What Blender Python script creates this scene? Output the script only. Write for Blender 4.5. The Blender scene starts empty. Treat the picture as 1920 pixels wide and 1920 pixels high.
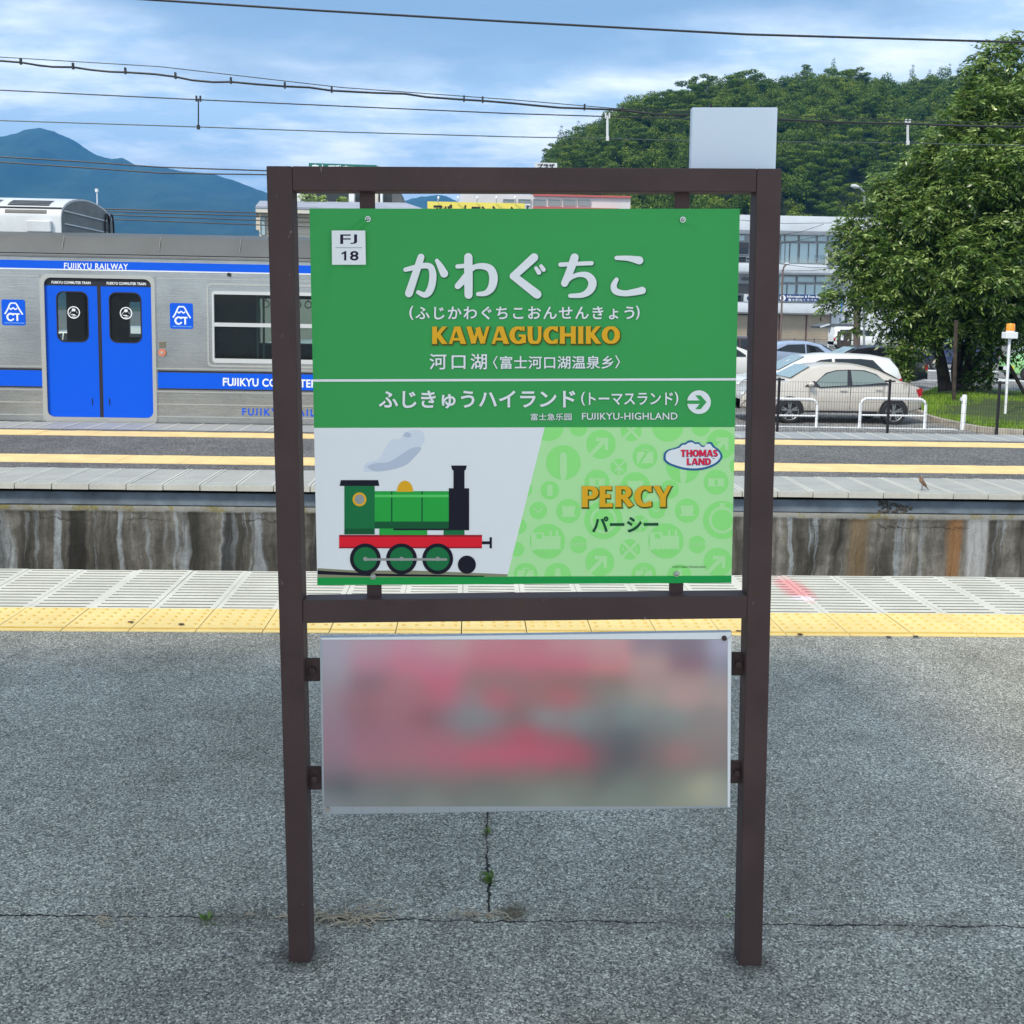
import bpy, math, random
import numpy as np
from mathutils import Vector, Matrix, noise
R_ = random.Random(7)
NR = np.random.RandomState(11)
SC = bpy.context.scene
COL = SC.collection

# ------------------------------------------------------------------ camera
FPX, PITCH, ROLL, YAW, YC, H = 1982.0, .1094, .0178, .0384, 802.0, 1.463
sa, ca, sp, cp = math.sin(YAW), math.cos(YAW), math.sin(PITCH), math.cos(PITCH)
FW = Vector((sa*cp, ca*cp, -sp)); r0 = Vector((ca, -sa, 0)); u0 = r0.cross(FW)
RT = r0*math.cos(ROLL) + u0*math.sin(ROLL); UP = -r0*math.sin(ROLL) + u0*math.cos(ROLL)
CAM = Vector((0, 0, H))
cam = bpy.data.cameras.new('camera'); co = bpy.data.objects.new('camera', cam); COL.objects.link(co)
cam.sensor_width = 36; cam.lens = FPX/1920*36; cam.shift_y = (YC-960)/1920
cam.clip_start = .05; cam.clip_end = 20000
m = Matrix.Identity(4)
for i, v in enumerate((RT, UP, -FW)):
    for j in range(3): m[j][i] = v[j]
m.translation = CAM
co.matrix_world = m
SC.camera = co

def ray(px, py): return RT*(px-960) - UP*(py-YC) + FW*FPX
def P(px, py, Y):                       # point of the plane y = Y seen at a pixel
    d = ray(px, py); return CAM + d*(Y/d.y)
def G(px, py, z=0.0):                   # point of the level plane z seen at a pixel
    d = ray(px, py); return CAM + d*((z-H)/d.z)

# ------------------------------------------------------------------ world, sun, exposure
SUN_EL, SUN_ROT = math.radians(50), math.radians(-138)     # azimuth from +Y towards +X: behind the camera, to its left
W = bpy.data.worlds.new('World'); SC.world = W; W.use_nodes = True
nt = W.node_tree; nt.nodes.clear()
def wn(t, **k):
    n = nt.nodes.new(t)
    for a, b in k.items(): setattr(n, a, b)
    return n
def wl(a, b): nt.links.new(a, b)
out = wn('ShaderNodeOutputWorld'); bg = wn('ShaderNodeBackground'); wl(bg.outputs[0], out.inputs[0])
sky = wn('ShaderNodeTexSky', sky_type='NISHITA'); sky.sun_disc = False
sky.sun_elevation = SUN_EL; sky.sun_rotation = SUN_ROT; sky.altitude = 800; sky.air_density = 1.0; sky.dust_density = 1.2; sky.ozone_density = 1.5
tc = wn('ShaderNodeTexCoord'); sep = wn('ShaderNodeSeparateXYZ'); wl(tc.outputs['Generated'], sep.inputs[0])
zc = wn('ShaderNodeMath', operation='MAXIMUM'); wl(sep.outputs[2], zc.inputs[0]); zc.inputs[1].default_value = 0.0
za = wn('ShaderNodeMath', operation='ADD'); wl(zc.outputs[0], za.inputs[0]); za.inputs[1].default_value = .16
cx = wn('ShaderNodeMath', operation='DIVIDE'); wl(sep.outputs[0], cx.inputs[0]); wl(za.outputs[0], cx.inputs[1])
cy = wn('ShaderNodeMath', operation='DIVIDE'); wl(sep.outputs[1], cy.inputs[0]); wl(za.outputs[0], cy.inputs[1])
cmb = wn('ShaderNodeCombineXYZ'); wl(cx.outputs[0], cmb.inputs[0]); wl(cy.outputs[0], cmb.inputs[1])
mp = wn('ShaderNodeMapping'); mp.inputs['Location'].default_value = (3.1, 1.7, 0); mp.inputs['Rotation'].default_value = (0, 0, .25); mp.inputs['Scale'].default_value = (.72, 1.0, 1)
wl(cmb.outputs[0], mp.inputs[0])
n1 = wn('ShaderNodeTexNoise'); n1.inputs['Scale'].default_value = 1.0; n1.inputs['Detail'].default_value = 7; n1.inputs['Roughness'].default_value = .52; n1.inputs['Distortion'].default_value = .15
wl(mp.outputs[0], n1.inputs['Vector'])
cr = wn('ShaderNodeValToRGB'); cr.color_ramp.elements[0].position = .40; cr.color_ramp.elements[1].position = .62
cr.color_ramp.interpolation = 'EASE'
wl(n1.outputs[0], cr.inputs[0])
n2 = wn('ShaderNodeTexNoise'); n2.inputs['Scale'].default_value = 2.6; n2.inputs['Detail'].default_value = 6; n2.inputs['Roughness'].default_value = .6
wl(mp.outputs[0], n2.inputs['Vector'])
cr2 = wn('ShaderNodeValToRGB'); cr2.color_ramp.elements[0].position = .42; cr2.color_ramp.elements[1].position = .66
cr2.color_ramp.elements[0].color = (4.4, 5.7, 7.0, 1); cr2.color_ramp.elements[1].color = (9.8, 10.0, 10.0, 1)
wl(n2.outputs[0], cr2.inputs[0])
# thin white veil that thickens towards the horizon
hz = wn('ShaderNodeMapRange'); wl(sep.outputs[2], hz.inputs[0])
hz.inputs[1].default_value = .0; hz.inputs[2].default_value = .26; hz.inputs[3].default_value = 1.2; hz.inputs[4].default_value = .0
ad = wn('ShaderNodeMath', operation='ADD'); wl(cr.outputs[0], ad.inputs[0]); wl(hz.outputs[0], ad.inputs[1])
mn = wn('ShaderNodeMath', operation='MINIMUM'); wl(ad.outputs[0], mn.inputs[0]); mn.inputs[1].default_value = .92
skm = wn('ShaderNodeMix', data_type='RGBA', blend_type='MULTIPLY'); skm.inputs[0].default_value = 1
wl(sky.outputs[0], skm.inputs[6]); skm.inputs[7].default_value = (1.0, 1.0, 1.0, 1)
base = wn('ShaderNodeMix', data_type='RGBA'); base.inputs[0].default_value = .75
wl(skm.outputs[2], base.inputs[6]); base.inputs[7].default_value = (2.35, 3.4, 4.55, 1)
mx = wn('ShaderNodeMix', data_type='RGBA'); wl(mn.outputs[0], mx.inputs[0]); wl(base.outputs[2], mx.inputs[6]); wl(cr2.outputs[0], mx.inputs[7])
wl(mx.outputs[2], bg.inputs[0]); bg.inputs[1].default_value = .14
sl = bpy.data.lights.new('sun', 'SUN'); sl.energy = 2.9; sl.angle = math.radians(9); sl.color = (1, .90, .76)
so = bpy.data.objects.new('sun', sl); COL.objects.link(so); so.location = (-20, 10, 40)
sd = Vector((math.sin(SUN_ROT)*math.cos(SUN_EL), math.cos(SUN_ROT)*math.cos(SUN_EL), math.sin(SUN_EL)))
so.rotation_euler = sd.to_track_quat('Z', 'Y').to_euler()
vs = SC.view_settings; vs.view_transform = 'Standard'; vs.look = 'None'; vs.exposure = .37; vs.gamma = 1; vs.use_curve_mapping = False
SC.render.film_transparent = False
SC.cycles.volume_bounces = 0
SC.cycles.max_bounces = 8; SC.cycles.transparent_max_bounces = 16

# ------------------------------------------------------------------ materials
def lin(c): return tuple((x/255/12.92 if x/255 <= .04045 else ((x/255+.055)/1.055)**2.4) for x in c)
class M:
    """small node-tree helper"""
    def __init__(s, name, col=(.5, .5, .5), rough=.6, metal=0, spec=.5):
        s.m = bpy.data.materials.new(name); s.m.use_nodes = True; s.t = s.m.node_tree
        s.b = s.t.nodes['Principled BSDF']; s.b.inputs['Base Color'].default_value = (*col[:3], 1)
        s.b.inputs['Roughness'].default_value = rough; s.b.inputs['Metallic'].default_value = metal
        s.b.inputs['Specular IOR Level'].default_value = spec
    def n(s, t, **k):
        n = s.t.nodes.new(t)
        for a, b in k.items(): setattr(n, a, b)
        return n
    def l(s, a, b): s.t.links.new(a, b)
    def pos(s, scale=(1, 1, 1), loc=(0, 0, 0), obj=False):
        g = s.n('ShaderNodeTexCoord').outputs['Object'] if obj else s.n('ShaderNodeNewGeometry').outputs['Position']
        mp = s.n('ShaderNodeMapping'); mp.inputs['Scale'].default_value = scale; mp.inputs['Location'].default_value = loc
        s.l(g, mp.inputs[0]); return mp.outputs[0]
    def noise(s, v, scale, detail=4, rough=.55, dist=0):
        n = s.n('ShaderNodeTexNoise'); n.inputs['Scale'].default_value = scale; n.inputs['Detail'].default_value = detail
        n.inputs['Roughness'].default_value = rough; n.inputs['Distortion'].default_value = dist
        s.l(v, n.inputs['Vector']); return n.outputs[0]
    def ramp(s, f, stops, inter='LINEAR'):
        r = s.n('ShaderNodeValToRGB'); e = r.color_ramp.elements; r.color_ramp.interpolation = inter
        while len(e) < len(stops): e.new(.5)
        for i, (p, c) in enumerate(stops):
            e[i].position = p; e[i].color = (*c, 1) if len(c) == 3 else c
        s.l(f, r.inputs[0]); return r.outputs[0]
    def mix(s, fac, a, b, mode='MIX'):
        x = s.n('ShaderNodeMix', data_type='RGBA', blend_type=mode)
        for v, i in ((fac, 0), (a, 6), (b, 7)):
            if isinstance(v, (int, float)): x.inputs[i].default_value = v
            elif isinstance(v, tuple): x.inputs[i].default_value = (*v[:3], 1)
            else: s.l(v, x.inputs[i])
        return x.outputs[2]
    def math(s, op, a, b=None):
        x = s.n('ShaderNodeMath', operation=op)
        for v, i in ((a, 0), (b, 1)):
            if v is None: continue
            if isinstance(v, (int, float)): x.inputs[i].default_value = v
            else: s.l(v, x.inputs[i])
        return x.outputs[0]
    def base(s, c): s.l(c, s.b.inputs['Base Color']); return s
    def rough(s, c): s.l(c, s.b.inputs['Roughness']); return s
    def bump(s, h, st=.3, dist=.01):
        b = s.n('ShaderNodeBump'); b.inputs['Strength'].default_value = st; b.inputs['Distance'].default_value = dist
        s.l(h, b.inputs['Height']); s.l(b.outputs[0], s.b.inputs['Normal']); return s

def var(name, col, rough=.55, amt=.18, scale=3, metal=0, spec=.4, bump=0, bscale=60):
    """a plain colour with grime / fading"""
    m = M(name, col, rough, metal, spec); p = m.pos()
    a = m.noise(p, scale, 6, .6); c = m.ramp(a, [(.3, tuple(x*(1-amt) for x in col)), (.7, tuple(min(1, x*(1+amt)) for x in col))])
    m.base(c)
    if bump: m.bump(m.noise(p, bscale, 3), bump, .004)
    return m.m
ES = (.53, .62, .76)
def flat(name, srgb, E=ES, rough=.45, spec=.18):
    """flat print: albedo such that it reads srgb in this light"""
    c = lin(srgb); c = tuple(min(.9, a/e) for a, e in zip(c, E))
    return M(name, c, rough, 0, spec).m

def asphalt(name, c0, c1, cracks=False, grain=150):
    m = M(name, c0, .85, 0, .3); p = m.pos()
    big = m.noise(p, .95, 5, .62); mid = m.noise(p, 7, 5, .6)
    g = m.n('ShaderNodeTexVoronoi'); g.inputs['Scale'].default_value = grain; m.l(p, g.inputs['Vector'])
    gs = m.n('ShaderNodeSeparateXYZ'); m.l(g.outputs['Color'], gs.inputs[0])
    fine = m.noise(p, grain*.9, 3, .7)
    c = m.mix(m.ramp(big, [(.36, (0, 0, 0)), (.62, (1, 1, 1))]), c0, c1)
    c = m.mix(.35, c, m.ramp(mid, [(.3, (.72, .72, .72)), (.7, (1.25, 1.25, 1.27))]), 'MULTIPLY')
    st = m.ramp(gs.outputs[0], [(0, (.12, .12, .12)), (.30, (.55, .56, .55)), (.6, (1.0, 1.0, 1.0)), (.86, (1.5, 1.5, 1.46)), (1, (2.6, 2.55, 2.4))])
    c = m.mix(.85, c, st, 'MULTIPLY')
    c = m.mix(.5, c, m.ramp(fine, [(.3, (.6, .6, .61)), (.7, (1.4, 1.4, 1.4))]), 'MULTIPLY')
    hgt = m.math('ADD', gs.outputs[1], fine)
    if cracks:
        sx = m.n('ShaderNodeSeparateXYZ'); m.l(p, sx.inputs[0])
        wob = m.noise(p, 9, 5, .75); wob2 = m.noise(p, 3, 2)
        def line(coord, at, wid):
            d = m.math('SUBTRACT', coord, at); d = m.math('ADD', d, m.math('MULTIPLY', m.math('SUBTRACT', wob, .5), .05))
            d = m.math('ABSOLUTE', d); w = m.math('MULTIPLY', m.math('ADD', wob2, -.25), wid)
            return m.math('LESS_THAN', d, w), d
        a = G(0, 1716, 0); b = G(1920, 1738, 0); sl = (b.y-a.y)/(b.x-a.x)
        yy = m.math('SUBTRACT', sx.outputs[1], m.math('MULTIPLY', sx.outputs[0], sl))
        l1, d1 = line(yy, a.y-sl*a.x, .0085)
        v = G(915, 1620, 0)
        l2, d2 = line(sx.outputs[0], v.x, .0085)
        far = m.math('GREATER_THAN', sx.outputs[1], G(915, 1720, 0).y)
        l2 = m.math('MULTIPLY', l2, far)
        dirt = m.math('MAXIMUM', m.ramp(d1, [(0, (1, 1, 1)), (.05, (0, 0, 0))]), m.math('MULTIPLY', m.ramp(d2, [(0, (1, 1, 1)), (.022, (0, 0, 0))]), far))
        dn = m.ramp(m.noise(p, 2.2, 5, .7), [(.42, (0, 0, 0)), (.66, (1, 1, 1))])
        c = m.mix(m.math('MULTIPLY', m.math('MULTIPLY', dirt, dn), .75), c, (.10, .075, .045))
        mo = G(962, 1712, 0)
        q = m.n('ShaderNodeVectorMath', operation='DISTANCE'); mq = m.n('ShaderNodeMapping'); mq.inputs['Scale'].default_value = (1, 1.0, 1)
        m.l(p, mq.inputs[0]); m.l(mq.outputs[0], q.inputs[0]); q.inputs[1].default_value = mo
        mm = m.math('ADD', q.outputs['Value'], m.math('MULTIPLY', wob, .05))
        c = m.mix(m.ramp(mm, [(.042, (.85, .85, .85)), (.075, (0, 0, 0))]), c, (.085, .062, .03))
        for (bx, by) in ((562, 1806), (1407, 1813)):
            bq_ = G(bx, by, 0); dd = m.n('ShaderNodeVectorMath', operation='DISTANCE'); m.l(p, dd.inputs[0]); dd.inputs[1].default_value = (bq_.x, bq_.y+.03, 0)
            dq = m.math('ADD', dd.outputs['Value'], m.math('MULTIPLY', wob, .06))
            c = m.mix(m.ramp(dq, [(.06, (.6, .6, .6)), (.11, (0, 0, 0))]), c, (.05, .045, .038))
        c = m.mix(m.math('MAXIMUM', l1, l2), c, (.02, .018, .016))
        hgt = m.math('SUBTRACT', hgt, m.math('MULTIPLY', m.math('MAXIMUM', l1, l2), 3))
    m.base(c); m.bump(hgt, .55, .003)
    return m.m

MAT = {}
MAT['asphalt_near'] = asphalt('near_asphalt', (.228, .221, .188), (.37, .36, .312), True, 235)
MAT['asphalt_far'] = asphalt('far_asphalt', (.105, .105, .105), (.15, .148, .145), False, 90)
MAT['carpark'] = asphalt('car_park_asphalt', (.17, .17, .17), (.24, .24, .235), False, 40)
MAT['ballast'] = asphalt('ballast', (.12, .11, .10), (.2, .18, .16), False, 22)
def paint_brown():
    m = M('brown_paint', (.08, .05, .053), .5, 0, .16); p = m.pos()
    a = m.noise(p, 5, 6, .65); b = m.noise(p, 60, 3, .6)
    c = m.ramp(a, [(.3, (.066, .043, .042)), (.7, (.092, .059, .056))])
    c = m.mix(m.ramp(b, [(.70, (0, 0, 0)), (.76, (.6, .6, .6))]), c, (.12, .10, .10))
    sp = m.noise(p, 31, 3, .6); c = m.mix(m.ramp(sp, [(.70, (0, 0, 0)), (.72, (.8, .8, .8))]), c, (.10, .045, .02))
    s2 = m.noise(m.pos((1, 1, .5)), 75, 2, .5); c = m.mix(m.ramp(s2, [(.74, (0, 0, 0)), (.76, (.7, .7, .7))]), c, (.22, .19, .18))
    m.base(c); m.rough(m.ramp(a, [(.3, (.45,)*3), (.7, (.62,)*3)])); m.bump(b, .12, .001); return m.m
MAT['brown'] = paint_brown()
MAT['rust'] = var('rusty_brown', (.055, .032, .03), .7, .4, 30, bump=.5)
MAT['steel'] = M('bolt_steel', (.55, .55, .53), .3, 1).m
MAT['board'] = flat('board_green', (42, 133, 74), rough=.38, spec=.2)
MAT['board_edge'] = var('board_edge_aluminium', (.55, .58, .56), .4)
MAT['white_print'] = flat('white_print', (197, 212, 240))
MAT['white_sticker'] = flat('white_sticker', (212, 220, 242))
MAT['text_white'] = flat('text_white', (214, 228, 250))
MAT['text_shadow'] = flat('text_shadow_green', (28, 92, 60))
MAT['yellow_text'] = M('yellow_text', (.90, .46, .018), .42, 0, .2).m
MAT['yellow_shadow'] = flat('dark_olive_text_edge', (62, 74, 22))
MAT['light_green'] = flat('light_green_print', (143, 208, 150))
MAT['mid_green'] = flat('mid_green_print', (118, 196, 120))
MAT['strip_green'] = flat('strip_green', (20, 132, 68))
MAT['dark_green_text'] = flat('dark_green_text', (14, 66, 46))
MAT['navy_text'] = flat('navy_text', (24, 20, 52))
MAT['logo_blue'] = flat('logo_blue', (32, 84, 140))
MAT['logo_red'] = flat('logo_red', (196, 24, 60))
MAT['red_print'] = flat('red_print', (206, 24, 44))
MAT['engine_green'] = flat('engine_green', (16, 96, 60))
MAT['engine_green2'] = flat('engine_green_light', (30, 140, 62))
MAT['black_print'] = flat('black_print', (16, 18, 34))
MAT['grey_print'] = flat('grey_print', (120, 130, 138))
MAT['smoke1'] = flat('smoke_print', (172, 188, 214))
MAT['smoke2'] = flat('smoke_print_dark', (150, 166, 196))
MAT['gravel_print'] = flat('gravel_print', (112, 118, 104))

def mat_tactile():
    m = M('tactile_yellow', (.78, .58, .20), .6, 0, .3); p = m.pos()
    a = m.noise(p, 2.5, 5, .6); b = m.noise(p, 45, 4, .6)
    c = m.ramp(a, [(.3, (.70, .525, .20)), (.7, (.80, .63, .27))])
    c = m.mix(.6, c, m.ramp(b, [(.3, (.88, .86, .82)), (.7, (1.08, 1.08, 1.08))]), 'MULTIPLY')
    s = m.noise(p, 17, 3, .8); c = m.mix(m.ramp(s, [(.73, (0, 0, 0)), (.78, (.7, .7, .7))]), c, (.16, .08, .03))
    m.base(c); return m.m
MAT['tactile'] = mat_tactile()
MAT['tactile_bump'] = var('tactile_bump_yellow', (.62, .43, .11), .6, .12, 8)
MAT['tactile_far'] = var('far_tactile_yellow', (.78, .57, .25), .6, .14, 4)
MAT['seam'] = M('seam_shadow_grit', (.09, .085, .07), .9).m
def mat_grating(name, c, red=False):
    m = M(name, c, .55, 0, .4); p = m.pos(); a = m.noise(p, 3, 6, .6); b = m.noise(p, 40, 4, .7)
    k = m.ramp(a, [(.3, tuple(x*.86 for x in c)), (.7, tuple(x*1.08 for x in c))])
    k = m.mix(.5, k, m.ramp(b, [(.25, (.8, .79, .76)), (.6, (1.04, 1.04, 1.04))]), 'MULTIPLY')
    if red:
        q = G(1488, 1103, 0); mq = m.n('ShaderNodeMapping', vector_type='TEXTURE'); mq.inputs['Location'].default_value = (q.x, q.y, 0)
        mq.inputs['Rotation'].default_value = (0, 0, math.radians(0)); mq.inputs['Scale'].default_value = (.10, .30, 1); m.l(p, mq.inputs[0])
        ln = m.n('ShaderNodeVectorMath', operation='LENGTH'); m.l(mq.outputs[0], ln.inputs[0])
        d = m.math('ADD', ln.outputs['Value'], m.math('MULTIPLY', m.math('SUBTRACT', m.noise(p, 18, 4, .8), .5), 1.3))
        k = m.mix(m.ramp(d, [(.55, (.75, .75, .75)), (1.05, (0, 0, 0))]), k, (.70, .22, .22))
        q2 = G(1505, 1122, 0)
        d2 = m.n('ShaderNodeVectorMath', operation='DISTANCE'); m.l(p, d2.inputs[0]); d2.inputs[1].default_value = q2
        dd = m.math('ADD', d2.outputs['Value'], m.math('MULTIPLY', m.noise(p, 30, 3), .06))
        k = m.mix(m.ramp(dd, [(.07, (.7, .7, .7)), (.10, (0, 0, 0))]), k, (.75, .72, .76))
    m.base(k); m.bump(b, .1, .001); return m.m
MAT['grating'] = mat_grating('cream_grating', (.60, .585, .50), True)
MAT['grating_mid'] = mat_grating('opposite_grating', (.40, .405, .375))
MAT['grating_mid_lip'] = mat_grating('opposite_grating_lip', (.56, .56, .50))
MAT['grating_far'] = mat_grating('far_grating', (.33, .34, .34))
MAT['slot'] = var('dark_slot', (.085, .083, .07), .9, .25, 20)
MAT['dark'] = M('dark_recess', (.03, .03, .03), .9).m
MAT['coping'] = var('blue_grey_coping', (.17, .21, .25), .8, .35, 4, bump=.4, bscale=20)

def mat_wall():
    m = M('stained_concrete', (.2, .19, .17), .9, 0, .25)
    p = m.pos(); wv = m.n('ShaderNodeCombineXYZ'); m.l(m.math('MULTIPLY', m.math('SUBTRACT', m.noise(p, 2.6, 5, .6), .5), .15), wv.inputs[0])
    pw = m.n('ShaderNodeVectorMath', operation='ADD'); m.l(p, pw.inputs[0]); m.l(wv.outputs[0], pw.inputs[1])
    def warped(sc_, lc=(0, 0, 0)):
        q = m.n('ShaderNodeMapping'); q.inputs['Scale'].default_value = sc_; q.inputs['Location'].default_value = lc; m.l(pw.outputs[0], q.inputs[0]); return q.outputs[0]
    v = warped((1, 1, .10)); v2 = warped((1, 1, .05), (7, 0, 0))
    a = m.noise(v, 2.3, 6, .62, .3); b = m.noise(v2, 5.5, 5, .6, .25); f = m.noise(v, 22, 5, .7)
    c = m.ramp(a, [(.36, (.035, .034, .032)), (.43, (.10, .098, .088)), (.50, (.22, .212, .19)), (.57, (.36, .352, .325)), (.64, (.17, .165, .15))])
    w = m.noise(m.pos((1, 1, .05), (3, 0, 0)), 1.1, 3, .5)
    c = m.mix(m.ramp(w, [(.42, (.7, .7, .7)), (.52, (0, 0, 0))]), c, (.030, .030, .028))
    c = m.mix(m.ramp(m.noise(p, 1.7, 5, .65), [(.42, (.55, .55, .55)), (.58, (0, 0, 0))]), c, (.055, .054, .05))
    c = m.mix(m.ramp(b, [(.53, (0, 0, 0)), (.60, (.9, .9, .9))]), c, (.40, .45, .50))
    c = m.mix(m.ramp(m.noise(v2, 3.1, 4, .5), [(.57, (0, 0, 0)), (.63, (.85, .85, .85))]), c, (.018, .018, .018))
    c = m.mix(m.ramp(m.noise(p, 7, 6, .75), [(.35, (.5, .5, .5)), (.6, (0, 0, 0))]), c, (.05, .048, .042))
    sx = m.n('ShaderNodeSeparateXYZ'); m.l(p, sx.inputs[0])
    rx = P(1795, 990, 8.72).x; rr = m.math('ABSOLUTE', m.math('SUBTRACT', m.math('ADD', sx.outputs[0], m.math('MULTIPLY', m.noise(v, 9, 3), .12)), rx+.05))
    c = m.mix(m.ramp(rr, [(.04, (.8, .8, .8)), (.10, (0, 0, 0))]), c, (.33, .17, .065))
    rx2 = P(1612, 990, 8.72).x; rr2 = m.math('ABSOLUTE', m.math('SUBTRACT', m.math('ADD', sx.outputs[0], m.math('MULTIPLY', m.noise(v, 8, 3), .15)), rx2+.07))
    c = m.mix(m.ramp(rr2, [(.05, (.6, .6, .6)), (.13, (0, 0, 0))]), c, (.27, .19, .095))
    rx3 = P(1833, 990, 8.72).x; rr3 = m.math('ABSOLUTE', m.math('SUBTRACT', m.math('ADD', sx.outputs[0], m.math('MULTIPLY', m.noise(v, 8, 3), .06)), rx3+.03))
    c = m.mix(m.ramp(rr3, [(.07, (.85, .85, .85)), (.10, (0, 0, 0))]), c, (.5, .52, .55))
    c = m.mix(.75, c, m.ramp(f, [(.3, (.62, .62, .62)), (.7, (1.35, 1.35, 1.33))]), 'MULTIPLY')
    # pale, mossy top lip
    zt = m.math('ADD', sx.outputs[2], m.math('MULTIPLY', m.noise(p, 6, 4), .03))
    top = m.ramp(m.math('ADD', zt, .5), [(.276, (0, 0, 0)), (.292, (1, 1, 1))])
    lipc = m.ramp(m.noise(p, 4.5, 5, .7), [(.35, (.36, .35, .31)), (.5, (.42, .43, .42)), (.62, (.33, .29, .10)), (.72, (.44, .46, .47))])
    c = m.mix(m.math('MULTIPLY', top, .9), c, lipc)
    # pitted cracks
    ck = m.noise(p, 4, 6, .8); z0 = m.math('ABSOLUTE', m.math('ADD', m.math('ADD', sx.outputs[2], m.math('MULTIPLY', m.math('SUBTRACT', ck, .5), .16)), .298))
    c = m.mix(m.math('MULTIPLY', m.ramp(z0, [(.002, (1, 1, 1)), (.006, (0, 0, 0))]), m.ramp(m.noise(p, 2.2, 3), [(.42, (0, 0, 0)), (.55, (.9, .9, .9))])), c, (.03, .028, .025))
    pit = m.noise(p, 38, 3, .8); c = m.mix(m.ramp(pit, [(.69, (0, 0, 0)), (.73, (.8, .8, .8))]), c, (.025, .024, .022))
    c = m.mix(1.0, c, (.88, .87, .84), 'MULTIPLY')
    m.base(c); m.bump(m.math('ADD', f, m.noise(p, 14, 6, .75)), .8, .012); return m.m
MAT['wall'] = mat_wall()
def mat_steel():
    m = M('stainless_steel', (.42, .42, .41), .3, .92, .5); v = m.pos((.25, 1, 9)); p = m.pos()
    a = m.noise(v, 12, 3, .5); b = m.noise(p, 1.3, 5, .6)
    c = m.mix(m.ramp(b, [(.3, (0, 0, 0)), (.7, (1, 1, 1))]), (.36, .365, .36), (.50, .50, .48))
    m.base(c); m.rough(m.ramp(a, [(.3, (.20,)*3), (.7, (.36,)*3)])); m.bump(m.math('ADD', a, m.math('MULTIPLY', m.noise(p, 1.1, 2), 6)), .12, .004); return m.m
MAT['stainless'] = mat_steel()
MAT['rib_light'] = M('polished_rib', (.5, .5, .47), .35, .5).m
MAT['roof_grey'] = var('train_roof_grey', (.085, .095, .10), .6, .12, 2)
MAT['roof_light'] = var('train_roof_light', (.2, .2, .2), .5, .1, 2)
MAT['train_blue'] = M('train_blue', (.0, .095, .70), .35, 0, .25).m
MAT['train_text'] = M('train_white_lettering', (.8, .84, .88), .4).m
MAT['black'] = M('black_rubber', (.012, .012, .02), .5).m
MAT['aluminium'] = M('window_aluminium', (.62, .64, .64), .35, .35).m
MAT['white_plastic'] = var('white_plastic', (.56, .59, .61), .4, .12, 2)
MAT['interior'] = var('train_interior', (.24, .23, .23), .7, .3, 2)
MAT['white_paint'] = var('white_paint', (.78, .80, .82), .35, .06, 5)
MAT['black_paint'] = M('black_powder_coat', (.018, .016, .02), .5).m
MAT['tyre'] = M('tyre_rubber', (.018, .018, .02), .8).m
MAT['rim'] = M('alloy', (.24, .26, .27), .4, .4).m
def mat_glass(name, tint, see=.5, rough=.03):
    m = M(name, tint, rough, 0, .6)
    tr = m.n('ShaderNodeBsdfTransparent'); tr.inputs[0].default_value = (*[min(1, x) for x in (.62, .72, .70)], 1)
    ms = m.n('ShaderNodeMixShader'); ms.inputs[0].default_value = see
    o = m.t.nodes['Material Output']; m.l(m.b.outputs[0], ms.inputs[1]); m.l(tr.outputs[0], ms.inputs[2]); m.l(ms.outputs[0], o.inputs[0]); return m.m
MAT['glass_train'] = mat_glass('train_glass', (.02, .026, .028), .72)
MAT['glass_car'] = M('car_glass', (.17, .215, .205), .12, 0, .8).m
MAT['glass_dark'] = mat_glass('dark_glass', (.015, .018, .022), .08)
MAT['glass_sky'] = M('sky_window_glass', (.36, .50, .54), .12, .1, .8).m
MAT['glass_screen'] = M('windscreen_glass', (.34, .43, .42), .1, .1, .8).m

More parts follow.
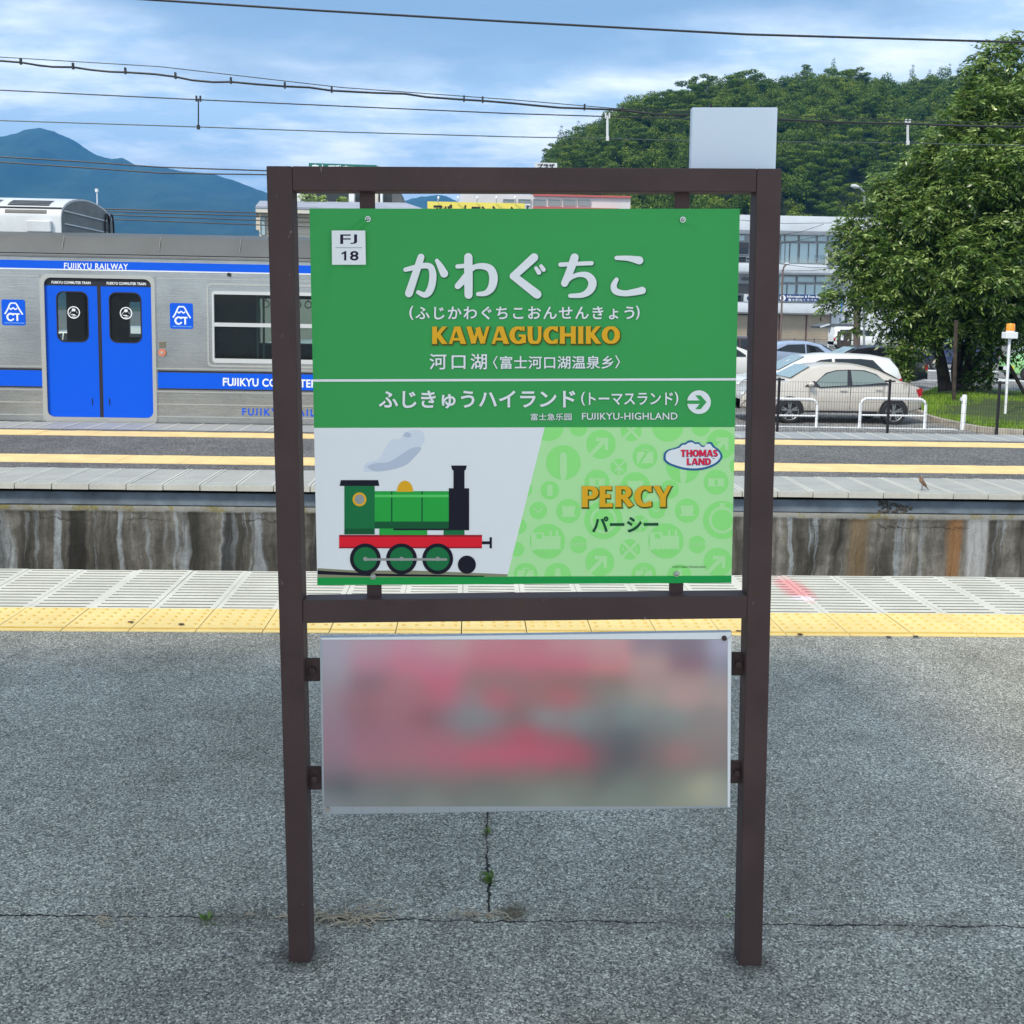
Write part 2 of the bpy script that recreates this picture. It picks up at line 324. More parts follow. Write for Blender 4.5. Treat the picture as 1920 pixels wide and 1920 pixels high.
# ------------------------------------------------------------------ mesh helpers
class MB:
    def __init__(s): s.v = []; s.f = []
    def add(s, vs, fs):
        o = len(s.v); s.v += [tuple(v) for v in vs]; s.f += [tuple(i+o for i in f) for f in fs]; return s
    def box(s, x0, x1, y0, y1, z0, z1):
        return s.add([(x0, y0, z0), (x1, y0, z0), (x1, y1, z0), (x0, y1, z0), (x0, y0, z1), (x1, y0, z1), (x1, y1, z1), (x0, y1, z1)],
                     [(0, 3, 2, 1), (4, 5, 6, 7), (0, 1, 5, 4), (1, 2, 6, 5), (2, 3, 7, 6), (3, 0, 4, 7)])
    def prism(s, pts, d):              # polygon (3D points, seen counter-clockwise from the front) extruded by vector d
        n = len(pts); pts = [Vector(p) for p in pts]; d = Vector(d)
        return s.add(pts+[p+d for p in pts], [tuple(range(n)), tuple(range(2*n-1, n-1, -1))]+[(i, i+n, (i+1) % n+n, (i+1) % n) for i in range(n)])
    def tube(s, pts, r, n=8, cap=True, taper=None):
        pts = [Vector(p) for p in pts]; vs = []; fs = []
        up = Vector((0, 0, 1))
        for i, p in enumerate(pts):
            t = (pts[min(i+1, len(pts)-1)]-pts[max(i-1, 0)]).normalized()
            a = t.cross(up if abs(t.dot(up)) < .95 else Vector((0, 1, 0))).normalized(); b = t.cross(a).normalized()
            rr = r if taper is None else r*(1+(taper-1)*i/(len(pts)-1))
            if isinstance(r, (list, tuple)): rr = r[i]
            for k in range(n):
                an = 2*math.pi*k/n; vs.append(p+a*math.cos(an)*rr+b*math.sin(an)*rr)
        for i in range(len(pts)-1):
            for k in range(n):
                k2 = (k+1) % n; fs.append((i*n+k, i*n+k2, (i+1)*n+k2, (i+1)*n+k))
        if cap: fs.append(tuple(range(n-1, -1, -1))); fs.append(tuple((len(pts)-1)*n+k for k in range(n)))
        return s.add(vs, fs)
    def disc(s, c, axis, r, th, n=24):
        c = Vector(c); a = Vector(axis).normalized(); return s.tube([c-a*th/2, c+a*th/2], r, n)
    def sphere(s, c, r, n=12, m=8, sc=(1, 1, 1)):
        vs = []; fs = []
        for i in range(m+1):
            t = math.pi*i/m
            for k in range(n):
                a = 2*math.pi*k/n; vs.append((c[0]+r*sc[0]*math.sin(t)*math.cos(a), c[1]+r*sc[1]*math.sin(t)*math.sin(a), c[2]+r*sc[2]*math.cos(t)))
        for i in range(m):
            for k in range(n):
                k2 = (k+1) % n; fs.append((i*n+k, (i+1)*n+k, (i+1)*n+k2, i*n+k2))
        return s.add(vs, fs)
    def mesh(s, name):
        me = bpy.data.meshes.new(name); me.from_pydata(s.v, [], s.f); me.update(); return me
    def build(s, name, mat, parent=None, smooth=False, bevel=0, local=False):
        me = s.mesh(name); me.materials.append(MAT[mat] if isinstance(mat, str) else mat)
        if smooth:
            me.polygons.foreach_set('use_smooth', [True]*len(me.polygons))
            if smooth != 'all':
                try: me.set_sharp_from_angle(angle=math.radians(40))
                except Exception: pass
        o = bpy.data.objects.new(name, me); COL.objects.link(o)
        if bevel:
            b = o.modifiers.new('b', 'BEVEL'); b.width = bevel; b.segments = 2; b.limit_method = 'ANGLE'; b.angle_limit = math.radians(40)
        if parent: attach(o, parent, local)
        return o
def attach(o, parent, local=False):
    o.parent = parent
    if not local and parent.type == 'EMPTY': o.matrix_parent_inverse = Matrix.Translation(-parent.location)
def tag(o, label=None, cat=None, group=None, kind=None):
    if label: o['label'] = label
    if cat: o['category'] = cat
    if group: o['group'] = group
    if kind: o['kind'] = kind
    return o
def thing(name, label, cat, loc=(0, 0, 0), group=None, rz=0):
    o = bpy.data.objects.new(name, None); COL.objects.link(o); o.location = loc; o.rotation_euler = (0, 0, rz); o.empty_display_size = .2
    return tag(o, label, cat, group)
def dup(o, parent=None, dx=None):
    c = o.copy(); COL.objects.link(c)
    if parent is not None: c.parent = parent
    if dx is not None: c.location = Vector(c.location)+Vector(dx)
    return c
def copy_tree(root, loc=None, rz=None):
    r = root.copy(); COL.objects.link(r)
    def rec(a, b):
        for ch in [c for c in KIDS.get(a.name, [])]:
            c = ch.copy(); COL.objects.link(c); c.parent = b
            KIDS.setdefault(b.name, []).append(c); rec(ch, c)
    rec(root, r)
    if loc is not None: r.location = loc
    if rz is not None: r.rotation_euler = (0, 0, rz)
    return r
KIDS = {}
def kid(o, p): KIDS.setdefault(p.name, []).append(o); return o

# text -> list of 2D verts and faces in a unit box
_TC = {}
def text2d(s, bold=0.0, space=1.0, shear=0.0):
    k = (s, bold, space, shear)
    if k in _TC: return _TC[k]
    c = bpy.data.curves.new('lettering_source', 'FONT'); c.body = s; c.offset = bold; c.space_character = space; c.resolution_u = 3; c.shear = shear
    o = bpy.data.objects.new('lettering_source', c); COL.objects.link(o); bpy.context.view_layer.update()
    dg = bpy.context.evaluated_depsgraph_get(); me = bpy.data.meshes.new_from_object(o.evaluated_get(dg))
    v = np.array([q.co[:2] for q in me.vertices]); f = [tuple(q.vertices) for q in me.polygons]
    bpy.data.objects.remove(o); bpy.data.curves.remove(c); bpy.data.meshes.remove(me)
    if s.isupper() and 'J' in s and s.isascii():          # keep the J on the baseline
        par = list(range(len(v)))
        def root(i):
            while par[i] != i: par[i] = par[par[i]]; i = par[i]
            return i
        for q in f:
            for i in q[1:]: par[root(i)] = root(q[0])
        rt = np.array([root(i) for i in range(len(v))]); top = v[:, 1].max()
        for r in set(rt):
            ii = rt == r; lo, hi = v[ii, 1].min(), v[ii, 1].max()
            if lo < -.06: v[ii, 1] = (v[ii, 1]-lo)/(hi-lo)*hi
    a, b = v.min(0), v.max(0); v = (v-a)/(b-a); _TC[k] = (v, f); return v, f
def text_px(mb, s, box, mapper, bold=0.0, space=1.0, slope=0.0, shear=0.0):
    v, f = text2d(s, bold, space, shear); x0, y0, x1, y1 = box
    pts = [mapper(x0+(x1-x0)*a, y1-(y1-y0)*b + slope*((x1-x0)*(a-.5))) for a, b in v]
    mb.add(pts, f); return mb
def catmull(pts, n=8):
    if len(pts) < 3: return [tuple(p) for p in pts]
    q = [pts[0]]+list(pts)+[pts[-1]]; o = []
    for i in range(1, len(q)-2):
        p0, p1, p2, p3 = (np.array(q[j], float) for j in (i-1, i, i+1, i+2))
        for k in range(n):
            t = k/n; o.append(tuple(.5*(2*p1+(p2-p0)*t+(2*p0-5*p1+4*p2-p3)*t*t+(3*p1-p0-3*p2+p3)*t**3)))
    o.append(tuple(q[-2])); return o
def ribbon(pts, round_=True, n=8):
    """(x, y, width) points -> outline polygon"""
    p = catmull(pts, n) if len(pts) > 2 else [tuple(a) for a in pts]
    L = []; Rr = []
    for i in range(len(p)):
        a = p[max(i-1, 0)]; b = p[min(i+1, len(p)-1)]; dx, dy = b[0]-a[0], b[1]-a[1]; d = math.hypot(dx, dy) or 1; nx, ny = -dy/d, dx/d; w = p[i][2]/2
        L.append((p[i][0]+nx*w, p[i][1]+ny*w)); Rr.append((p[i][0]-nx*w, p[i][1]-ny*w))
    def cap(c, w, ang):
        return [(c[0]+w*math.cos(ang+t), c[1]+w*math.sin(ang+t)) for t in [math.pi*k/7 for k in range(1, 7)]]
    o = list(L)
    if round_:
        e = p[-1]; an = math.atan2(L[-1][1]-e[1], L[-1][0]-e[0]); o += [(e[0]+e[2]/2*math.cos(an-t), e[1]+e[2]/2*math.sin(an-t)) for t in [math.pi*k/7 for k in range(1, 7)]]
    o += Rr[::-1]
    if round_:
        e = p[0]; an = math.atan2(Rr[0][1]-e[1], Rr[0][0]-e[0]); o += [(e[0]+e[2]/2*math.cos(an-t), e[1]+e[2]/2*math.sin(an-t)) for t in [math.pi*k/7 for k in range(1, 7)]]
    return o
def ribbon_quads(pts, n=8):
    p = catmull(pts, n) if len(pts) > 2 else [tuple(a) for a in pts]
    V = []; F = []
    for i in range(len(p)):
        a = p[max(i-1, 0)]; b = p[min(i+1, len(p)-1)]; dx, dy = b[0]-a[0], b[1]-a[1]; d = math.hypot(dx, dy) or 1; nx, ny = -dy/d, dx/d; w = p[i][2]/2
        V += [(p[i][0]+nx*w, p[i][1]+ny*w), (p[i][0]-nx*w, p[i][1]-ny*w)]
        if i: F.append((2*i-2, 2*i-1, 2*i+1, 2*i))
    return V, F
def clip(poly, quad):
    """Sutherland-Hodgman against a convex polygon (any winding)"""
    ar = sum(quad[i][0]*quad[(i+1) % len(quad)][1]-quad[(i+1) % len(quad)][0]*quad[i][1] for i in range(len(quad)))
    sg = 1 if ar > 0 else -1
    for i in range(len(quad)):
        a, b = quad[i], quad[(i+1) % len(quad)]; o = []
        side = lambda p: sg*((b[0]-a[0])*(p[1]-a[1])-(b[1]-a[1])*(p[0]-a[0]))
        for j in range(len(poly)):
            p, q = poly[j-1], poly[j]; sp_, sq = side(p), side(q)
            if (sp_ >= 0) != (sq >= 0):
                t = sp_/(sp_-sq); o.append((p[0]+(q[0]-p[0])*t, p[1]+(q[1]-p[1])*t))
            if sq >= 0: o.append(q)
        poly = o
        if len(poly) < 3: return []
    return poly
def circ(x, y, r, n=36): return [(x+r*math.cos(2*math.pi*k/n), y+r*math.sin(2*math.pi*k/n)) for k in range(n)]

# ================================================================== GROUND AND PLATFORMS
YA, YB, YCc, YD = 4.688, 5.060, 5.816, 8.681
gy = lambda py: G(200, py, 0).y
yE, yF0, yF1, yH0, yH1, yI0, yI1 = gy(878), gy(868.3), gy(853.3), gy(817.5), gy(808.6), gy(805), gy(792.5)
GZ = -1.06
X0, X1 = -9.0, 9.0
mb = MB().box(-400, 400, 13.2, 420, GZ-.5, GZ); ground = tag(mb.build('ground', 'carpark'), kind='structure')
mb = MB().box(-400, 400, YCc+.05, YD-.05+.3, GZ-.5, GZ+.02); tb = tag(mb.build('track_bed', 'ballast'), kind='structure')
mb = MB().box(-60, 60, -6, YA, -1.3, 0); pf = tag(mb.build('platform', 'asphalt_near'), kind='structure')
mb = MB().box(-60, 60, YA+.002, YCc-.04, -1.3, -.05); pfb = tag(mb.build('platform_edge_beam', 'dark'), kind='structure')
# rails on the near track
rl = thing('railway_track', 'rusty steel rails on concrete sleepers between the two platforms', 'railway track', (0, 7.2, GZ))
for yy in (6.72, 7.79): MB().box(-60, 60, yy-.035, yy+.035, GZ+.14, GZ+.29).build('rail', 'rust', rl)
s0 = None
for k in range(-12, 13):
    if s0 is None: s0 = MB().box(-.12, .12, 6.2, 8.3, GZ+.02, GZ+.14).build('sleeper', 'coping', rl); s0.location.x += k*.6
    else:
        c = dup(s0, rl); c.location.x = k*.6

def grate_panel(w, d, t, slots, marg, gap):
    mb = MB(); x0, x1 = .0012, w-.0012
    mb.box(x0, x0+marg, 0, d, -t, 0); mb.box(x1-marg, x1, 0, d, -t, 0)
    pitch = d/slots; y = 0
    for i in range(slots+1):
        a = max(0, i*pitch-pitch/2+gap/2); b = min(d, i*pitch+pitch/2-gap/2)
        mb.box(x0+marg, x1-marg, a, b, -t, 0)
    return mb
def row(mesh_mb, name, mat, parent, x0, n, y, z, step=.3, extra=None):
    me = mesh_mb.mesh(name); me.materials.append(MAT[mat]); first = None
    for k in range(n):
        o = bpy.data.objects.new(name, me); COL.objects.link(o); o.parent = parent
        o.location = (x0+k*step, y, z+R_.uniform(-.0012, .0012)); o.rotation_euler = (R_.uniform(-.002, .002), R_.uniform(-.002, .002), R_.uniform(-.002, .002))
        if extra:
            e = bpy.data.objects.new(extra[0], extra[1]); COL.objects.link(e); e.parent = o
XS = -1.834
# near platform: tactile tiles (slab, domes, inner bar) and slotted edge panels
tw = .3; slab = MB().box(.0025, tw-.0025, 0, YB-YA-.003, -.03, .003)
dm = MB()
for i in range(5):
    for j in range(5):
        cx_, cy_ = .03+.06*i, .115+.056*j
        if cy_ < YB-YA-.015: dm.tube([(cx_, cy_, .002), (cx_, cy_, .0075)], .0105, 8, True, .62)
dm.box(.006, tw-.006, .035, .047, .002, .0075)
dme = dm.mesh('raised_domes'); dme.materials.append(MAT['tactile_bump'])
row(slab, 'tactile_tile', 'tactile', pf, XS-.3*10, 32, YA, 0, extra=('raised_domes', dme))
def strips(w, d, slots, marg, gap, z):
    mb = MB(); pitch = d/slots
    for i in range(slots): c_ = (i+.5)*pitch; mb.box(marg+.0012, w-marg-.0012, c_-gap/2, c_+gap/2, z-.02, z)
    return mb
stm = strips(.3, YCc-YB, 14, .026, .0165, -.0015).mesh('slot_shade_strip'); stm.materials.append(MAT['slot'])  # dark-coloured strips fill the slots so they read as shaded gaps
row(grate_panel(.3, YCc-YB, .055, 14, .026, .0165), 'slotted_panel', 'grating', pf, XS-.3*11, 34, YB, .001, extra=('slot_shade_strip', stm))
MB().box(-8, 8, YB-.004, YB+.003, -.02, -.004).build('joint_strip', 'seam', pf)

# opposite platform
XD = -3.725
pf2 = tag(MB().box(-60, 60, yE, yI0, -1.3, 0).build('opposite_platform', 'asphalt_far'), kind='structure')
MB().box(-60, 60, YD+.06, yE-.002, -1.3, -.075).build('edge_beam', 'dark', pf2)
MB().box(-60, 60, yI0+.002, yI1, -1.3, -.02).build('far_edge_beam', 'dark', pf2)
cope = MB().box(-60, 60, YD+.05, YD+.3, -.185, -.076); tag(cope.build('coping_band', 'coping', pf2, bevel=.006))
wallmb = MB()
xs = np.linspace(-14, 14, 300)
for lev in range(0): pass
zs = [-1.3, -1.0, -.8, -.6, -.42, -.30, -.265, -.25, -.22, -.20, -.186]
vv = []; ff = []
for j, z in enumerate(zs):
    for i, x in enumerate(xs):
        d = .012*noise.noise(Vector((x*1.5, z*3, 0)))+.006*noise.noise(Vector((x*9, z*9, 3)))
        if -.28 < z < -.255: d += .008*max(0, noise.noise(Vector((x*2.3, 0, 9))))
        if z > -.225: d -= .008
        vv.append((x, YD+.045+d, z))
n = len(xs)
for j in range(len(zs)-1):
    for i in range(n-1): ff.append((j*n+i, j*n+i+1, (j+1)*n+i+1, (j+1)*n+i))
wl_ = MB().add(vv, ff).build('retaining_wall', 'wall', smooth='all'); tag(wl_, kind='structure')
# broken-out patch in the coping
bp = MB(); pc = P(1672, 938, YD).x
for k in range(60):
    x = pc+R_.uniform(-.10, .19); t = (x-pc+.10)/.29; zt = -.078-.05*t; z = R_.uniform(-.185+.0*t, zt); s = R_.uniform(.008, .022)
    bp.sphere((x, YD+.052, z), s, 6, 4, (1.2, .5, .8))
tag(bp.build('spalled_concrete', var('broken_concrete', (.075, .072, .065), .95, .6, 40, bump=1), pf2), kind='stuff')
MAT['slot2'] = var('slot_shade_grey', (.20, .20, .18), .9, .2, 20)
gp = grate_panel(.3, yE-YD-.004, .032, 12, .025, .012)
st2 = MB()
for i in range(12): c_ = (i+.5)*(yE-YD-.004)/12; st2.box(.026, .274, c_-.006, c_+.006, -.02, -.001)
st2 = st2.mesh('slot_shade_strip'); st2.materials.append(MAT['slot2'])
row(gp, 'edge_panel', 'grating_mid', pf2, XD-.3*12, 60, YD, .0, extra=('slot_shade_strip', st2))  # grey strips put the shade of these slots into the colour
rim_mb = MB()
for k in range(-12, 48):
    x = XD+.3*k
    rim_mb.box(x-.0235, x-.0085, YD+.02, yE-.01, 0, .004); rim_mb.box(x+.0085, x+.0235, YD+.02, yE-.01, 0, .004)
tag(rim_mb.build('edge_panel_ribs', 'grating_mid_lip', pf2), kind='stuff')
lipm = MB().box(.004, .296, -.012, -.001, -.045, -.001)
row(lipm, 'panel_lip', 'grating_mid_lip', pf2, XD-.3*12, 60, YD, 0)
row(MB().box(.0015, .2985, 0, yF1-yF0, -.03, .004), 'yellow_tile', 'tactile_far', pf2, XD-.3*12+.11, 60, yF0, 0)
row(MB().box(.0015, .2985, 0, yH1-yH0, -.03, .004), 'yellow_tile', 'tactile_far', pf2, XD-.3*14+.04, 72, yH0, 0)
row(MB().box(.002, .298, 0, yI1-yI0-.003, -.02, 0), 'far_edge_panel', 'grating_far', pf2, XD-.3*14+.08, 72, yI0+.002, 0)
fr = MB()
for k in range(-14, 58):
    x = XD+.08+.3*k; fr.box(x-.012, x+.012, yI0+.004, yI1, .001, .0045)
tag(fr.build('far_edge_ribs', 'grating_mid_lip', pf2), kind='stuff')
# second track (under the train)
rl2 = thing('railway_track', 'rails running under the blue and silver train', 'railway track', (0, 14.5, GZ))
for yy in (14.05, 15.12): MB().box(-60, 60, yy-.035, yy+.035, GZ+.02, GZ+.17).build('rail', 'rust', rl2)

# canopy over the near platform: out of the picture, added and sized to shade the sign and asphalt
cn_ = thing('shade_canopy', 'unseen narrow canopy roof added overhead to shade the sign and near asphalt', 'canopy', (0, .4, 0))
MB().box(-30, -.2, -.55, 2.25, 3.55, 3.68).build('canopy_roof', M('canopy_white', (.6, .62, .62), .6).m, cn_)
cpost = None
for k in range(-3, 1):
    if cpost is None: cpost = MB().box(-.08, .08, -.5, -.34, 0, 3.55).build('canopy_post', 'brown', cn_); cpost.location.x += -2.5+k*7
    else: c = dup(cpost, cn_); c.location.x = -2.5+k*7

# ================================================================== SIGN
bl = G(562, 1804, 0); br = G(1407, 1811, 0)
ex = (br-bl).normalized(); SN = Vector((ex.y, -ex.x, 0))     # towards the camera
if SN.y > 0: SN = -SN
def SP(px, py, off=0.0):
    d = ray(px, py); q = bl+SN*off; return CAM+d*((q-CAM).dot(SN)/d.dot(SN))
sign = thing('station_name_sign', 'brown steel framed station name sign with green board standing on the near platform', 'station sign', (bl+br)/2)
TH = .055
def sprism(name, corners, off, th, mat='brown', parent=None, bevel=.0025):
    return MB().prism([SP(x, y, off) for x, y in corners][::-1], -SN*th).build(name, mat, parent or sign, bevel=bevel)
sprism('post', [(499, 311), (547, 311.3), (582.6, 1805), (541.5, 1804)], 0, TH)
sprism('post', [(1419.5, 315.7), (1466, 316), (1428.6, 1812), (1386, 1811)], 0, TH)
e = 547.3
sprism('top_rail', [(547.2, 311.3), (1419.3, 315.7), (1418.3, 360), (548.4, 358)], -.0012, TH-.0024)
sprism('middle_rail', [(567, 1126.3), (1402, 1117.6), (1401, 1160), (568, 1169)], -.0012, TH-.0024)
for c in ([(673.7, 357), (702.6, 357), (703.6, 440), (675, 440)], [(1265.5, 359), (1293.7, 359), (1292.5, 440), (1264.5, 440)],
          [(687, 1060), (714.5, 1060), (715.4, 1122), (687.9, 1122.5)], [(1255.6, 1060), (1282, 1060), (1281.4, 1117), (1254.7, 1117.5)]):
    sprism('mounting_tab', c, -.030, .008)
# the blank white board behind the top rail
sprism('blank_white_board', [(1297.5, 201), (1458.6, 201), (1454, 330), (1294, 330)], -TH-.004, .02, flat('blank_board_white', (168, 188, 228), rough=.4))
q = SP(1337, 202, -TH-.004); MB().box(q.x-.006, q.x-.002, q.y+.002, q.y+.02, q.z-.001, q.z+.008).build('clip', 'black_paint', sign)

# board with printed faces
OB = -.019
bq = [(580, 391), (1387.4, 391.5), (1371.4, 1092.8), (595, 1097.3)]
MB().prism([SP(x, y, OB) for x, y in bq][::-1], -SN*.009).build('backing_plate', 'board_edge', sign)
def bilin(u, v, q=bq):
    a = [q[0][k]*(1-u)+q[1][k]*u for k in (0, 1)]; b = [q[3][k]*(1-u)+q[2][k]*u for k in (0, 1)]
    return a[0]*(1-v)+b[0]*v, a[1]*(1-v)+b[1]*v
def seg_d(p, a, b):
    ax, ay = a; bx, by = b; t = max(0, min(1, ((p[0]-ax)*(bx-ax)+(p[1]-ay)*(by-ay))/((bx-ax)**2+(by-ay)**2))); return math.hypot(p[0]-ax-t*(bx-ax), p[1]-ay-t*(by-ay)), t
crease = [(686, 414), (655, 440), (634, 490), (622, 540), (614, 600), (610, 680)]
crease2 = [(1284, 414), (1310, 425), (1340, 470)]
def bulge(px, py):
    h = 0
    for cr_, am in ((crease, .006), (crease2, .0022)):
        best = 1e9; tt = 0
        for i in range(len(cr_)-1):
            d, t = seg_d((px, py), cr_[i], cr_[i+1])
            if d < best: best = d; tt = (i+t)/(len(cr_)-1)
        w = 5+12*tt; side = 1 if px > 0 else -1
        h += am*(1-tt)**.7*math.exp(-(best/w)**2)
    h += .0016*math.exp(-((px-600)**2+(py-402)**2)/260)+.0012*math.exp(-((px-1365)**2+(py-420)**2)/900)
    return h
NX, NY = 200, 150
vv = []; ff = []
for j in range(NY+1):
    for i in range(NX+1):
        x, y = bilin(i/NX, j/NY*.585); vv.append(SP(x, y, OB+.0006+bulge(x, y)))
for j in range(NY):
    for i in range(NX): a = j*(NX+1)+i; ff.append((a, a+NX+1, a+NX+2, a+1))
face = MB().add(vv, ff).build('sign_board', 'board', sign, smooth='all')
def lx(y): return 580+15*(y-391)/706
def rx_(y): return 1387.4-16*(y-391.5)/701
def slope(y): return .0006-.0066*(y-391)/705
def layer(k, thick=.0):
    o = OB+.0010+.00025*k
    return lambda x, y: SP(x, y, o)
def flatpoly(name, polys, k, mat, parent=face, split=False):
    if split:
        for i, p in enumerate(polys):
            if len(p) > 2: flatpoly(name, [p], k+.04*(i % 5), mat, parent)
        return
    mb = MB(); mpx = layer(k); st = 0
    for p in polys:
        if len(p) < 3: continue
        o = OB+.0010+.00025*k+.00001*st; st += 1
        mb.add([SP(x, y, o) for x, y in p], [tuple(range(len(p)))])
    return mb.build(name, mat, parent)
yb = lambda x: 802.3-(x-586)*.0019       # top of the picture strip
yb2 = lambda x: 1082.9-(x-594)*.0046
# lower part of the green field, line, panels
yl = bilin(0, .585)[1]
flatpoly('print_panel', [[(lx(795)+.2, yl-2), (rx_(795)-.2, yl-4), (rx_(801), 801.2), (lx(802), 802.4)]], 0, 'board')
flatpoly('white_line', [[(lx(712)+.3, 711.2), (rx_(710)-.3, 709), (rx_(713)-.3, 713.4), (lx(715)+.3, 715.8)]], 6, 'text_white')
PW = [(lx(803), 802.3), (1021.4, 801.2), (951, 1081.2), (lx(1083), 1082.9)]
PG = [(1021.4, 801.2), (rx_(801), 800.8), (rx_(1079), 1079.2), (951, 1081.2)]
flatpoly('white_panel', [PW], 0, 'white_print'); flatpoly('light_green_panel', [PG], 0, 'light_green')
flatpoly('bottom_strip', [[(lx(1083), 1082.9), (rx_(1079), 1079.2), (1371.4, 1092.8), (595, 1097.3)]], 0, 'strip_green')
# sticker
st = MB().add([SP(x, y, OB+.0078) for x, y in [(621.9, 432.2), (684.9, 432.2), (686, 496.4), (622.6, 496.4)]], [(0, 1, 2, 3)]).build('number_sticker', 'white_sticker', face)
SL = lambda x, y: SP(x, y, OB+.0081)
mb = MB(); text_px(mb, 'FJ', (637.9, 439.5, 669.5, 457.5), SL, .004, 1.05); text_px(mb, '8', (656.2, 470.5, 672.3, 488.6), SL, .022, 1.1); mb.add([SL(x, y) for x, y in [(640.5, 474.2), (647.6, 470.6), (649.3, 470.6), (649.3, 488.4), (645.2, 488.4), (645.2, 475.4), (640.5, 477.4)]], [(0, 1, 2, 3, 4, 5, 6)])
mb.add([SL(628.7, 464.2), SL(678.7, 464.2), SL(678.7, 464.9), SL(628.7, 464.9)], [(0, 1, 2, 3)])
mb.build('sticker_lettering', 'navy_text', face)
# the five large kana, drawn stroke by stroke (crop coordinates, 4.364 px per px)
def K(crop, pts): ox = 560 if crop == 2 else 960; return [(ox+a/4.364, 380+b/4.364, w/4.364) for a, b, w in pts]
strokes = [
 K(2, [(874, 548, 36), (950, 530, 42), (1030, 515, 46), (1080, 528, 52), (1098, 590, 58), (1090, 670, 60), (1066, 730, 58), (1030, 755, 46), (978, 733, 34)]),
 K(2, [(1001, 445, 56), (960, 570, 60), (902, 742, 64)]),
 K(2, [(1131, 474, 32), (1158, 518, 50), (1190, 580, 66)]),
 K(2, [(1388, 446, 68), (1389, 600, 70), (1390, 754, 66)]),
 K(2, [(1300, 522, 36), (1345, 518, 36), (1392, 510, 36)]), K(2, [(1385, 585, 60), (1345, 635, 58), (1302, 682, 52)]),
 K(2, [(1386, 570, 40), (1440, 527, 42), (1510, 520, 52), (1570, 545, 64), (1594, 610, 70), (1580, 690, 64), (1535, 738, 46), (1468, 748, 34)]),
 K(3, [(181, 448, 68), (12, 602, 62)]), K(3, [(12, 600, 62), (205, 750, 72)]),
 K(3, [(197, 536, 30), (208, 552, 34), (220, 571, 38)]), K(3, [(238, 519, 30), (248, 533, 34), (258, 548, 36)]),
 K(3, [(397, 507, 36), (520, 500, 34), (652, 495, 34)]), K(3, [(512, 449, 68), (475, 555, 64), (430, 660, 58)]),
 K(3, [(432, 662, 34), (485, 612, 34), (555, 588, 40), (620, 598, 56), (658, 650, 68), (638, 715, 62), (575, 755, 44), (476, 762, 34)]),
 K(3, [(855, 452, 34), (950, 455, 44), (1042, 472, 66)]),
 K(3, [(855, 630, 36), (832, 680, 50), (850, 725, 54), (920, 742, 48), (1000, 732, 54), (1066, 718, 60)]),
]
for i0, i1 in ((0, 3), (3, 7), (7, 11), (11, 14), (14, 16)):
    flatpoly('kana_edge', [[(x+1.6, y+1.8) for x, y in ribbon([(a, b, w+1.2) for a, b, w in s])] for s in strokes[i0:i1]], 5, 'text_shadow')
    flatpoly('kana', [ribbon(s) for s in strokes[i0:i1]], 8, 'text_white')
def btext(name, items, mat, k=8, shadow=None, sm='text_shadow'):
    for (s, box, bold, sp_) in items:
        text_px(MB(), s, box, layer(k), bold, sp_, slope((box[1]+box[3])/2)).build(name, mat, face)
        if shadow: text_px(MB(), s, tuple(v+shadow for v in box), layer(k-3), bold, sp_, slope((box[1]+box[3])/2)).build(name+'_edge', sm, face)
btext('lettering', [('(', (767.4, 573.6, 775.5, 600), .02, 1), ('ふじかわぐちこおんせんきょう', (779, 574.2, 1189.5, 599.3), .018, 1.16), (')', (1192, 573, 1199.5, 599.5), .02, 1),
    ('河口湖', (805, 663.2, 913, 693.2), .014, 1.3), ('〈', (924.3, 667, 933, 692), .012, 1), ('富士河口湖温泉乡', (937.5, 667, 1150.5, 692), .014, 1.06), ('〉', (1153.5, 666, 1162.8, 691), .012, 1),
    ('ふじきゅうハイランド', (710.2, 732, 1079, 766), .022, 1.0), ('(', (1089.5, 734.5, 1097, 760.7), .012, 1), ('トーマスランド', (1104, 736, 1262, 759.5), .016, 1), (')', (1264.5, 734.5, 1272, 760.7), .012, 1),
    ('富士急乐园', (995, 775, 1071.8, 788.2), .008, 1.03), ('FUJIKYU-HIGHLAND', (1091.2, 773.8, 1270.3, 787), .008, 1.05)], 'text_white', 8, .8)
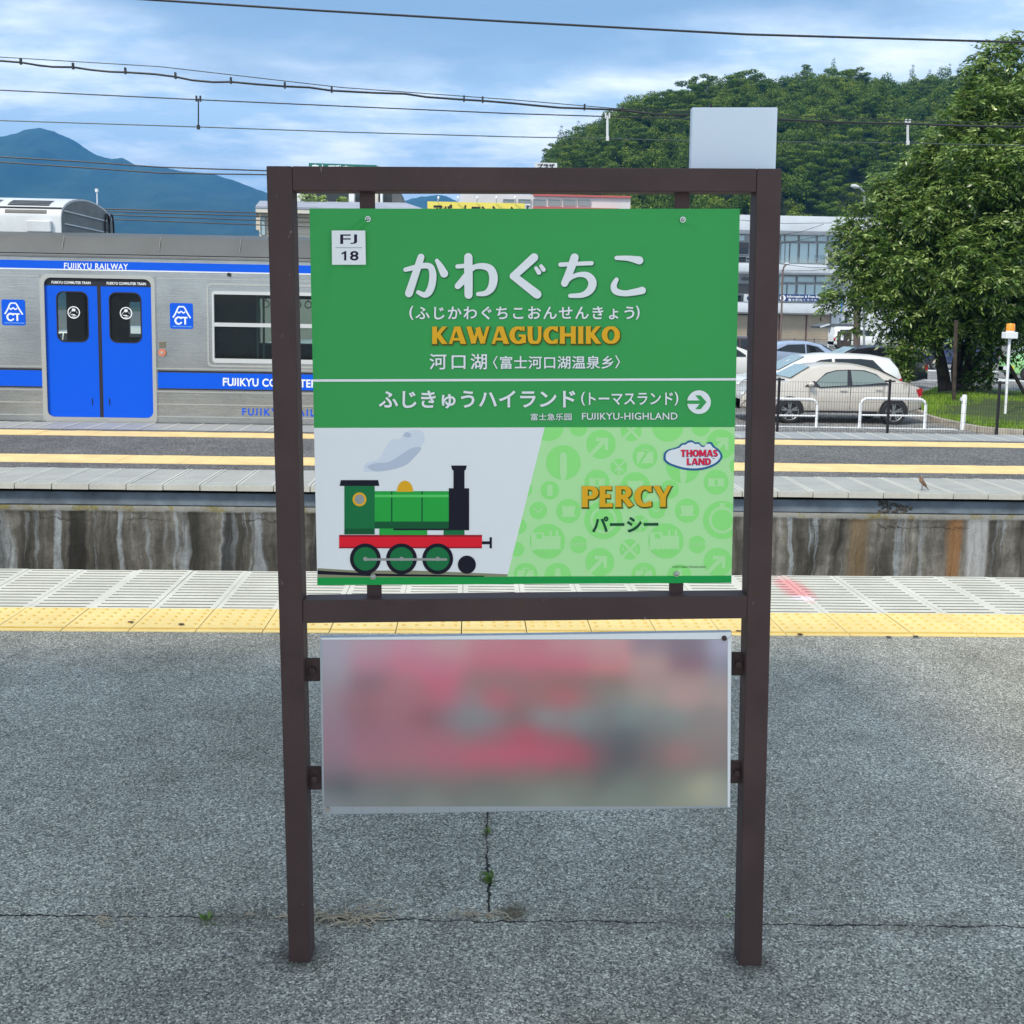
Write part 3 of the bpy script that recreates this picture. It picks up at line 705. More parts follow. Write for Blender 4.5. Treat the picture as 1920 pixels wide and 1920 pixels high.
# flared yellow capitals, stroke by stroke
def fl(x0, y0, x1, y1, w, f=1.38):
    e = lambda y: -.07 if y <= .001 else (1.07 if y >= .98 else y)
    y0, y1 = e(y0), e(y1)
    return [(x0, y0, w*f), (x0+(x1-x0)*.12, y0+(y1-y0)*.12, w*1.04), (x0+(x1-x0)*.5, y0+(y1-y0)*.5, w), (x0+(x1-x0)*.88, y0+(y1-y0)*.88, w*1.04), (x1, y1, w*f)]
def arc(cx, cy, rx, ry, a0, a1, w0, w1, n=12):
    return [(cx+rx*math.cos(math.radians(a0+(a1-a0)*k/n)), cy+ry*math.sin(math.radians(a0+(a1-a0)*k/n)), w0+(w1-w0)*abs(math.cos(math.radians(a0+(a1-a0)*k/n)))**1.2) for k in range(n+1)]
LET = {
 'K': (.92, [fl(.19, 0, .19, 1, .27), fl(.30, .44, .80, .985, .20, 1.3), fl(.36, .56, .80, .0, .26, 1.2)]),
 'A': (1.0, [fl(.10, 0, .46, .985, .17, 1.3), fl(.88, 0, .50, .985, .29, 1.1), [(.24, .27, .15), (.76, .27, .15)]]),
 'W': (1.34, [fl(.10, 1, .40, .03, .27, 1.1), fl(.40, .03, .66, .90, .17, 1.1), fl(.62, .95, .92, .03, .27, 1.1), fl(.92, .03, 1.22, 1, .17, 1.3)]),
 'G': (.92, [arc(.50, .5, .36, .42, 52, 318, .17, .30), fl(.80, .05, .80, .48, .24, 1.1), [(.52, .47, .14), (.90, .47, .14)], fl(.80, .98, .80, .74, .10, 1.3)]),
 'U': (.92, [[(.20, 1, .36), (.20, .86, .27), (.20, .40, .27), (.27, .14, .26), (.47, .07, .19), (.66, .14, .2), (.74, .40, .19), (.74, .86, .19), (.74, 1, .28)]]),
 'C': (.84, [arc(.50, .5, .36, .42, 48, 312, .17, .30), fl(.76, .98, .76, .70, .10, 1.3), fl(.76, .02, .76, .28, .08, 1.3)]),
 'H': (.98, [fl(.18, 0, .18, 1, .27), fl(.80, 0, .80, 1, .27), [(.25, .51, .19), (.72, .51, .19)]]),
 'I': (.40, [fl(.20, 0, .20, 1, .28)]),
 'O': (1.0, [arc(.50, .5, .36, .42, 0, 360, .17, .31, 24)]),
 'P': (.80, [fl(.18, 0, .18, 1, .27), arc(.40, .69, .28, .23, -92, 92, .16, .28), [(.2, .92, .16), (.42, .92, .16)], [(.2, .46, .16), (.42, .46, .16)]]),
 'E': (.72, [fl(.18, 0, .18, 1, .27), [(.2, .92, .16), (.62, .92, .22)], [(.2, .52, .15), (.56, .52, .2)], [(.2, .08, .16), (.66, .08, .22)]]),
 'R': (.90, [fl(.18, 0, .18, 1, .27), arc(.40, .71, .26, .21, -92, 92, .16, .27), [(.2, .92, .16), (.42, .92, .16)], [(.2, .50, .16), (.42, .50, .16)], fl(.42, .50, .78, .02, .25, 1.2)]),
 'T': (.86, [fl(.43, 0, .43, 1, .27), [(.04, .90, .30), (.14, .91, .20), (.72, .91, .20), (.82, .90, .30)]]),
 'M': (1.16, [fl(.15, 0, .15, 1, .24), [(.2, .96, .26), (.56, .10, .24)], [(.56, .10, .2), (.94, .96, .2)], fl(.99, 0, .99, 1, .26)]),
 'S': (.74, [[(.66, .82, .2), (.42, .92, .18), (.18, .80, .26), (.22, .58, .27), (.50, .45, .27), (.60, .24, .27), (.36, .08, .18), (.10, .16, .2)]]),
 'L': (.70, [fl(.18, 0, .18, 1, .27), [(.2, .09, .18), (.66, .09, .24)]]),
 'N': (.98, [fl(.15, 0, .15, 1, .22), [(.18, .98, .28), (.80, .04, .28)], fl(.84, 0, .84, 1, .22)]),
 'D': (.94, [fl(.18, 0, .18, 1, .27), [(.2, .91, .17), (.42, .91, .18), (.68, .78, .26), (.76, .50, .29), (.68, .22, .26), (.42, .09, .18), (.2, .09, .17)]]),
 'Y': (.92, [fl(.12, 1, .46, .44, .25, 1.2), fl(.82, 1, .50, .44, .17, 1.3), fl(.47, 0, .47, .46, .27, 1.2)]),
}
def capitals(name, word, box, mat='yellow_text', edge='yellow_shadow', kk=9, ks=1.0):
    tot = sum(LET[c][0] for c in word)+.04*(len(word)-1); x0, y0, x1, y1 = box; sx_ = (x1-x0)/tot; sy = y1-y0; sl_ = slope((y0+y1)/2)
    cur = 0; V = []; mbs = {0: MB(), 1: MB()}; cnt = 0
    for c in word:
        w, ss = LET[c]
        for s in ss:
            pts = [(x0+(cur+a)*sx_, y1-b*sy, ww*(sx_+sy)/2) for a, b, ww in s]
            for which, (dx, dy, gw, k) in enumerate(((0, 0, 0, kk), (1.3*ks, 1.7*ks, 2.6*ks, kk-2.5))):
                v, f = ribbon_quads([(a+dx, b+dy, ww+gw) for a, b, ww in pts], 4); o = OB+.0010+.00025*k+.000012*cnt
                g_ = 0 if which == 0 else 1.6*ks
                for fq in f:
                    pq = clip([v[i] for i in fq], [(x0-30, y0+dy-g_*.5), (x1+30, y0+dy-g_*.5), (x1+30, y1+dy+g_), (x0-30, y1+dy+g_)])
                    if len(pq) > 2: mbs[which].add([SP(a, b+sl_*(a-(x0+x1)/2), o) for a, b in pq], [tuple(range(len(pq)))])
                if 0: mbs[which].add([SP(a, max(y0-ks if which == 0 else y0-2*ks, min(y1+ks if which == 0 else y1+4*ks, b))+sl_*(a-(x0+x1)/2), o) for a, b in v], f)
            cnt += 1
        cur += w+.04
    mbs[0].build(name, mat, face); mbs[1].build(name+'_edge', edge, face)
capitals('yellow_capitals', 'KAWAGUCHIKO', (808.6, 612, 1162, 644.6))
capitals('yellow_capitals', 'PERCY', (1089.5, 911, 1260.7, 950.5))
btext('dark_kana', [('パーシー', (1110, 968, 1234.5, 998.5), .03, 1.0)], 'dark_green_text')
btext('small_print', [('© 2019 Gullane (Thomas) Limited', (1261, 1061, 1322.8, 1065.4), .01, 1.0)], 'dark_green_text')
# arrow roundel
zz = lambda x, y: (960+x/4.3636, 700+y/4.3636)
flatpoly('arrow_roundel', [circ(1310.6, 754, 22.2)], 7, 'text_white')
flatpoly('arrow', [[zz(1430, 222), zz(1545, 222), zz(1545, 250), zz(1430, 250)], [zz(1500, 180), zz(1543, 180), zz(1592, 236), zz(1543, 293), zz(1500, 293), zz(1548, 236)]], 9, 'board')
# pale pattern of travel pictograms
cir = [(300, 430, 125, 'n'), (545, 440, 75, 'n'), (728, 580, 120, 'a'), (975, 470, 86, 'x'), (1275, 430, 130, 'n'), (1545, 440, 75, 'n'), (1710, 580, 122, 'a'), (420, 730, 142, 's'), (1090, 680, 102, 'c'),
       (875, 765, 68, 'w'), (695, 890, 102, 't'), (1010, 930, 122, 'h'), (1670, 890, 102, 't'), (1290, 950, 76, 'k'), (310, 957, 76, '1'), (215, 1123, 72, 'k'), (462, 1127, 100, 'h'), (748, 1200, 157, 'r'),
       (1433, 1123, 100, 'h'), (1720, 1200, 157, 'r'), (290, 1375, 145, 'l'), (545, 1402, 72, 'b'), (965, 1440, 84, 'x'), (1260, 1372, 145, 'l'), (1515, 1400, 72, 'b'), (718, 1545, 118, 'a'), (1685, 1545, 118, 'a'),
       (112, 1650, 100, 'c'), (375, 1660, 110, 's'), (1080, 1650, 102, 'c'), (1370, 1660, 100, 's'), (40, 1440, 60, 'n'), (1400, 760, 140, 's'), (1850, 760, 70, 'n'), (1185, 1120, 70, 'k'), (1045, 1230, 70, 'w'), (60, 1250, 62, 'n'), (100, 950, 66, 'n')]
C1 = []; C2 = []; C3 = []
for (x, y, r, t) in cir:
    q = lambda a, b: zz(x+a*r, y+b*r)
    C1.append(circ(*zz(x, y), r/4.3636))
    line_ = lambda a, b, c, d, w: [(p[0], p[1]) for p in ribbon([(*q(a, b), w*r/4.3636), (*q(c, d), w*r/4.3636)], False)]
    if t == 'a': C2 += [line_(-.75, .75, .3, -.3, .30), [q(-.35, -.45), q(.5, -.45), q(.5, .4), q(.26, .4), q(.26, -.2), q(-.35, -.2)]]
    if t == 'x': C2 += [line_(-.72, -.72, .72, .72, .28), line_(-.72, .72, .72, -.72, .28)]
    if t == 'w': C2 += [line_(-.7, -.7, .5, .5, .22), line_(.7, -.7, -.5, .5, .22), line_(0, 0, 0, .9, .22), line_(-.3, .3, .3, .3, .1)]
    if t == 'c': C2 += [[q(-.68, -.38), q(.05, -.38), q(-.55, .55), q(-.68, .55)], [q(.25, -.38), q(.66, -.38), q(.66, .55), q(-.35, .55)], [q(-.25, -.6), q(.25, -.6), q(.25, -.4), q(-.25, -.4)]]; C3 += [[q(-.15, -.5), q(.15, -.5), q(.15, -.4), q(-.15, -.4)]]
    if t == 't': C2 += [[q(-.68, -.3), q(.68, -.3), q(.6, .0), q(.68, .35), q(-.68, .35), q(-.6, 0)]]
    if t == 'h': C2 += [[q(-.55, -.42), q(.55, -.42), q(.45, .32), q(.68, .32), q(.6, .45), q(-.6, .45), q(-.68, .32), q(-.45, .32)]]
    if t == 'k': C2 += [line_(-.55, -.3, 0, .2, .14), line_(0, .2, .45, -.25, .14)]
    if t == 'r': C2 += [circ(*q(0, 0), r*.70/4.3636), [q(-.16, -.88), q(.16, -.88), q(.1, -.7), q(-.1, -.7)]]; C3 += [circ(*q(0, 0), r*.55/4.3636)]; 
    if t == 'l': C2 += [[q(-.92, -.5), q(-.2, -.5), q(-.2, -.3), q(.12, -.3), q(.12, -.62), q(.24, -.62), q(.24, -.3), q(.48, -.3), q(.48, -.62), q(.62, -.62), q(.62, -.3), q(.74, -.3), q(.74, .5), q(-.92, .5)]]; C3 += [[q(-.62, -.42), q(-.32, -.42), q(-.32, -.15), q(-.62, -.15)]]+[circ(*q(a, .56), r*.14/4.3636, 14) for a in (-.6, -.3, 0, .3, .58)]
    if t == 's': C2 += [[q(-.2, -.5), q(.0, -.62), q(.2, -.5), q(.22, .6), q(.12, 1), q(-.12, 1), q(-.2, .6)]]
    if t == 'b': C2 += [[q(-1.05, -.22), q(1.05, -.22), q(1.05, .22), q(-1.05, .22)]]
flatpoly('pattern_roundels', [clip(p, PG) for p in C1], 1, 'mid_green', split=True)
flatpoly('pattern_pictograms', [clip(p, PG) for p in C2], 3, 'light_green', split=True); flatpoly('pattern_details', [clip(p, PG) for p in C3], 4.4, 'mid_green', split=True)
mb = MB()
for x, y, r, t in cir:
    if t == '1': text_px(mb, '1', (*zz(x-.3*r, y-.6*r), *zz(x+.3*r, y+.6*r)), layer(4.4), .05)
for x, y, r, t in cir:
    if t == 'x' and y > 1000:
        for s in (-1, 1): text_px(mb, 'R', (*zz(x+s*.62*r-.15*r, y-.18*r), *zz(x+s*.62*r+.15*r, y+.18*r)), layer(4.4), .03)
tag(mb.build('pattern_letters', 'light_green', face), kind='stuff')
mb = MB()
for x, y, r, t in cir:
    if t == 'b': text_px(mb, 'SODOR', (*zz(x-.9*r, y-.16*r), *zz(x+.9*r, y+.16*r)), layer(5.2), .03)
    if t == 't': text_px(mb, '1', (*zz(x-.1*r, y-.2*r), *zz(x+.12*r, y+.25*r)), layer(5.2), .05)
tag(mb.build('pattern_letters', 'mid_green', face), kind='stuff')
# cloud-shaped logo with the two words
lg = lambda x, y: (1230+x/12.8, 810+y/12.8)
outl = [(180, 600), (200, 500), (290, 425), (420, 390), (540, 345), (610, 275), (700, 262), (765, 215), (860, 198), (945, 250), (1030, 245), (1100, 318), (1180, 325), (1240, 248), (1335, 248), (1400, 335), (1500, 410), (1580, 520), (1592, 620), (1500, 745), (1350, 835), (1150, 900), (900, 925), (650, 900), (420, 830), (270, 760), (190, 680)]
cxx, cyy = 890, 590
o2 = catmull([(a, b, 0) for a, b in outl+[outl[0]]], 5); o2 = [(a, b) for a, b, _ in o2[:-1]]
flatpoly('logo_outline', [[lg(a, b) for a, b in o2]], 6, 'logo_blue')
flatpoly('logo_cloud', [[lg(cxx+(a-cxx)*.925, cyy-6+(b-cyy)*.86) for a, b in o2]], 7.5, 'white_print')
capitals('logo_lettering', 'THOMAS', (*lg(585, 425), *lg(1478, 587)), 'logo_red', 'logo_blue', 11, .35); capitals('logo_lettering', 'LAND', (*lg(732, 628), *lg(1318, 787)), 'logo_red', 'logo_blue', 11, .35)
mb = MB(); text_px(mb, 'TM', (*lg(1345, 625), *lg(1405, 650)), layer(8.4), .02); mb.build('logo_mark', 'navy_text', face)
# printed picture: smoke, rails, a plain side-on steam engine
z4 = lambda x, y: (580+x/4.571, 700+y/4.571)
def blob(pts): c = catmull([(*z4(*p), 0) for p in pts+[pts[0]]], 5); return clip([(x, y) for x, y, _ in c[:-1]], PW)
MAT['smoke0'] = flat('smoke_print_pale', (188, 202, 226))
flatpoly('printed_smoke', [blob([(400, 900), (450, 790), (560, 720), (620, 610), (740, 550), (800, 470), (1000, 470), (1040, 560), (960, 680), (880, 780), (720, 850), (560, 880)])], 1, 'smoke0')
flatpoly('printed_smoke_body', [blob([(465, 845), (480, 775), (590, 735), (650, 640), (700, 570), (780, 560), (830, 500), (960, 490), (985, 590), (900, 680), (850, 770), (700, 830)])], 1.6, 'smoke1')
flatpoly('printed_smoke_shade', [blob([(490, 800), (560, 770), (680, 760), (780, 700), (880, 640), (960, 640), (900, 720), (820, 790), (680, 830), (560, 840)]), blob([(800, 540), (830, 505), (870, 520), (860, 550)])], 2.2, 'smoke2', split=True)
flatpoly('printed_gravel', [clip([z4(*p) for p in [(70, 1670), (400, 1690), (900, 1690), (1700, 1722), (1700, 1760), (70, 1760)]], PW)], 1, 'gravel_print')
flatpoly('printed_rail', [clip([z4(*p) for p in [(70, 1690), (500, 1715), (1500, 1735), (1500, 1745), (500, 1737), (70, 1722)]], PW)], 2.2, 'black_print')
def rect(x0, y0, x1, y1): return [z4(x0, y0), z4(x1, y0), z4(x1, y1), z4(x0, y1)]
flatpoly('printed_engine_cab', [rect(300, 960, 560, 1380), rect(1150, 1290, 1330, 1400)], 3, 'engine_green', split=True)
flatpoly('printed_engine_boiler', [[z4(560, 1010), z4(1220, 1010), z4(1220, 1330), z4(560, 1330)], [z4(600, 1230), z4(1010, 1230), z4(1010, 1400), z4(600, 1400)]], 3.4, 'engine_green2')
flatpoly('printed_engine_black', [[z4(270, 915), z4(590, 915), z4(600, 965), z4(260, 965)], rect(1195, 985, 1370, 1345), rect(1235, 800, 1330, 990), [z4(1215, 790), z4(1350, 790), z4(1340, 830), z4(1225, 830)], rect(720, 1330, 1300, 1345), rect(1480, 1440, 1560, 1465), rect(1545, 1405, 1565, 1500)], 3.8, 'black_print', split=True)
MAT['engine_shade'] = flat('engine_green_deep', (12, 74, 48)); MAT['red_deep'] = flat('red_deep', (120, 20, 40)); MAT['engine_shine'] = flat('engine_green_pale', (70, 172, 92))
flatpoly('printed_engine_bands', [rect(700, 1010, 712, 1330), rect(960, 1010, 972, 1330), rect(560, 1270, 1195, 1330), rect(300, 1330, 560, 1380)], 3.6, 'engine_shade', split=True)
flatpoly('printed_engine_shine', [rect(562, 1040, 1193, 1062)], 3.7, 'engine_shine')
flatpoly('printed_engine_footplate', [rect(255, 1385, 1480, 1400), rect(255, 1488, 1480, 1500)], 4.5, 'red_deep', split=True)
flatpoly('printed_engine_dome', [[z4(820+70*math.cos(t), 1015-95*math.sin(t)) for t in [math.pi*k/12 for k in range(13)]], circ(*z4(430, 1080), 13)], 4.0, 'yellow_text')
flatpoly('printed_engine_window', [circ(*z4(430, 1080), 9)], 4.4, 'grey_print')
flatpoly('printed_engine_frame', [rect(255, 1385, 1480, 1500)], 4.2, 'red_print')
flatpoly('printed_engine_wheels', [circ(*z4(x, 1590), 29) for x in (480, 790, 1100)]+[circ(*z4(1350, 1640), 17)], 4.6, 'black_print', split=True)
flatpoly('printed_engine_wheel_centres', [circ(*z4(x, 1590), 22) for x in (480, 790, 1100)], 5.0, 'engine_green', split=True)
flatpoly('printed_engine_rods', [rect(480, 1585, 1180, 1605)]+[circ(*z4(x, 1590), 4) for x in (480, 790, 1100)], 5.6, 'grey_print')
for (x, y) in ((690, 411), (1280, 412), (699.7, 1081), (1268.3, 1075.5)):
    c = SP(x, y, OB+.002); mb = MB().disc(c, SN, .0062, .006, 14); mb.sphere(c+SN*.003, .0042, 10, 6); mb.build('bolt', 'steel', sign, smooth=True)

# lower poster panel
def posterfield():
    """soft colour field of the blurred poster: (x, rgb) samples along ten rows"""
    T_ = {65: "50 160160185 150 172150172 250 185140165 350 180150165 450 195130150 550 195125145 650 200140155 750 190150160 850 140130150 950 125120140 1050 165170200",
     110: "50 155155178 150 175130155 250 190120148 350 190125150 450 180112135 550 185112135 650 190112135 750 200132145 850 175150155 950 130105125 1050 135140165",
     155: "50 150145165 150 130108124 230 165118136 340 188106136 420 140120125 500 142118124 570 150112120 650 135112116 750 130118118 850 160140145 950 165145150 1050 150145155",
     200: "50 148135155 120 145108124 200 158115132 280 160112130 345 184102130 400 132132144 465 184 98120 530 146112122 600 150112120 640 182 98114 700 140118124 760 130135140 850 150150152 930 175150155 1050 165150155",
     245: "50 145128150 130 142106122 220 154112130 300 136 90108 345 130118130 390 120142154 450 125134145 520 124108116 600 128148158 645 126124132 690 126148156 740 112114122 800 120140147 860 122130136 905 126143149 1000 135132138 1050 138134142",
     290: "50 145122145 150 150110132 250 156110130 330 158108128 400 140118130 470 152106124 540 172 88110 620 148 98114 720 106108118 800  92102113 870 120120125 960 134130135 1050 140132138",
     340: "50 142120142 150 156112132 250 162112132 340 168106130 420 180 98124 500 182 96122 590 178 94120 670 168 88112 730 112 96108 790  80 90102 850 118110118 930 154120129 1000 138124130 1050 128125130",
     385: "50 125115130 150 142115130 250 142115128 350 148112126 450 142110121 550 138108118 650 122106113 750 100105110 850 112115118 950 122125126 1050 125130132",
     420: "75  78 90103 150 105115122 250 108118122 350 110118120 450 102116117 550 115128126 650 118130128 800 113128128 900 125135132 990 172176158 1045 142150150",
     455: "50 130138150 150 122132138 300 128136138 450 122132132 600 130140138 800 125136135 950 142150143 1045 150158158"}
    X = []; Cc = []
    for y, t in T_.items():
        i = 0; t = t+' '
        while i < len(t)-9:
            j = t.index(' ', i); x = int(t[i:j]); c = t[j+1:j+10]; X.append((581+x/1.338, 1162+y/1.338)); Cc.append(lin(tuple(int(c[k:k+3]) for k in (0, 3, 6)))); i = j+11
    return np.array(X), np.array(Cc)
px_, pc_ = posterfield()
lq = [(599, 1194.7), (1372, 1184), (1369.2, 1515), (604.9, 1527.7)]
OL = -.014
lp = MB().prism([SP(x, y, OL) for x, y in lq][::-1], -SN*.012).build('lower_panel', M('panel_aluminium', (.5, .54, .6), .3, .5).m, sign, bevel=.001)
iq = [(604.2, 1200), (1363.8, 1199.3), (1363.6, 1511.5), (608, 1512.3)]
nx, ny = 150, 64; vv = []; ff = []; cc = []
for j in range(ny+1):
    for i in range(nx+1):
        x, y = bilin(i/nx, j/ny, iq); vv.append(SP(x, y, OL+.0008))
        w = np.exp(-((px_[:, 0]-x)**2/(2*26**2)+(px_[:, 1]-y)**2/(2*18**2)))+1e-9; cc.append((pc_*w[:, None]).sum(0)/w.sum())
for j in range(ny):
    for i in range(nx): a = j*(nx+1)+i; ff.append((a, a+nx+1, a+nx+2, a+1))
pm = M('faded_poster', (.5, .3, .4), .35, 0, .4); at = pm.n('ShaderNodeVertexColor', layer_name='print'); pm.base(pm.mix(1.0, at.outputs[0], (.82, .82, .84), 'MULTIPLY'))
po = MB().add(vv, ff).build('poster', pm.m, lp, smooth='all')
ca_ = po.data.color_attributes.new('print', 'FLOAT_COLOR', 'POINT'); E = np.array(ES)
ca_.data.foreach_set('color', np.concatenate([np.clip(np.array(cc)/E, 0, .9), np.ones((len(cc), 1))], 1).ravel())
# torn tape strips along the panel's edges
tp = MB(); tpc = flat('silver_tape', (196, 206, 226), rough=.25); 
tp.add([SP(x, y, OL+.0012) for x, y in [(600, 1196), (1371, 1185.5), (1371, 1191.5), (1363, 1198.5), (604, 1199.5)]], [(0, 1, 2, 3, 4)])
tp.add([SP(x, y, OL+.0012) for x, y in [(1364.3, 1199), (1371.6, 1191.8), (1368.9, 1514.7), (1364.2, 1512)]], [(0, 1, 2, 3)])
tp.build('edge_tape', tpc, lp)
tk = MB()
for x in [660, 678, 706, 734, 758, 782, 813, 842, 871, 900, 931]: tk.add([SP(a, b, OL+.0016) for a, b in [(x, 1514), (x+.7, 1514), (x+1.5, 1523), (x+.8, 1523)]], [(0, 1, 2, 3)])
tk.build('tape_creases', 'grey_print', lp)
for (x, y) in ((614, 1517.5), (1358, 1196.5)):
    MB().disc(SP(x, y, OL+.003), SN, .0055, .005, 14).build('bolt', 'steel' if y > 1300 else 'rust', sign, smooth=True)
for c in ([(571, 1235), (600, 1234.5), (600.5, 1278), (572, 1278)], [(576, 1438), (602, 1437.5), (602.5, 1481.5), (577, 1481.5)], [(1371.5, 1223.5), (1398, 1223.5), (1397, 1267), (1371, 1267)], [(1369, 1427), (1396, 1427), (1395, 1469.5), (1368.5, 1469.5)]):
    b_ = sprism('bracket', c, -.026, .008, 'rust'); mx_ = sum(q[0] for q in c)/4; my_ = sum(q[1] for q in c)/4
    mb = MB().disc(SP(mx_, my_, -.021), SN, .0075, .012, 6); mb.build('bracket_nut', 'rust', b_)

# ================================================================== THE TRAIN
YT = yI1+.06
T = lambda x, y, o=0.0: P(x, y, YT-o)
tz = lambda y: P(0, y, YT).z; tx = lambda x: P(x, 650, YT).x
XL, XR = tx(-260), tx(930)
train = thing('commuter_train', 'silver commuter train with blue doors and blue stripes stopped at the opposite platform', 'train', ((XL+XR)/2, YT+1.4, GZ))
zbot, zgut, ztop = tz(790), tz(474), tz(438)
DX = [(tx(86), tx(286))]; W0, W1 = tx(400.5), tx(735); wz0, wz1 = P(401, 672.5, YT).z, P(401, 546.5, YT).z
dz0, dz1 = P(187, 783, YT).z, P(187, 521.5, YT).z
dwz0, dwz1 = P(135, 640.5, YT).z, P(135, 547.0, YT).z
dwin = [(tx(107.5), tx(165.5)), (tx(206), tx(265))]
# skin with real openings
def wall_with_holes(name, x0, x1, z0, z1, holes, y, th, mat, parent):
    xs = sorted({x0, x1, *[h[0] for h in holes], *[h[1] for h in holes]}); zs = sorted({z0, z1, *[h[2] for h in holes], *[h[3] for h in holes]})
    mb = MB()
    for i in range(len(xs)-1):
        for j in range(len(zs)-1):
            cx, cz = (xs[i]+xs[i+1])/2, (zs[j]+zs[j+1])/2
            if any(h[0] < cx < h[1] and h[2] < cz < h[3] for h in holes): continue
            mb.box(xs[i], xs[i+1], y, y+th, zs[j], zs[j+1])
    return mb.build(name, mat, parent)
DX2 = (tx(830), tx(925))
side = wall_with_holes('side_panel', XL, XR, zbot, zgut, [(DX[0][0], DX[0][1], zbot, dz1), (W0, W1, wz0, wz1)], YT, .05, 'stainless', train)
wall_with_holes('far_side_panel', XL, XR, zbot, zgut, [(P(60, 600, YT+2.7).x, P(125, 600, YT+2.7).x, P(100, 638, YT+2.7).z, P(100, 545, YT+2.7).z), (P(242, 600, YT+2.7).x, P(275, 600, YT+2.7).x, P(250, 632, YT+2.7).z, P(250, 566, YT+2.7).z), (P(486, 600, YT+2.7).x, P(760, 600, YT+2.7).x, P(500, 655, YT+2.7).z, P(500, 560, YT+2.7).z)], YT+2.7, .06, 'interior', train)
MB().box(XL, XR, YT+.05, YT+2.7, zbot, zbot+.06).build('floor', 'interior', train)
MB().box(XL, XR, YT+.05, YT+2.7, zgut-.35, zgut-.3).build('ceiling_panel', 'interior', train)
MB().box(XL, XL+.06, YT+.05, YT+2.7, zbot, zgut).build('end_wall', 'stainless', train); MB().box(XR-.06, XR, YT+.05, YT+2.7, zbot, zgut).build('end_wall', 'stainless', train)
MB().box(XL, XR, YT+.25, YT+2.5, GZ+.35, zbot-.002).build('underframe', 'black', train)
mb = MB()
for x in (XL+1.5, tx(500)):
    for yy in (14.05, 15.12): mb.disc((x, yy, GZ+.6), (0, 1, 0), .43, .12, 28)
mb.build('wheelset', 'rust', train)
# seats inside (dark mass below the window)
MB().box(tx(310), tx(720), YT+2.1, YT+2.6, zbot+.06, wz0+.12).build('seat_bench', var('seat_moquette', (.05, .03, .05), .9, .4, 6), train)
MB().box(tx(330), tx(480), YT+.06, YT+.5, zbot+.06, wz0-.05).build('seat_bench', var('seat_moquette2', (.05, .03, .05), .9, .4, 6), train)
mb = MB()
for x in (tx(468), tx(480)): mb.tube([(x, YT+.5, zbot), (x, YT+.5, zgut-.3)], .015, 8)
mb.build('handrail', 'aluminium', train, smooth=True)
mb = MB(); hx = tx(470)
while hx < tx(730):
    pts = [(hx+.045*math.cos(t), YT+1.0, wz1-.14+.045*math.sin(t)) for t in np.linspace(0, 2*math.pi, 13)]; mb.tube(pts, .007, 5); mb.tube([(hx, YT+1, wz1-.1), (hx, YT+1, wz1+.2)], .006, 5); hx += .14
mb.build('strap_handles', 'black', train)
# roof: sloping cove, gutter and shallow arch
ys_ = [0, .02, .06, .10, .30, .8, 1.4, 2.0, 2.5, 2.70, 2.76]
zs_ = [zgut+.01, zgut+.05, zgut+.12, ztop-.005, ztop+.045, ztop+.085, ztop+.10, ztop+.085, ztop+.045, ztop-.005, zgut+.01]
vv = [(x, YT+y, z) for x in (XL, XR) for y, z in zip(ys_, zs_)]; n = len(ys_)
MB().add(vv, [(i, i+1, n+i+1, n+i) for i in range(n-1)]+[tuple(range(n-1, -1, -1)), tuple(range(n, 2*n))]).build('roof', 'roof_grey', train, smooth=True)
mb = MB(); 
for z, o, t in ((tz(476), .03, .018), (tz(479.5), .018, .010)): mb.box(XL, XR, YT-o, YT+.01, z-t/2, z+t/2)
mb.build('gutter', 'roof_light', train)
mb = MB()
for x in (tx(-60), tx(120), tx(300), tx(450), tx(600), tx(750)): mb.prism([(x, YT+.02-.002, zgut+.06), (x+.006, YT+.018, zgut+.06), (x+.006, YT+.098, ztop), (x, YT+.098, ztop)], (0, .01, -.002))
mb.build('roof_seam', 'roof_light', train)
# stripes, ribs, frames
def strip(name, x0, x1, y0, y1, mat, o=.003, parent=train): 
    return MB().box(x0, x1, YT-o, YT-.0005, tz(y1), tz(y0)).build(name, mat, parent)
strip('upper_stripe', XL, XR, 486.6, 501.7, 'train_blue'); strip('upper_stripe_line', XL, XR, 501.9, 503.9, 'train_text', .003)
for a, b in ((XL, tx(81)), (tx(292.5), XR)):
    strip('waist_stripe', a, b, 693.4, 723.2, 'train_blue', .004); strip('waist_stripe_edge', a, b, 689.6, 693.2, 'black', .005); strip('waist_stripe_edge', a, b, 723.4, 726, 'black', .005)
    for y in (686, 729.8, 753.2, 776.6): strip('body_rib', a, b, y-.8, y+1, 'rib_light', .009)
    strip('body_rib', a, b, 515.5, 517, 'rib_light', .006)
for x in (78.5, 83, 289.5, 294, 740): MB().box(tx(x)-.005, tx(x)+.005, YT-.006, YT-.0005, zbot, tz(514)).build('panel_seam', 'rib_light' if x != 294 else 'stainless', train)
def rrect(x0, x1, z0, z1, r, n=6, corners=(1, 1, 1, 1)):
    o = []
    for (cx, cz, a0, on) in ((x1-r, z0+r, -90, corners[0]), (x1-r, z1-r, 0, corners[1]), (x0+r, z1-r, 90, corners[2]), (x0+r, z0+r, 180, corners[3])):
        if on:
            for k in range(n+1): t = math.radians(a0+90*k/n); o.append((cx+r*math.cos(t), cz+r*math.sin(t)))
        else: o.append({-90: (x1, z0), 0: (x1, z1), 90: (x0, z1), 180: (x0, z0)}[a0])
    return o
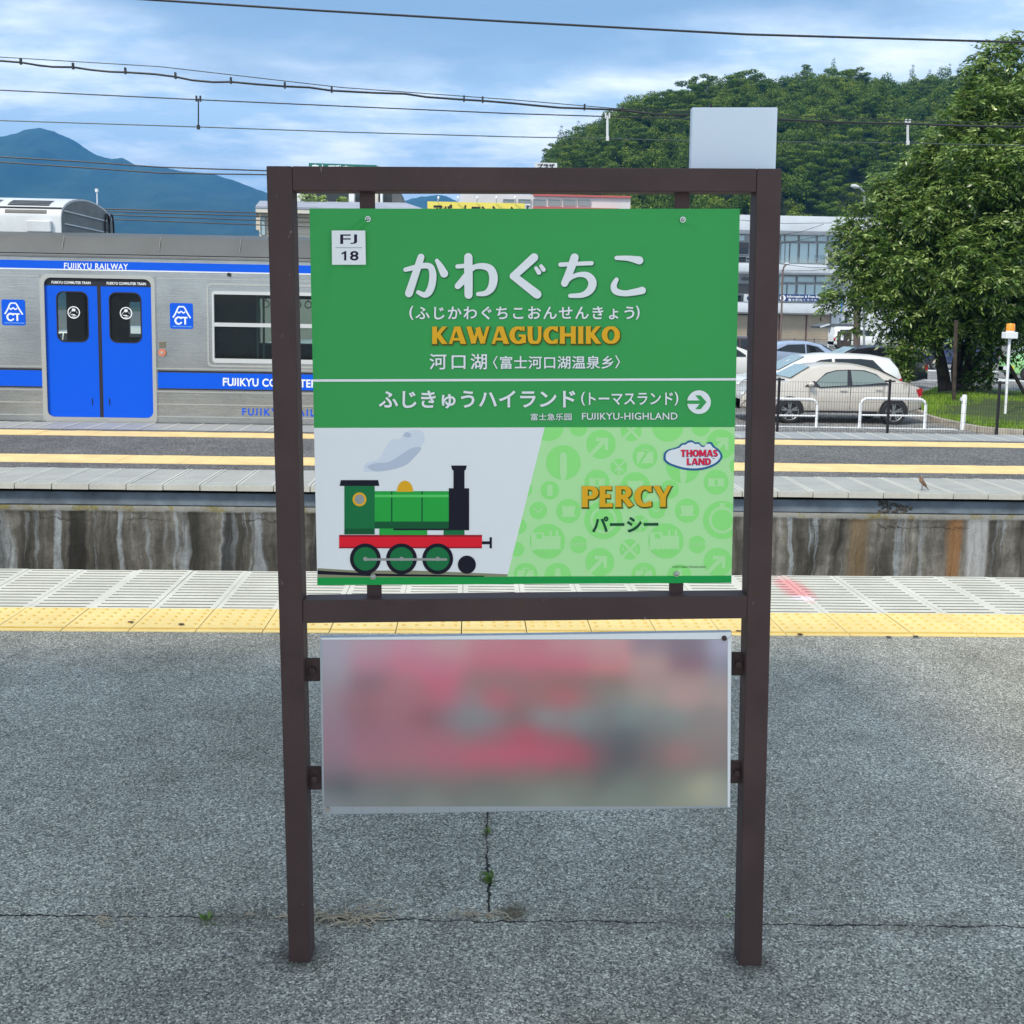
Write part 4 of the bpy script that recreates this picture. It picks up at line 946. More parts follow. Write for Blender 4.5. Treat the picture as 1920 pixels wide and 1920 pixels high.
def ring(name, outer, inner, y0, th, mat, parent, bevel=0):
    n = len(outer); vv = [(a, y0, b) for a, b in outer]+[(a, y0, b) for a, b in inner]+[(a, y0+th, b) for a, b in outer]+[(a, y0+th, b) for a, b in inner]
    ff = []
    for i in range(n):
        j = (i+1) % n; ff += [(i, j, n+j, n+i), (2*n+i, 3*n+i, 3*n+j, 2*n+j), (i, 2*n+i, 2*n+j, j), (n+i, n+j, 3*n+j, 3*n+i)]
    return MB().add(vv, ff).build(name, mat, parent, bevel=bevel)
a, b = DX[0]
ring('door_frame', rrect(a-.045, b+.045, dz0-.09, dz1+.04, .09), rrect(a+.002, b-.002, dz0+.002, dz1-.002, .085), YT-.012, .03, 'rib_light', train)
ring('door_surround_infill', rrect(a-.001, b+.001, zbot, dz1+.001, .001), rrect(a+.004, b-.004, dz0, dz1-.004, .085), YT-.004, .02, 'stainless', train)
mid = tx(187)
dm_ = []
for (x0, x1, win, cn) in ((a+.002, mid-.008, dwin[0], (0, 0, 1, 1)), (mid+.008, b-.002, dwin[1], (1, 1, 0, 0))):
    d = thing('x', None, None) if False else None
    n_ = 6
    outer = rrect(x0, x1, dz0+.004, dz1-.004, .085, n_); inner = rrect(win[0], win[1], dwz0, dwz1, .085, n_)
    if cn[1] == 0:   # square the corners at the meeting edge
        outer = [(x1 if abs(px-x1) < .09 else px, pz) for px, pz in outer]
    else: outer = [(x0 if abs(px-x0) < .09 else px, pz) for px, pz in outer]
    dr = ring('door', outer, inner, YT+.018, .03, 'train_blue', train, bevel=0)
    ring('window_seal', rrect(win[0]-.006, win[1]+.006, dwz0-.006, dwz1+.006, .09), rrect(win[0]+.008, win[1]-.008, dwz0+.008, dwz1-.008, .08), YT+.014, .02, 'black', dr)
    g = rrect(win[0], win[1], dwz0, dwz1, .085)
    MB().add([(p, YT+.03, q) for p, q in g], [tuple(range(len(g)))]).build('glass', 'glass_train', dr)
    hd = rrect(x0, x1, dz1-.004-(P(135, 535.5, YT).z-P(135, 522, YT).z)*-1*-1 if False else P((x0+x1)/2 and 135, 535.5, YT).z, dz1-.002, .07, 6, (0, cn[0] if cn[1] else 0, cn[2], 0))
    MB().prism([(p, YT+.0155, q) for p, q in hd], (0, .003, 0)).build('door_header', 'black', dr)
    cxm = (win[0]+win[1])/2
    MB().box((x1-.11) if cn[1] == 0 else (x0+.085), (x1-.10) if cn[1] == 0 else (x0+.095), YT+.012, YT+.0179, dz0+.16, dz0+.24).build('hand_grip', 'black', dr)
    lx0, ly0 = (137.2, 585.8) if cn[1] == 0 else (235.4, 587.2)
    mb = MB(); lc = P(lx0, ly0, YT); R0 = .076
    def LP(a_, b_, o=.012): return (lc.x+a_*R0, YT+.03-o, lc.z+b_*R0)
    n3 = 32
    for k in range(n3):
        t0, t1 = 2*math.pi*k/n3, 2*math.pi*(k+1)/n3
        mb.add([LP(math.cos(t0), math.sin(t0)), LP(math.cos(t1), math.sin(t1)), LP(.84*math.cos(t1), .84*math.sin(t1)), LP(.84*math.cos(t0), .84*math.sin(t0))], [(0, 1, 2, 3)])
    for pl in ([(-.22, .62), (.22, .62), (.3, .35), (.12, .12), (0, .28), (-.12, .1), (-.32, .32)], [(-.32, .3), (-.2, .4), (-.6, -.2), (-.78, -.28)], [(.3, .35), (.22, .45), (.62, -.1), (.75, -.2), (.5, -.05)], [(-.6, -.32), (.2, -.28), (.1, -.38), (.55, -.52), (.0, -.52), (-.25, -.44)], [(-.35, -.66), (.35, -.7), (.2, -.78), (-.2, -.76)]):
        mb.add([LP(u, v, .0125) for u, v in pl], [tuple(range(len(pl)))])
    mb.build('round_emblem', 'train_text', dr)
    mb = MB(); bx = (96.6, 527.2, 170, 532.3) if cn[1] == 0 else (200, 529, 273.6, 534.2)
    text_px(mb, 'FUJIKYU COMMUTER TRAIN', bx, lambda x, y: P(x, y, YT+.0145), .03, 1.02, .018); mb.build('door_lettering', 'train_text', dr)
MB().box(mid-.022, mid+.022, YT+.0165, YT+.05, dz0, dz1-.03).build('door_rubber', 'black', train)
MB().box(mid-.09, mid+.09, YT-.016, YT+.02, dz0-.02, dz0-.004).build('door_guide', 'rib_light', train)
# saloon window
ring('window_surround', rrect(W0-.075, W1+.075, wz0-.10, wz1+.10, .06), rrect(W0-.055, W1+.055, wz0-.08, wz1+.08, .05), YT-.008, .012, 'rib_light', train)
wf = ring('window_frame', rrect(W0-.012, W1+.012, wz0-.05, wz1+.006, .04), rrect(W0+.012, W1-.012, wz0+.004, wz1-.034, .01), YT-.012, .04, 'aluminium', train)
zmid = P(401, 608.3, YT).z
MB().box(W0+.012, W1-.012, YT-.01, YT+.03, zmid-.024, zmid+.024).build('sash_bar', 'aluminium', wf)
MB().box(W0+.01, W1-.01, YT+.012, YT+.016, wz0, zmid).build('glass', 'glass_train', wf); MB().box(W0+.01, W1-.01, YT+.02, YT+.024, zmid, wz1).build('glass', 'glass_train', wf)
# lettering and plates on the side
mb = MB(); text_px(mb, 'FUJIKYU RAILWAY', (120, 493.6, 240, 505.0), lambda x, y: T(x, y, .0045), .02, 1.15, .018); tag(mb.build('side_lettering', 'train_text', train), kind='stuff')
mb = MB(); text_px(mb, 'FUJIKYU COMMUTER TRAIN', (417.8, 710.5, 653, 726), lambda x, y: T(x, y, .006), .028, 1.05, .02); mb.build('side_lettering', 'train_text', train)
mb = MB(); text_px(mb, 'FUJIKYU RAILWAY', (454, 766.5, 640, 780.5), lambda x, y: T(x, y, .003), .022, 1.35, .016); tag(mb.build('lower_lettering', 'train_blue', train), kind='stuff')
for (x0, y0, x1, y1) in ((3.4, 561.6, 47.5, 610), (318.7, 568.4, 362, 616.6)):
    A_ = P(x0, (y0+y1)/2, YT).x; B_ = P(x1, (y0+y1)/2, YT).x; z0_, z1_ = P((x0+x1)/2, y1, YT).z, P((x0+x1)/2, y0, YT).z
    pl = MB().prism([(p, YT-.004, q) for p, q in rrect(A_, B_, z0_, z1_, .025)], (0, .0035, 0)).build('emblem_plate', 'train_blue', train)
    cu = lambda a_, b_, k=0: (A_+(B_-A_)*(a_-80)/920, YT-.0046-.00006*k, z1_-(z1_-z0_)*(b_-450)/1040)
    mb = MB(); k = 0
    for s in ([(200, 1040, 60), (310, 860, 60), (430, 610, 60), (540, 600, 52), (650, 610, 60), (780, 850, 60), (900, 1050, 60)], [(385, 790, 50), (450, 850, 52), (530, 780, 50), (620, 850, 52), (690, 790, 50)]):
        v, f = ribbon_quads(s, 1) if False else ribbon_quads([s[0]]+s[1:], 3); mb.add([cu(a_, b_, k) for a_, b_ in v], f); k += 1
    for s in ([(545, 1080, 62), (480, 1035, 66), (410, 1020, 70), (320, 1080, 74), (295, 1160, 76), (330, 1250, 72), (410, 1295, 66), (490, 1270, 64), (545, 1215, 60)], [(490, 1030, 60), (780, 1030, 60)], [(685, 1040, 70), (685, 1310, 70)]):
        v, f = ribbon_quads(s, 3); mb.add([cu(a_, b_, k) for a_, b_ in v], f); k += 1
    mb.build('emblem', 'train_text', pl)
    mb = MB(); text_px(mb, 'FUJIKYU COMMUTER TRAIN', (170, 1370, 950, 1420), lambda a_, b_: cu(a_, b_, 2), .03); mb.build('emblem_caption', M('pale_blue_letters', (.2, .45, .8), .4).m, pl)
c = T(304.7, 661, .0); mb = MB().disc((c.x, YT-.012, c.z), (0, 1, 0), .046, .022, 20); mb.build('door_button', M('button_red', (.62, .20, .12), .4).m, train, smooth=True)
MB().disc((c.x, YT-.025, c.z), (0, 1, 0), .018, .006, 14).build('button_centre', 'rib_light', train)
c = T(304.7, 646, .0); MB().box(c.x-.04, c.x+.04, YT-.008, YT, c.z-.04, c.z+.04).build('button_plate', M('bronze', (.2, .18, .14), .5, .5).m, train, bevel=.004)
c = T(430, 515, 0); MB().disc((c.x, YT-.015, c.z), (0, 1, 0), .024, .03, 16).build('side_lamp', 'black', train); MB().box(c.x-.09, c.x+.09, YT-.008, YT, c.z-.012, c.z+.0).build('lamp_bracket', 'rib_light', train)
# roof air-conditioner with arched lid
ay0, ay1 = YT+.42, YT+2.42; axr = P(114.6, 430, ay0).x; axl = XL; az0 = P(100, 436, ay0).z; az1 = P(113, 408.5, ay0).z; atop = P(145, 377, (ay0+ay1)/2+.1).z
prof = [(ay0, az0-.06), (ay0, az1)]+[(ay0+(ay1-ay0)*k/16, az1+(atop-az1)*math.sin(math.pi*(.08+.92*k/16) if k < 16 else math.pi)**.8 if k < 16 else az1-.02) for k in range(1, 17)]+[(ay1, az0-.06)]
prof = [(ay0, az0-.06), (ay0, az1)]+[((ay0+ay1)/2-(ay1-ay0)/2*math.cos(math.pi*k/16), az1+(atop-az1)*math.sin(math.pi*k/16)**.85) for k in range(1, 16)]+[(ay1, az1), (ay1, az0-.06)]
n = len(prof); vv = [(axl, y, z) for y, z in prof]+[(axr, y, z) for y, z in prof]
ac = MB().add(vv, [(i, i+1, n+i+1, n+i) for i in range(n-1)]+[tuple(range(n-1, -1, -1)), tuple(range(n, 2*n))]).build('roof_air_conditioner', 'white_plastic', train, smooth=True)
v2 = [(axr+.006, y+(.03 if y < (ay0+ay1)/2 else -.03), z-.02) for y, z in prof]
MB().add(v2, [tuple(range(n))]).build('end_plate', var('unit_end_grey', (.17, .18, .18), .6, .2, 4), ac)
def onarch(u):
    t = math.pi*u; return ((ay0+ay1)/2-(ay1-ay0)/2*math.cos(t), az1+(atop-az1)*math.sin(t)**.85)
mb = MB(); mb2 = MB()
for (u0, u1, k0, st_) in ((.14, .25, .55, 0), (.035, .075, .5, 1)):
    for q in range(7):
        xa = axr-.18-q*.64; xb = xa-.52
        if xb < axl: break
        for r in range(4):
            ua = u0+(u1-u0)*r/4; ub = ua+(u1-u0)*.15
            for (u_, v_, bb, off) in ((ua, ub, mb, .006), (ub+.004, u0+(u1-u0)*(r+1)/4-.003, mb2, .004)):
                p1 = onarch(u_); p2 = onarch(v_); bb.add([(xa, p1[0], p1[1]+off), (xb, p1[0], p1[1]+off), (xb, p2[0], p2[1]+off), (xa, p2[0], p2[1]+off)], [(0, 1, 2, 3)])
tag(mb.build('grille_gaps', 'black', ac), kind='stuff'); mb2.build('grille', var('grille_grey', (.26, .26, .24), .6, .2, 5), ac)
mb = MB()
for u in (.105,): p1 = onarch(u); mb.box(axl, axr, p1[0]-.012, p1[0]+.004, p1[1]-.004, p1[1]+.012)
mb.build('lid_seam', 'dark', ac)
pa = P(52, 430, ay0).x; pb = P(98, 430, ay0).x
MB().box(pa, pb, ay0-.05, ay0, az0, P(70, 413.5, ay0).z).build('service_box', 'white_plastic', ac, bevel=.012)
mb = MB()
for r, z0_ in ((.0, .12), (.0, .28)): mb.box(axr+.006, axr+.02, ay0+.1, ay1-.35, az0+z0_-.008, az0+z0_+.008)
mb.build('end_rail', 'white_plastic', ac)
mb = MB(); cl = ((ay0+ay1)/2+.62, az0+.18)
for q in (0, .07): mb.tube([(axr+.03+q*.5, cl[0]+q+.09*math.cos(t), cl[1]-.02+.22*math.sin(t)) for t in np.linspace(-1.0, 4.1, 16)], .013, 6)
mb.build('cable_loop', 'black', ac, smooth=True)

# ================================================================== OVERHEAD WIRES
MAT['wire'] = M('wire_dark', (.02, .024, .03), .5).m; MAT['wire_green'] = M('wire_verdigris', (.05, .075, .07), .5).m
def wire(name, pts, Y, r, label, mat='wire', group='overhead wires', cat='wire', wav=0):
    p3 = [P(x, y, Y) for x, y in pts]; a = p3[0]+(p3[0]-p3[1])*1.5; b = p3[-1]+(p3[-1]-p3[-2])*1.2
    mb = MB().tube([a]+p3+[b], r, 6)
    return tag(mb.build(name, mat, smooth=True), label, cat, group)
wire('contact_wire', [(290, 0), (600, 20), (960, 41), (1400, 64.5), (1920, 79.5)], 7.3, .0075, 'thick black wire crossing the very top of the sky')
wire('messenger_wire', [(0, 107), (300, 125), (640, 164), (960, 187), (1160, 204), (1300, 209), (1460, 216), (1700, 226), (1920, 231)], 15.2, .006, 'thin wire just above the wavy black cable')
cb = [(0, 114)]+[(x, y) for x, y in [(39, 117), (75, 123), (100, 125.5), (137, 126), (170, 131), (205, 134.5), (235, 135.5), (290, 139), (329, 144), (360, 150.5), (400, 154), (433, 153.5), (480, 158), (534, 162), (580, 164), (622, 170), (700, 174), (760, 176), (800, 182), (870, 187), (905, 189), (960, 193.5), (1000, 197.5), (1050, 202), (1096, 203.5), (1168, 206.5), (1200, 211), (1240, 215), (1300, 215), (1460, 224), (1560, 229), (1640, 231), (1700, 232), (1800, 236), (1920, 238)]]
cab = wire('aerial_cable', cb, 15.25, .015, 'wavy thick black cable clipped below its carrier wire', cat='cable')
mb = MB()
for x, y in [(39, 116), (137, 125), (235, 134), (329, 143), (433, 152), (534, 161), (622, 169), (870, 186), (905, 188), (1096, 202), (1168, 205)]:
    q = P(x, y, 15.25); mb.box(q.x-.012, q.x+.012, q.y-.02, q.y+.02, q.z-.035, q.z+.05)
mb.build('cable_clip', 'wire', cab)
wire('feeder_wire', [(0, 169), (372, 187), (640, 199), (960, 213), (1139, 218.5), (1300, 223), (1700, 231), (1920, 239)], 15.9, .009, 'upper of the two wires joined by the short vertical droppers')
wire('lower_contact_wire', [(0, 226), (372, 238), (640, 247.5), (960, 256.5), (1139, 260), (1300, 264), (1700, 268.5), (1920, 273)], 15.9, .008, 'lower of the two wires joined by the short vertical droppers', 'wire_green')
for x, y0, y1, l in ((372, 185, 238.5, 'short dark dropper hanging between two wires over the train'), (1139, 217, 260, 'short pale dropper hanging between two wires before the hillside edge'), (1702, 229, 268, 'short pale dropper hanging between two wires beside the big tree')):
    q0, q1 = P(x, y0, 15.9), P(x, y1, 15.9); mb = MB().tube([q0, q1], .010 if x < 400 else .019, 6); mb.box(q1.x-.02, q1.x+.02, q1.y-.02, q1.y+.02, q1.z-.03, q1.z+.03)
    for s in (-1, 1): mb.box(q0.x+s*.028-.01, q0.x+s*.028+.01, q0.y-.02, q0.y+.02, q0.z-.04, q0.z+.04)
    tag(mb.build('dropper', 'black_paint' if x < 400 else 'white_plastic'), l, 'wire dropper', 'droppers between the overhead wires')
for pts, l in (([(0, 294), (150, 303), (300, 313.5), (497, 320)], 'upper of two thin wires crossing in front of the blue mountain ridge'), ([(0, 304), (150, 314), (300, 324.5), (497, 327.5)], 'lower of two thin wires crossing in front of the blue mountain ridge')):
    wire('power_line', pts, 30, .02, l)
for k, (a, b) in enumerate(((392, 399), (396.5, 405), (403, 413), (411, 421.5))):
    wire('power_line', [(150, a-2), (206, a), (480, b)], 34, .02, ['topmost', 'second', 'third', 'lowest'][k]+' of four wires between the train roof and the cream house')

# ================================================================== FENCE, BARRIERS, POLES IN FRONT OF THE CAR PARK
YFc = 19.2
fen = thing('mesh_fence', 'low black wire mesh fence along the car park behind the opposite platform', 'fence', P(1600, 800, YFc))
fx = lambda x: P(x, 720, YFc).x
xp = fx(1462); stp = fx(1670)-fx(1462); ztf = P(1667, 715.5, YFc).z
mesh_mb = MB().box(0, 0, 0, 0, 0, 0); mesh_mb = MB(); nxw = int(stp/.0485)
for k in range(nxw):
    x = k*stp/nxw; mesh_mb.box(x-.0016, x+.0016, -.0016, .0016, GZ+.05, ztf-.02)
for z in np.linspace(GZ+.08, ztf-.03, 8): mesh_mb.box(0, stp, -.0045, -.0018, z-.002, z+.002)
mm_ = mesh_mb.mesh('wire_mesh'); mm_.materials.append(MAT['black_paint'])
pm_ = MB().tube([(0, .03, GZ), (0, .03, ztf+.04)], .026, 10); pm_.box(-.09, .09, 0, .06, ztf-.01, ztf+.02); pm_.box(-.06, .06, 0, .06, GZ+.38, GZ+.40); pmm = pm_.mesh('fence_post'); pmm.materials.append(MAT['black_paint'])
for k in range(-2, 4):
    for me, nm in ((mm_, 'wire_mesh'), (pmm, 'fence_post')):
        o = bpy.data.objects.new(nm, me); COL.objects.link(o); o.location = (xp+k*stp, YFc, 0); attach(o, fen); 
        if nm == 'wire_mesh': o['kind'] = 'stuff'
YBr = 23.9
def barrier(xa, xb, label):
    A_ = P(xa, 807, YBr).x; B_ = P(xb, 807, YBr).x; zt_ = P((xa+xb)/2, 748, YBr).z; r = .16
    t = thing('hoop_barrier', label, 'barrier', ((A_+B_)/2, YBr, GZ), 'white hoop barriers by the silver car')
    pts = [(A_, YBr, GZ)]+[(A_+r-r*math.cos(a_), YBr, zt_-r+r*math.sin(a_)) for a_ in np.linspace(0, math.pi/2, 7)]+[(B_-r+r*math.sin(a_), YBr, zt_-r+r*math.cos(a_)) for a_ in np.linspace(0, math.pi/2, 7)]+[(B_, YBr, GZ)]
    MB().tube(pts, .034, 12).build('hoop', 'white_paint', t, smooth=True)
    zc_ = P((xa+xb)/2, 779, YBr).z; MB().tube([(A_, YBr, zc_), (B_, YBr, zc_)], .021, 10).build('crossbar', 'white_paint', t, smooth=True)
barrier(1404, 1530, 'white tubular hoop barrier in front of the silver sedan front wheel'); barrier(1611, 1733, 'white tubular hoop barrier in front of the silver sedan rear wheel')
q = P(1804.5, 808, 23.8); bol = thing('bollard', 'short white round bollard between the hoop barriers and the beacon pole', 'bollard', (q.x, 23.8, GZ))
zt_ = P(1807, 740, 23.8).z; MB().tube([(q.x, 23.8, GZ), (q.x, 23.8, zt_-.02), (q.x, 23.8, zt_)], [.052, .052, .035], 14).build('bollard_post', 'white_paint', bol, smooth=True)
MB().box(q.x-.085, q.x-.05, 23.76, 23.84, zt_-.14, zt_-.06).build('bollard_clip', 'white_paint', bol)
YBe = 25.2; q = P(1884, 790, YBe); zb1 = P(1891, 622, YBe).z
bea = thing('beacon_pole', 'white pole with orange warning beacon beside the big tree', 'beacon', (q.x, YBe, GZ)); q1 = P(1893, 634, YBe); xb_ = q1.x
MB().tube([(q.x, YBe, GZ+.1), (xb_, YBe, q1.z)], .034, 12).build('pole', 'white_paint', bea, smooth=True)
z0_, z1_ = P(1893, 635, YBe).z, P(1893, 622.5, YBe).z; MB().box(xb_-.145, xb_+.145, YBe-.12, YBe+.12, z0_, z1_).build('control_box', 'white_paint', bea, bevel=.015)
zo = P(1893, 606.5, YBe).z; oc = P(1895, 614, YBe).x; MB().tube([(oc, YBe, z1_), (oc, YBe, z1_+.03)], .10, 16).build('beacon_base', 'white_paint', bea)
MB().tube([(oc, YBe, z1_+.03), (oc, YBe, zo-.02), (oc, YBe, zo)], [.105, .098, .08], 18).build('beacon_lamp', M('amber_lens', (.85, .30, .02), .2, 0, .6).m, bea, smooth=True)

# ================================================================== CARS
def lerp_tab(tab, x):
    for (x0, z0), (x1, z1) in zip(tab, tab[1:]):
        if x <= x1: return z0+(z1-z0)*max(0, (x-x0))/(x1-x0 if x1 > x0 else 1)
    return tab[-1][1]
def car(name, label, cat, px, Y, spec, paint, flip=False, rz=0, group='parked cars', detail=1, glass='glass_car'):
    """spec: top profile, belt, windows in metres (x from the nose); car faces -X unless flip; px = pixel x of the car's middle"""
    L = spec['top'][-1][0]; Wd = spec.get('w', .85)
    c = P(px, 700, Y); root = thing(name, label, cat, (c.x, Y+Wd, GZ), group, rz)
    sgn = -1 if flip else 1
    X_ = lambda x: sgn*(x-L/2)
    top = spec['top']; belt = spec['belt']; bot = spec.get('bot', .24)
    xs = sorted({round(x, 3) for x, _ in top} | {round(a, 3) for a in np.linspace(.02, L-.02, 30)})
    def hw(x): u = abs(x/L*2-1); return Wd*(1-.16*max(0, (u-.72)/.28)**2)
    def tz_(x): return lerp_tab(top, x)
    def bz_(x): return min(lerp_tab(belt, x), tz_(x)-.015)
    def rw_(x): return max(hw(x)*.60, hw(x)-max(0, tz_(x)-bz_(x))*.44)
    rings = []
    for x in xs:
        w, b, t = hw(x), bz_(x), tz_(x); r = rw_(x); zb = bot+(.10*max(0, (abs(x/L*2-1)-.8)/.2))
        half = [(.0, zb), (.78*w, zb), (.95*w, zb+.05), (w, zb+.20), (w*1.0, b*.72), (w*.985, b*.86), (w*.955, b), (r, max(b+.006, t-.06)), (r-.10, max(b+.01, t-.012)), (0, t+.012)]
        rings.append([(X_(x), -y, z) for y, z in half]+[(X_(x), y, z) for y, z in half[-2:0:-1]])
    n = len(rings[0]); vv = [p for r in rings for p in r]; ff = []
    for i in range(len(rings)-1):
        for k in range(n): k2 = (k+1) % n; ff.append((i*n+k, (i+1)*n+k, (i+1)*n+k2, i*n+k2))
    ff += [tuple(range(n-1, -1, -1)), tuple((len(rings)-1)*n+k for k in range(n))]
    if flip: ff = [f[::-1] for f in ff]
    body = MB().add(vv, ff).build('body', paint, root, smooth=True, local=True)
    def sy(x, z, s, o=.006):
        b, t, w, r = bz_(x), tz_(x), hw(x), rw_(x)
        y = w*.955+(r-w*.955)*(z-b)/max(.05, t-.06-b) if z > b else w*(.985 if z > b*.86 else 1.0)
        return (X_(x), s*(y+o), z)
    for s in (-1, 1):
        for wi, (nm, poly, mt) in enumerate(spec['side']):
            if s == 1 and not detail: continue
            pl = [sy(x, z, s, .006 if nm != 'window' else .022) for x, z in poly]
            if (s == 1) != flip: pl = pl[::-1]
            MB().add(pl, [tuple(range(len(pl)))]).build(nm, mt or glass, root, local=True)
        if detail:
            for (x, z, w_) in spec.get('handles', []): 
                y = hw(x)*1.0+.01; MB().box(min(X_(x), X_(x+w_)), max(X_(x), X_(x+w_)), s*y-.012, s*y+.012, z-.016, z+.016).build('door_handle', paint, root, bevel=.006, local=True)
            for xl in spec.get('shut', []):
                MB().box(X_(xl)-.004, X_(xl)+.004, s*(hw(xl)+.001)-.003, s*(hw(xl)+.001)+.003, bot+.1, bz_(xl)).build('door_gap', 'dark', root, local=True)
    for (xa, xb) in spec.get('screens', []):
        za_, zb_ = tz_(xa)+.03, tz_(xb)+.02; wa, wb = hw(xa)*.80, rw_(xb)*.88
        if zb_ < za_: wa, wb = rw_(xa)*.88, hw(xb)*.76
        V = [(X_(xa), -wa, za_), (X_(xa), wa, za_), (X_(xb), wb, zb_), (X_(xb), -wb, zb_)]
        MB().add(V, [(0, 1, 2, 3)]).build('windscreen', 'glass_screen', root, local=True)
    if detail:
        for s in (-1, 1): y = hw(L/2)*.98; MB().box(min(X_(spec['wheels'][0]+.4), X_(spec['wheels'][1]-.4)), max(X_(spec['wheels'][0]+.4), X_(spec['wheels'][1]-.4)), s*y-.02, s*y+.012, bot+.015, bot+.06).build('sill_shadow_line', 'black', root, local=True)  # black strip stands in for the shadow line along the sill
    for wi, (wx) in enumerate(spec['wheels']):
        r = spec.get('r', .30)
        for s in (-1, 1):
            ar = r+.055; y = s*(hw(wx)+.004); mb = MB(); k = 14; pts = [(X_(wx+ar*math.cos(math.pi*a/k)), y, max(bot-.01, r+.0+ar*math.sin(math.pi*a/k))) for a in range(k+1)]+[(X_(wx-ar), y, bot-.01), (X_(wx+ar), y, bot-.01)]
            mb.add(pts, [tuple(range(len(pts)))]); mb.build('wheel_arch', 'tyre', root, local=True)
            yc_ = s*(hw(wx)-.055); o = s*.095
            wv = MB(); prof_ = [(r-.075, -.1), (r-.02, -.1), (r, -.07), (r, .07), (r-.02, .1), (r-.085, .1)]; nseg = 28
            vv = []; 
            for k in range(nseg):
                a_ = 2*math.pi*k/nseg
                for rr, yy in prof_: vv.append((X_(wx)+rr*math.cos(a_), yc_+s*yy, r+rr*math.sin(a_)))
            m_ = len(prof_); ff = [(k*m_+j, k*m_+j+1, ((k+1) % nseg)*m_+j+1, ((k+1) % nseg)*m_+j) for k in range(nseg) for j in range(m_-1)]
            wh = wv.add(vv, ff).build('wheel', 'tyre', root, smooth=True, local=True)
            MB().disc((X_(wx), yc_+s*.03, r), (0, 1, 0), r-.08, .02, 24).build('wheel_hub', 'dark', wh, local=True)
            rm = MB(); 
            for k in range(10):
                a_ = 2*math.pi*(k//2)/5+(.16 if k % 2 else -.16)+.3; d = Vector((math.cos(a_), 0, math.sin(a_))); tt = Vector((-math.sin(a_), 0, math.cos(a_)))*.014; cc_ = Vector((X_(wx), yc_+s*.075, r))
                rm.prism([cc_+d*.03-tt, cc_+d*(r-.085)-tt*1.4, cc_+d*(r-.085)+tt*1.4, cc_+d*.03+tt], (0, -s*.02, 0))
            rm.disc((X_(wx), yc_+s*.078, r), (0, 1, 0), .045, .02, 14)
            rm.tube([(X_(wx)+(r-.082)*math.cos(a_), yc_+s*.09, r+(r-.082)*math.sin(a_)) for a_ in np.linspace(0, 2*math.pi, 25)], .012, 5, False)
            rm.build('rim', 'rim', wh, local=True)
    if detail:
        for s in (-1, 1):
            mx0 = spec.get('mirror', 1.55); zz_ = bz_(mx0)+.07
            MB().sphere((X_(mx0), s*(hw(mx0)+.09), zz_), .1, 12, 8, (.8, .75, .62)).build('wing_mirror', paint, root, smooth='all', local=True)
            hy = hw(.12)*.80
            MB().sphere((X_(.14), s*hy, spec.get('hl', .66)), .10, 12, 8, (1.3, .8, .75)).build('headlight', M('lamp_lens', (.6, .62, .62), .1, .2).m if 'ml' not in MAT else MAT['ml'], root, smooth='all', local=True)
            tl = spec.get('tl', [(L-.16, .86), (L-.005, .89), (L-.01, .70), (L-.10, .66)])
            pl = [(X_(x), s*(hw(min(x, L-.03))*.99+.008), z) for x, z in tl]
            MB().prism(pl, (0, -s*.05, 0)).build('tail_light', 'tail', root, local=True)
        MB().box(min(X_(-.015), X_(.02)), max(X_(-.015), X_(.02)), -.17, .17, .40, .56).build('number_plate', 'white_paint', root, local=True)
        MB().box(min(X_(.005), X_(.1)), max(X_(.005), X_(.1)), -.42, .42, .30, .38).build('grille', 'dark', root, local=True)
    return root
MAT['ml'] = M('lamp_lens', (.6, .62, .62), .1, .2).m
MAT['tail'] = M('tail_red', (.5, .01, .02), .2).m
def carpaint(name, c, metal=.25): 
    m = M(name, c, .32, metal, .5); m.b.inputs['Coat Weight'].default_value = .6; m.b.inputs['Coat Roughness'].default_value = .08
    p = m.pos(obj=True); a = m.noise(p, 1.6, 4, .6); m.base(m.ramp(a, [(.3, tuple(x*.93 for x in c)), (.7, c)])); return m.m
cv = lambda x, y: ((x-30)/407, (995-y)/407)
sedan = dict(top=[(0, .50), (.03, .64), (.14, .78), (.45, .90), (.86, .985), (1.15, 1.03), (1.45, 1.22), (1.70, 1.35), (1.95, 1.40), (2.30, 1.425), (2.75, 1.415), (3.05, 1.375), (3.32, 1.30), (3.60, 1.17), (3.88, 1.04), (4.10, .99), (4.30, .93), (4.37, .80), (4.39, .5)],
    belt=[(0, .80), (1.15, .84), (1.6, .87), (3.5, .965), (4.39, .95)], w=.85, r=.295, wheels=[1.15, 3.66], mirror=1.62, bot=.25,
    side=[('window', [cv(790, 638), cv(762, 600), cv(800, 560), cv(870, 512), cv(960, 487), cv(1072, 478), cv(1056, 620)], None), ('window', [cv(1108, 616), cv(1104, 478), cv(1230, 484), cv(1330, 512), cv(1400, 553), cv(1448, 600)], None),
          ('pillar_trim', [cv(640, 640), cv(690, 602), cv(742, 582), cv(762, 600), cv(790, 638)], 'black'), ('window_surround', [cv(745, 602), cv(860, 505), cv(960, 478), cv(1090, 470), (cv(1240, 474)), cv(1350, 508), cv(1462, 604), cv(1455, 609), cv(1440, 610), cv(785, 646)], 'black')],
    handles=[(2.35, .80, .16), (3.20, .83, .16)], shut=[1.62, 2.60, 3.40, .52, 4.02], screens=[(1.18, 1.68), (3.34, 3.86)], tl=[(4.22, .84), (4.385, .87), (4.385, .70), (4.29, .66)])
car('silver_sedan', 'champagne silver four-door sedan parked side-on behind the black mesh fence', 'car', 1565, 24.75, sedan, carpaint('champagne_paint', (.60, .56, .50), .15))
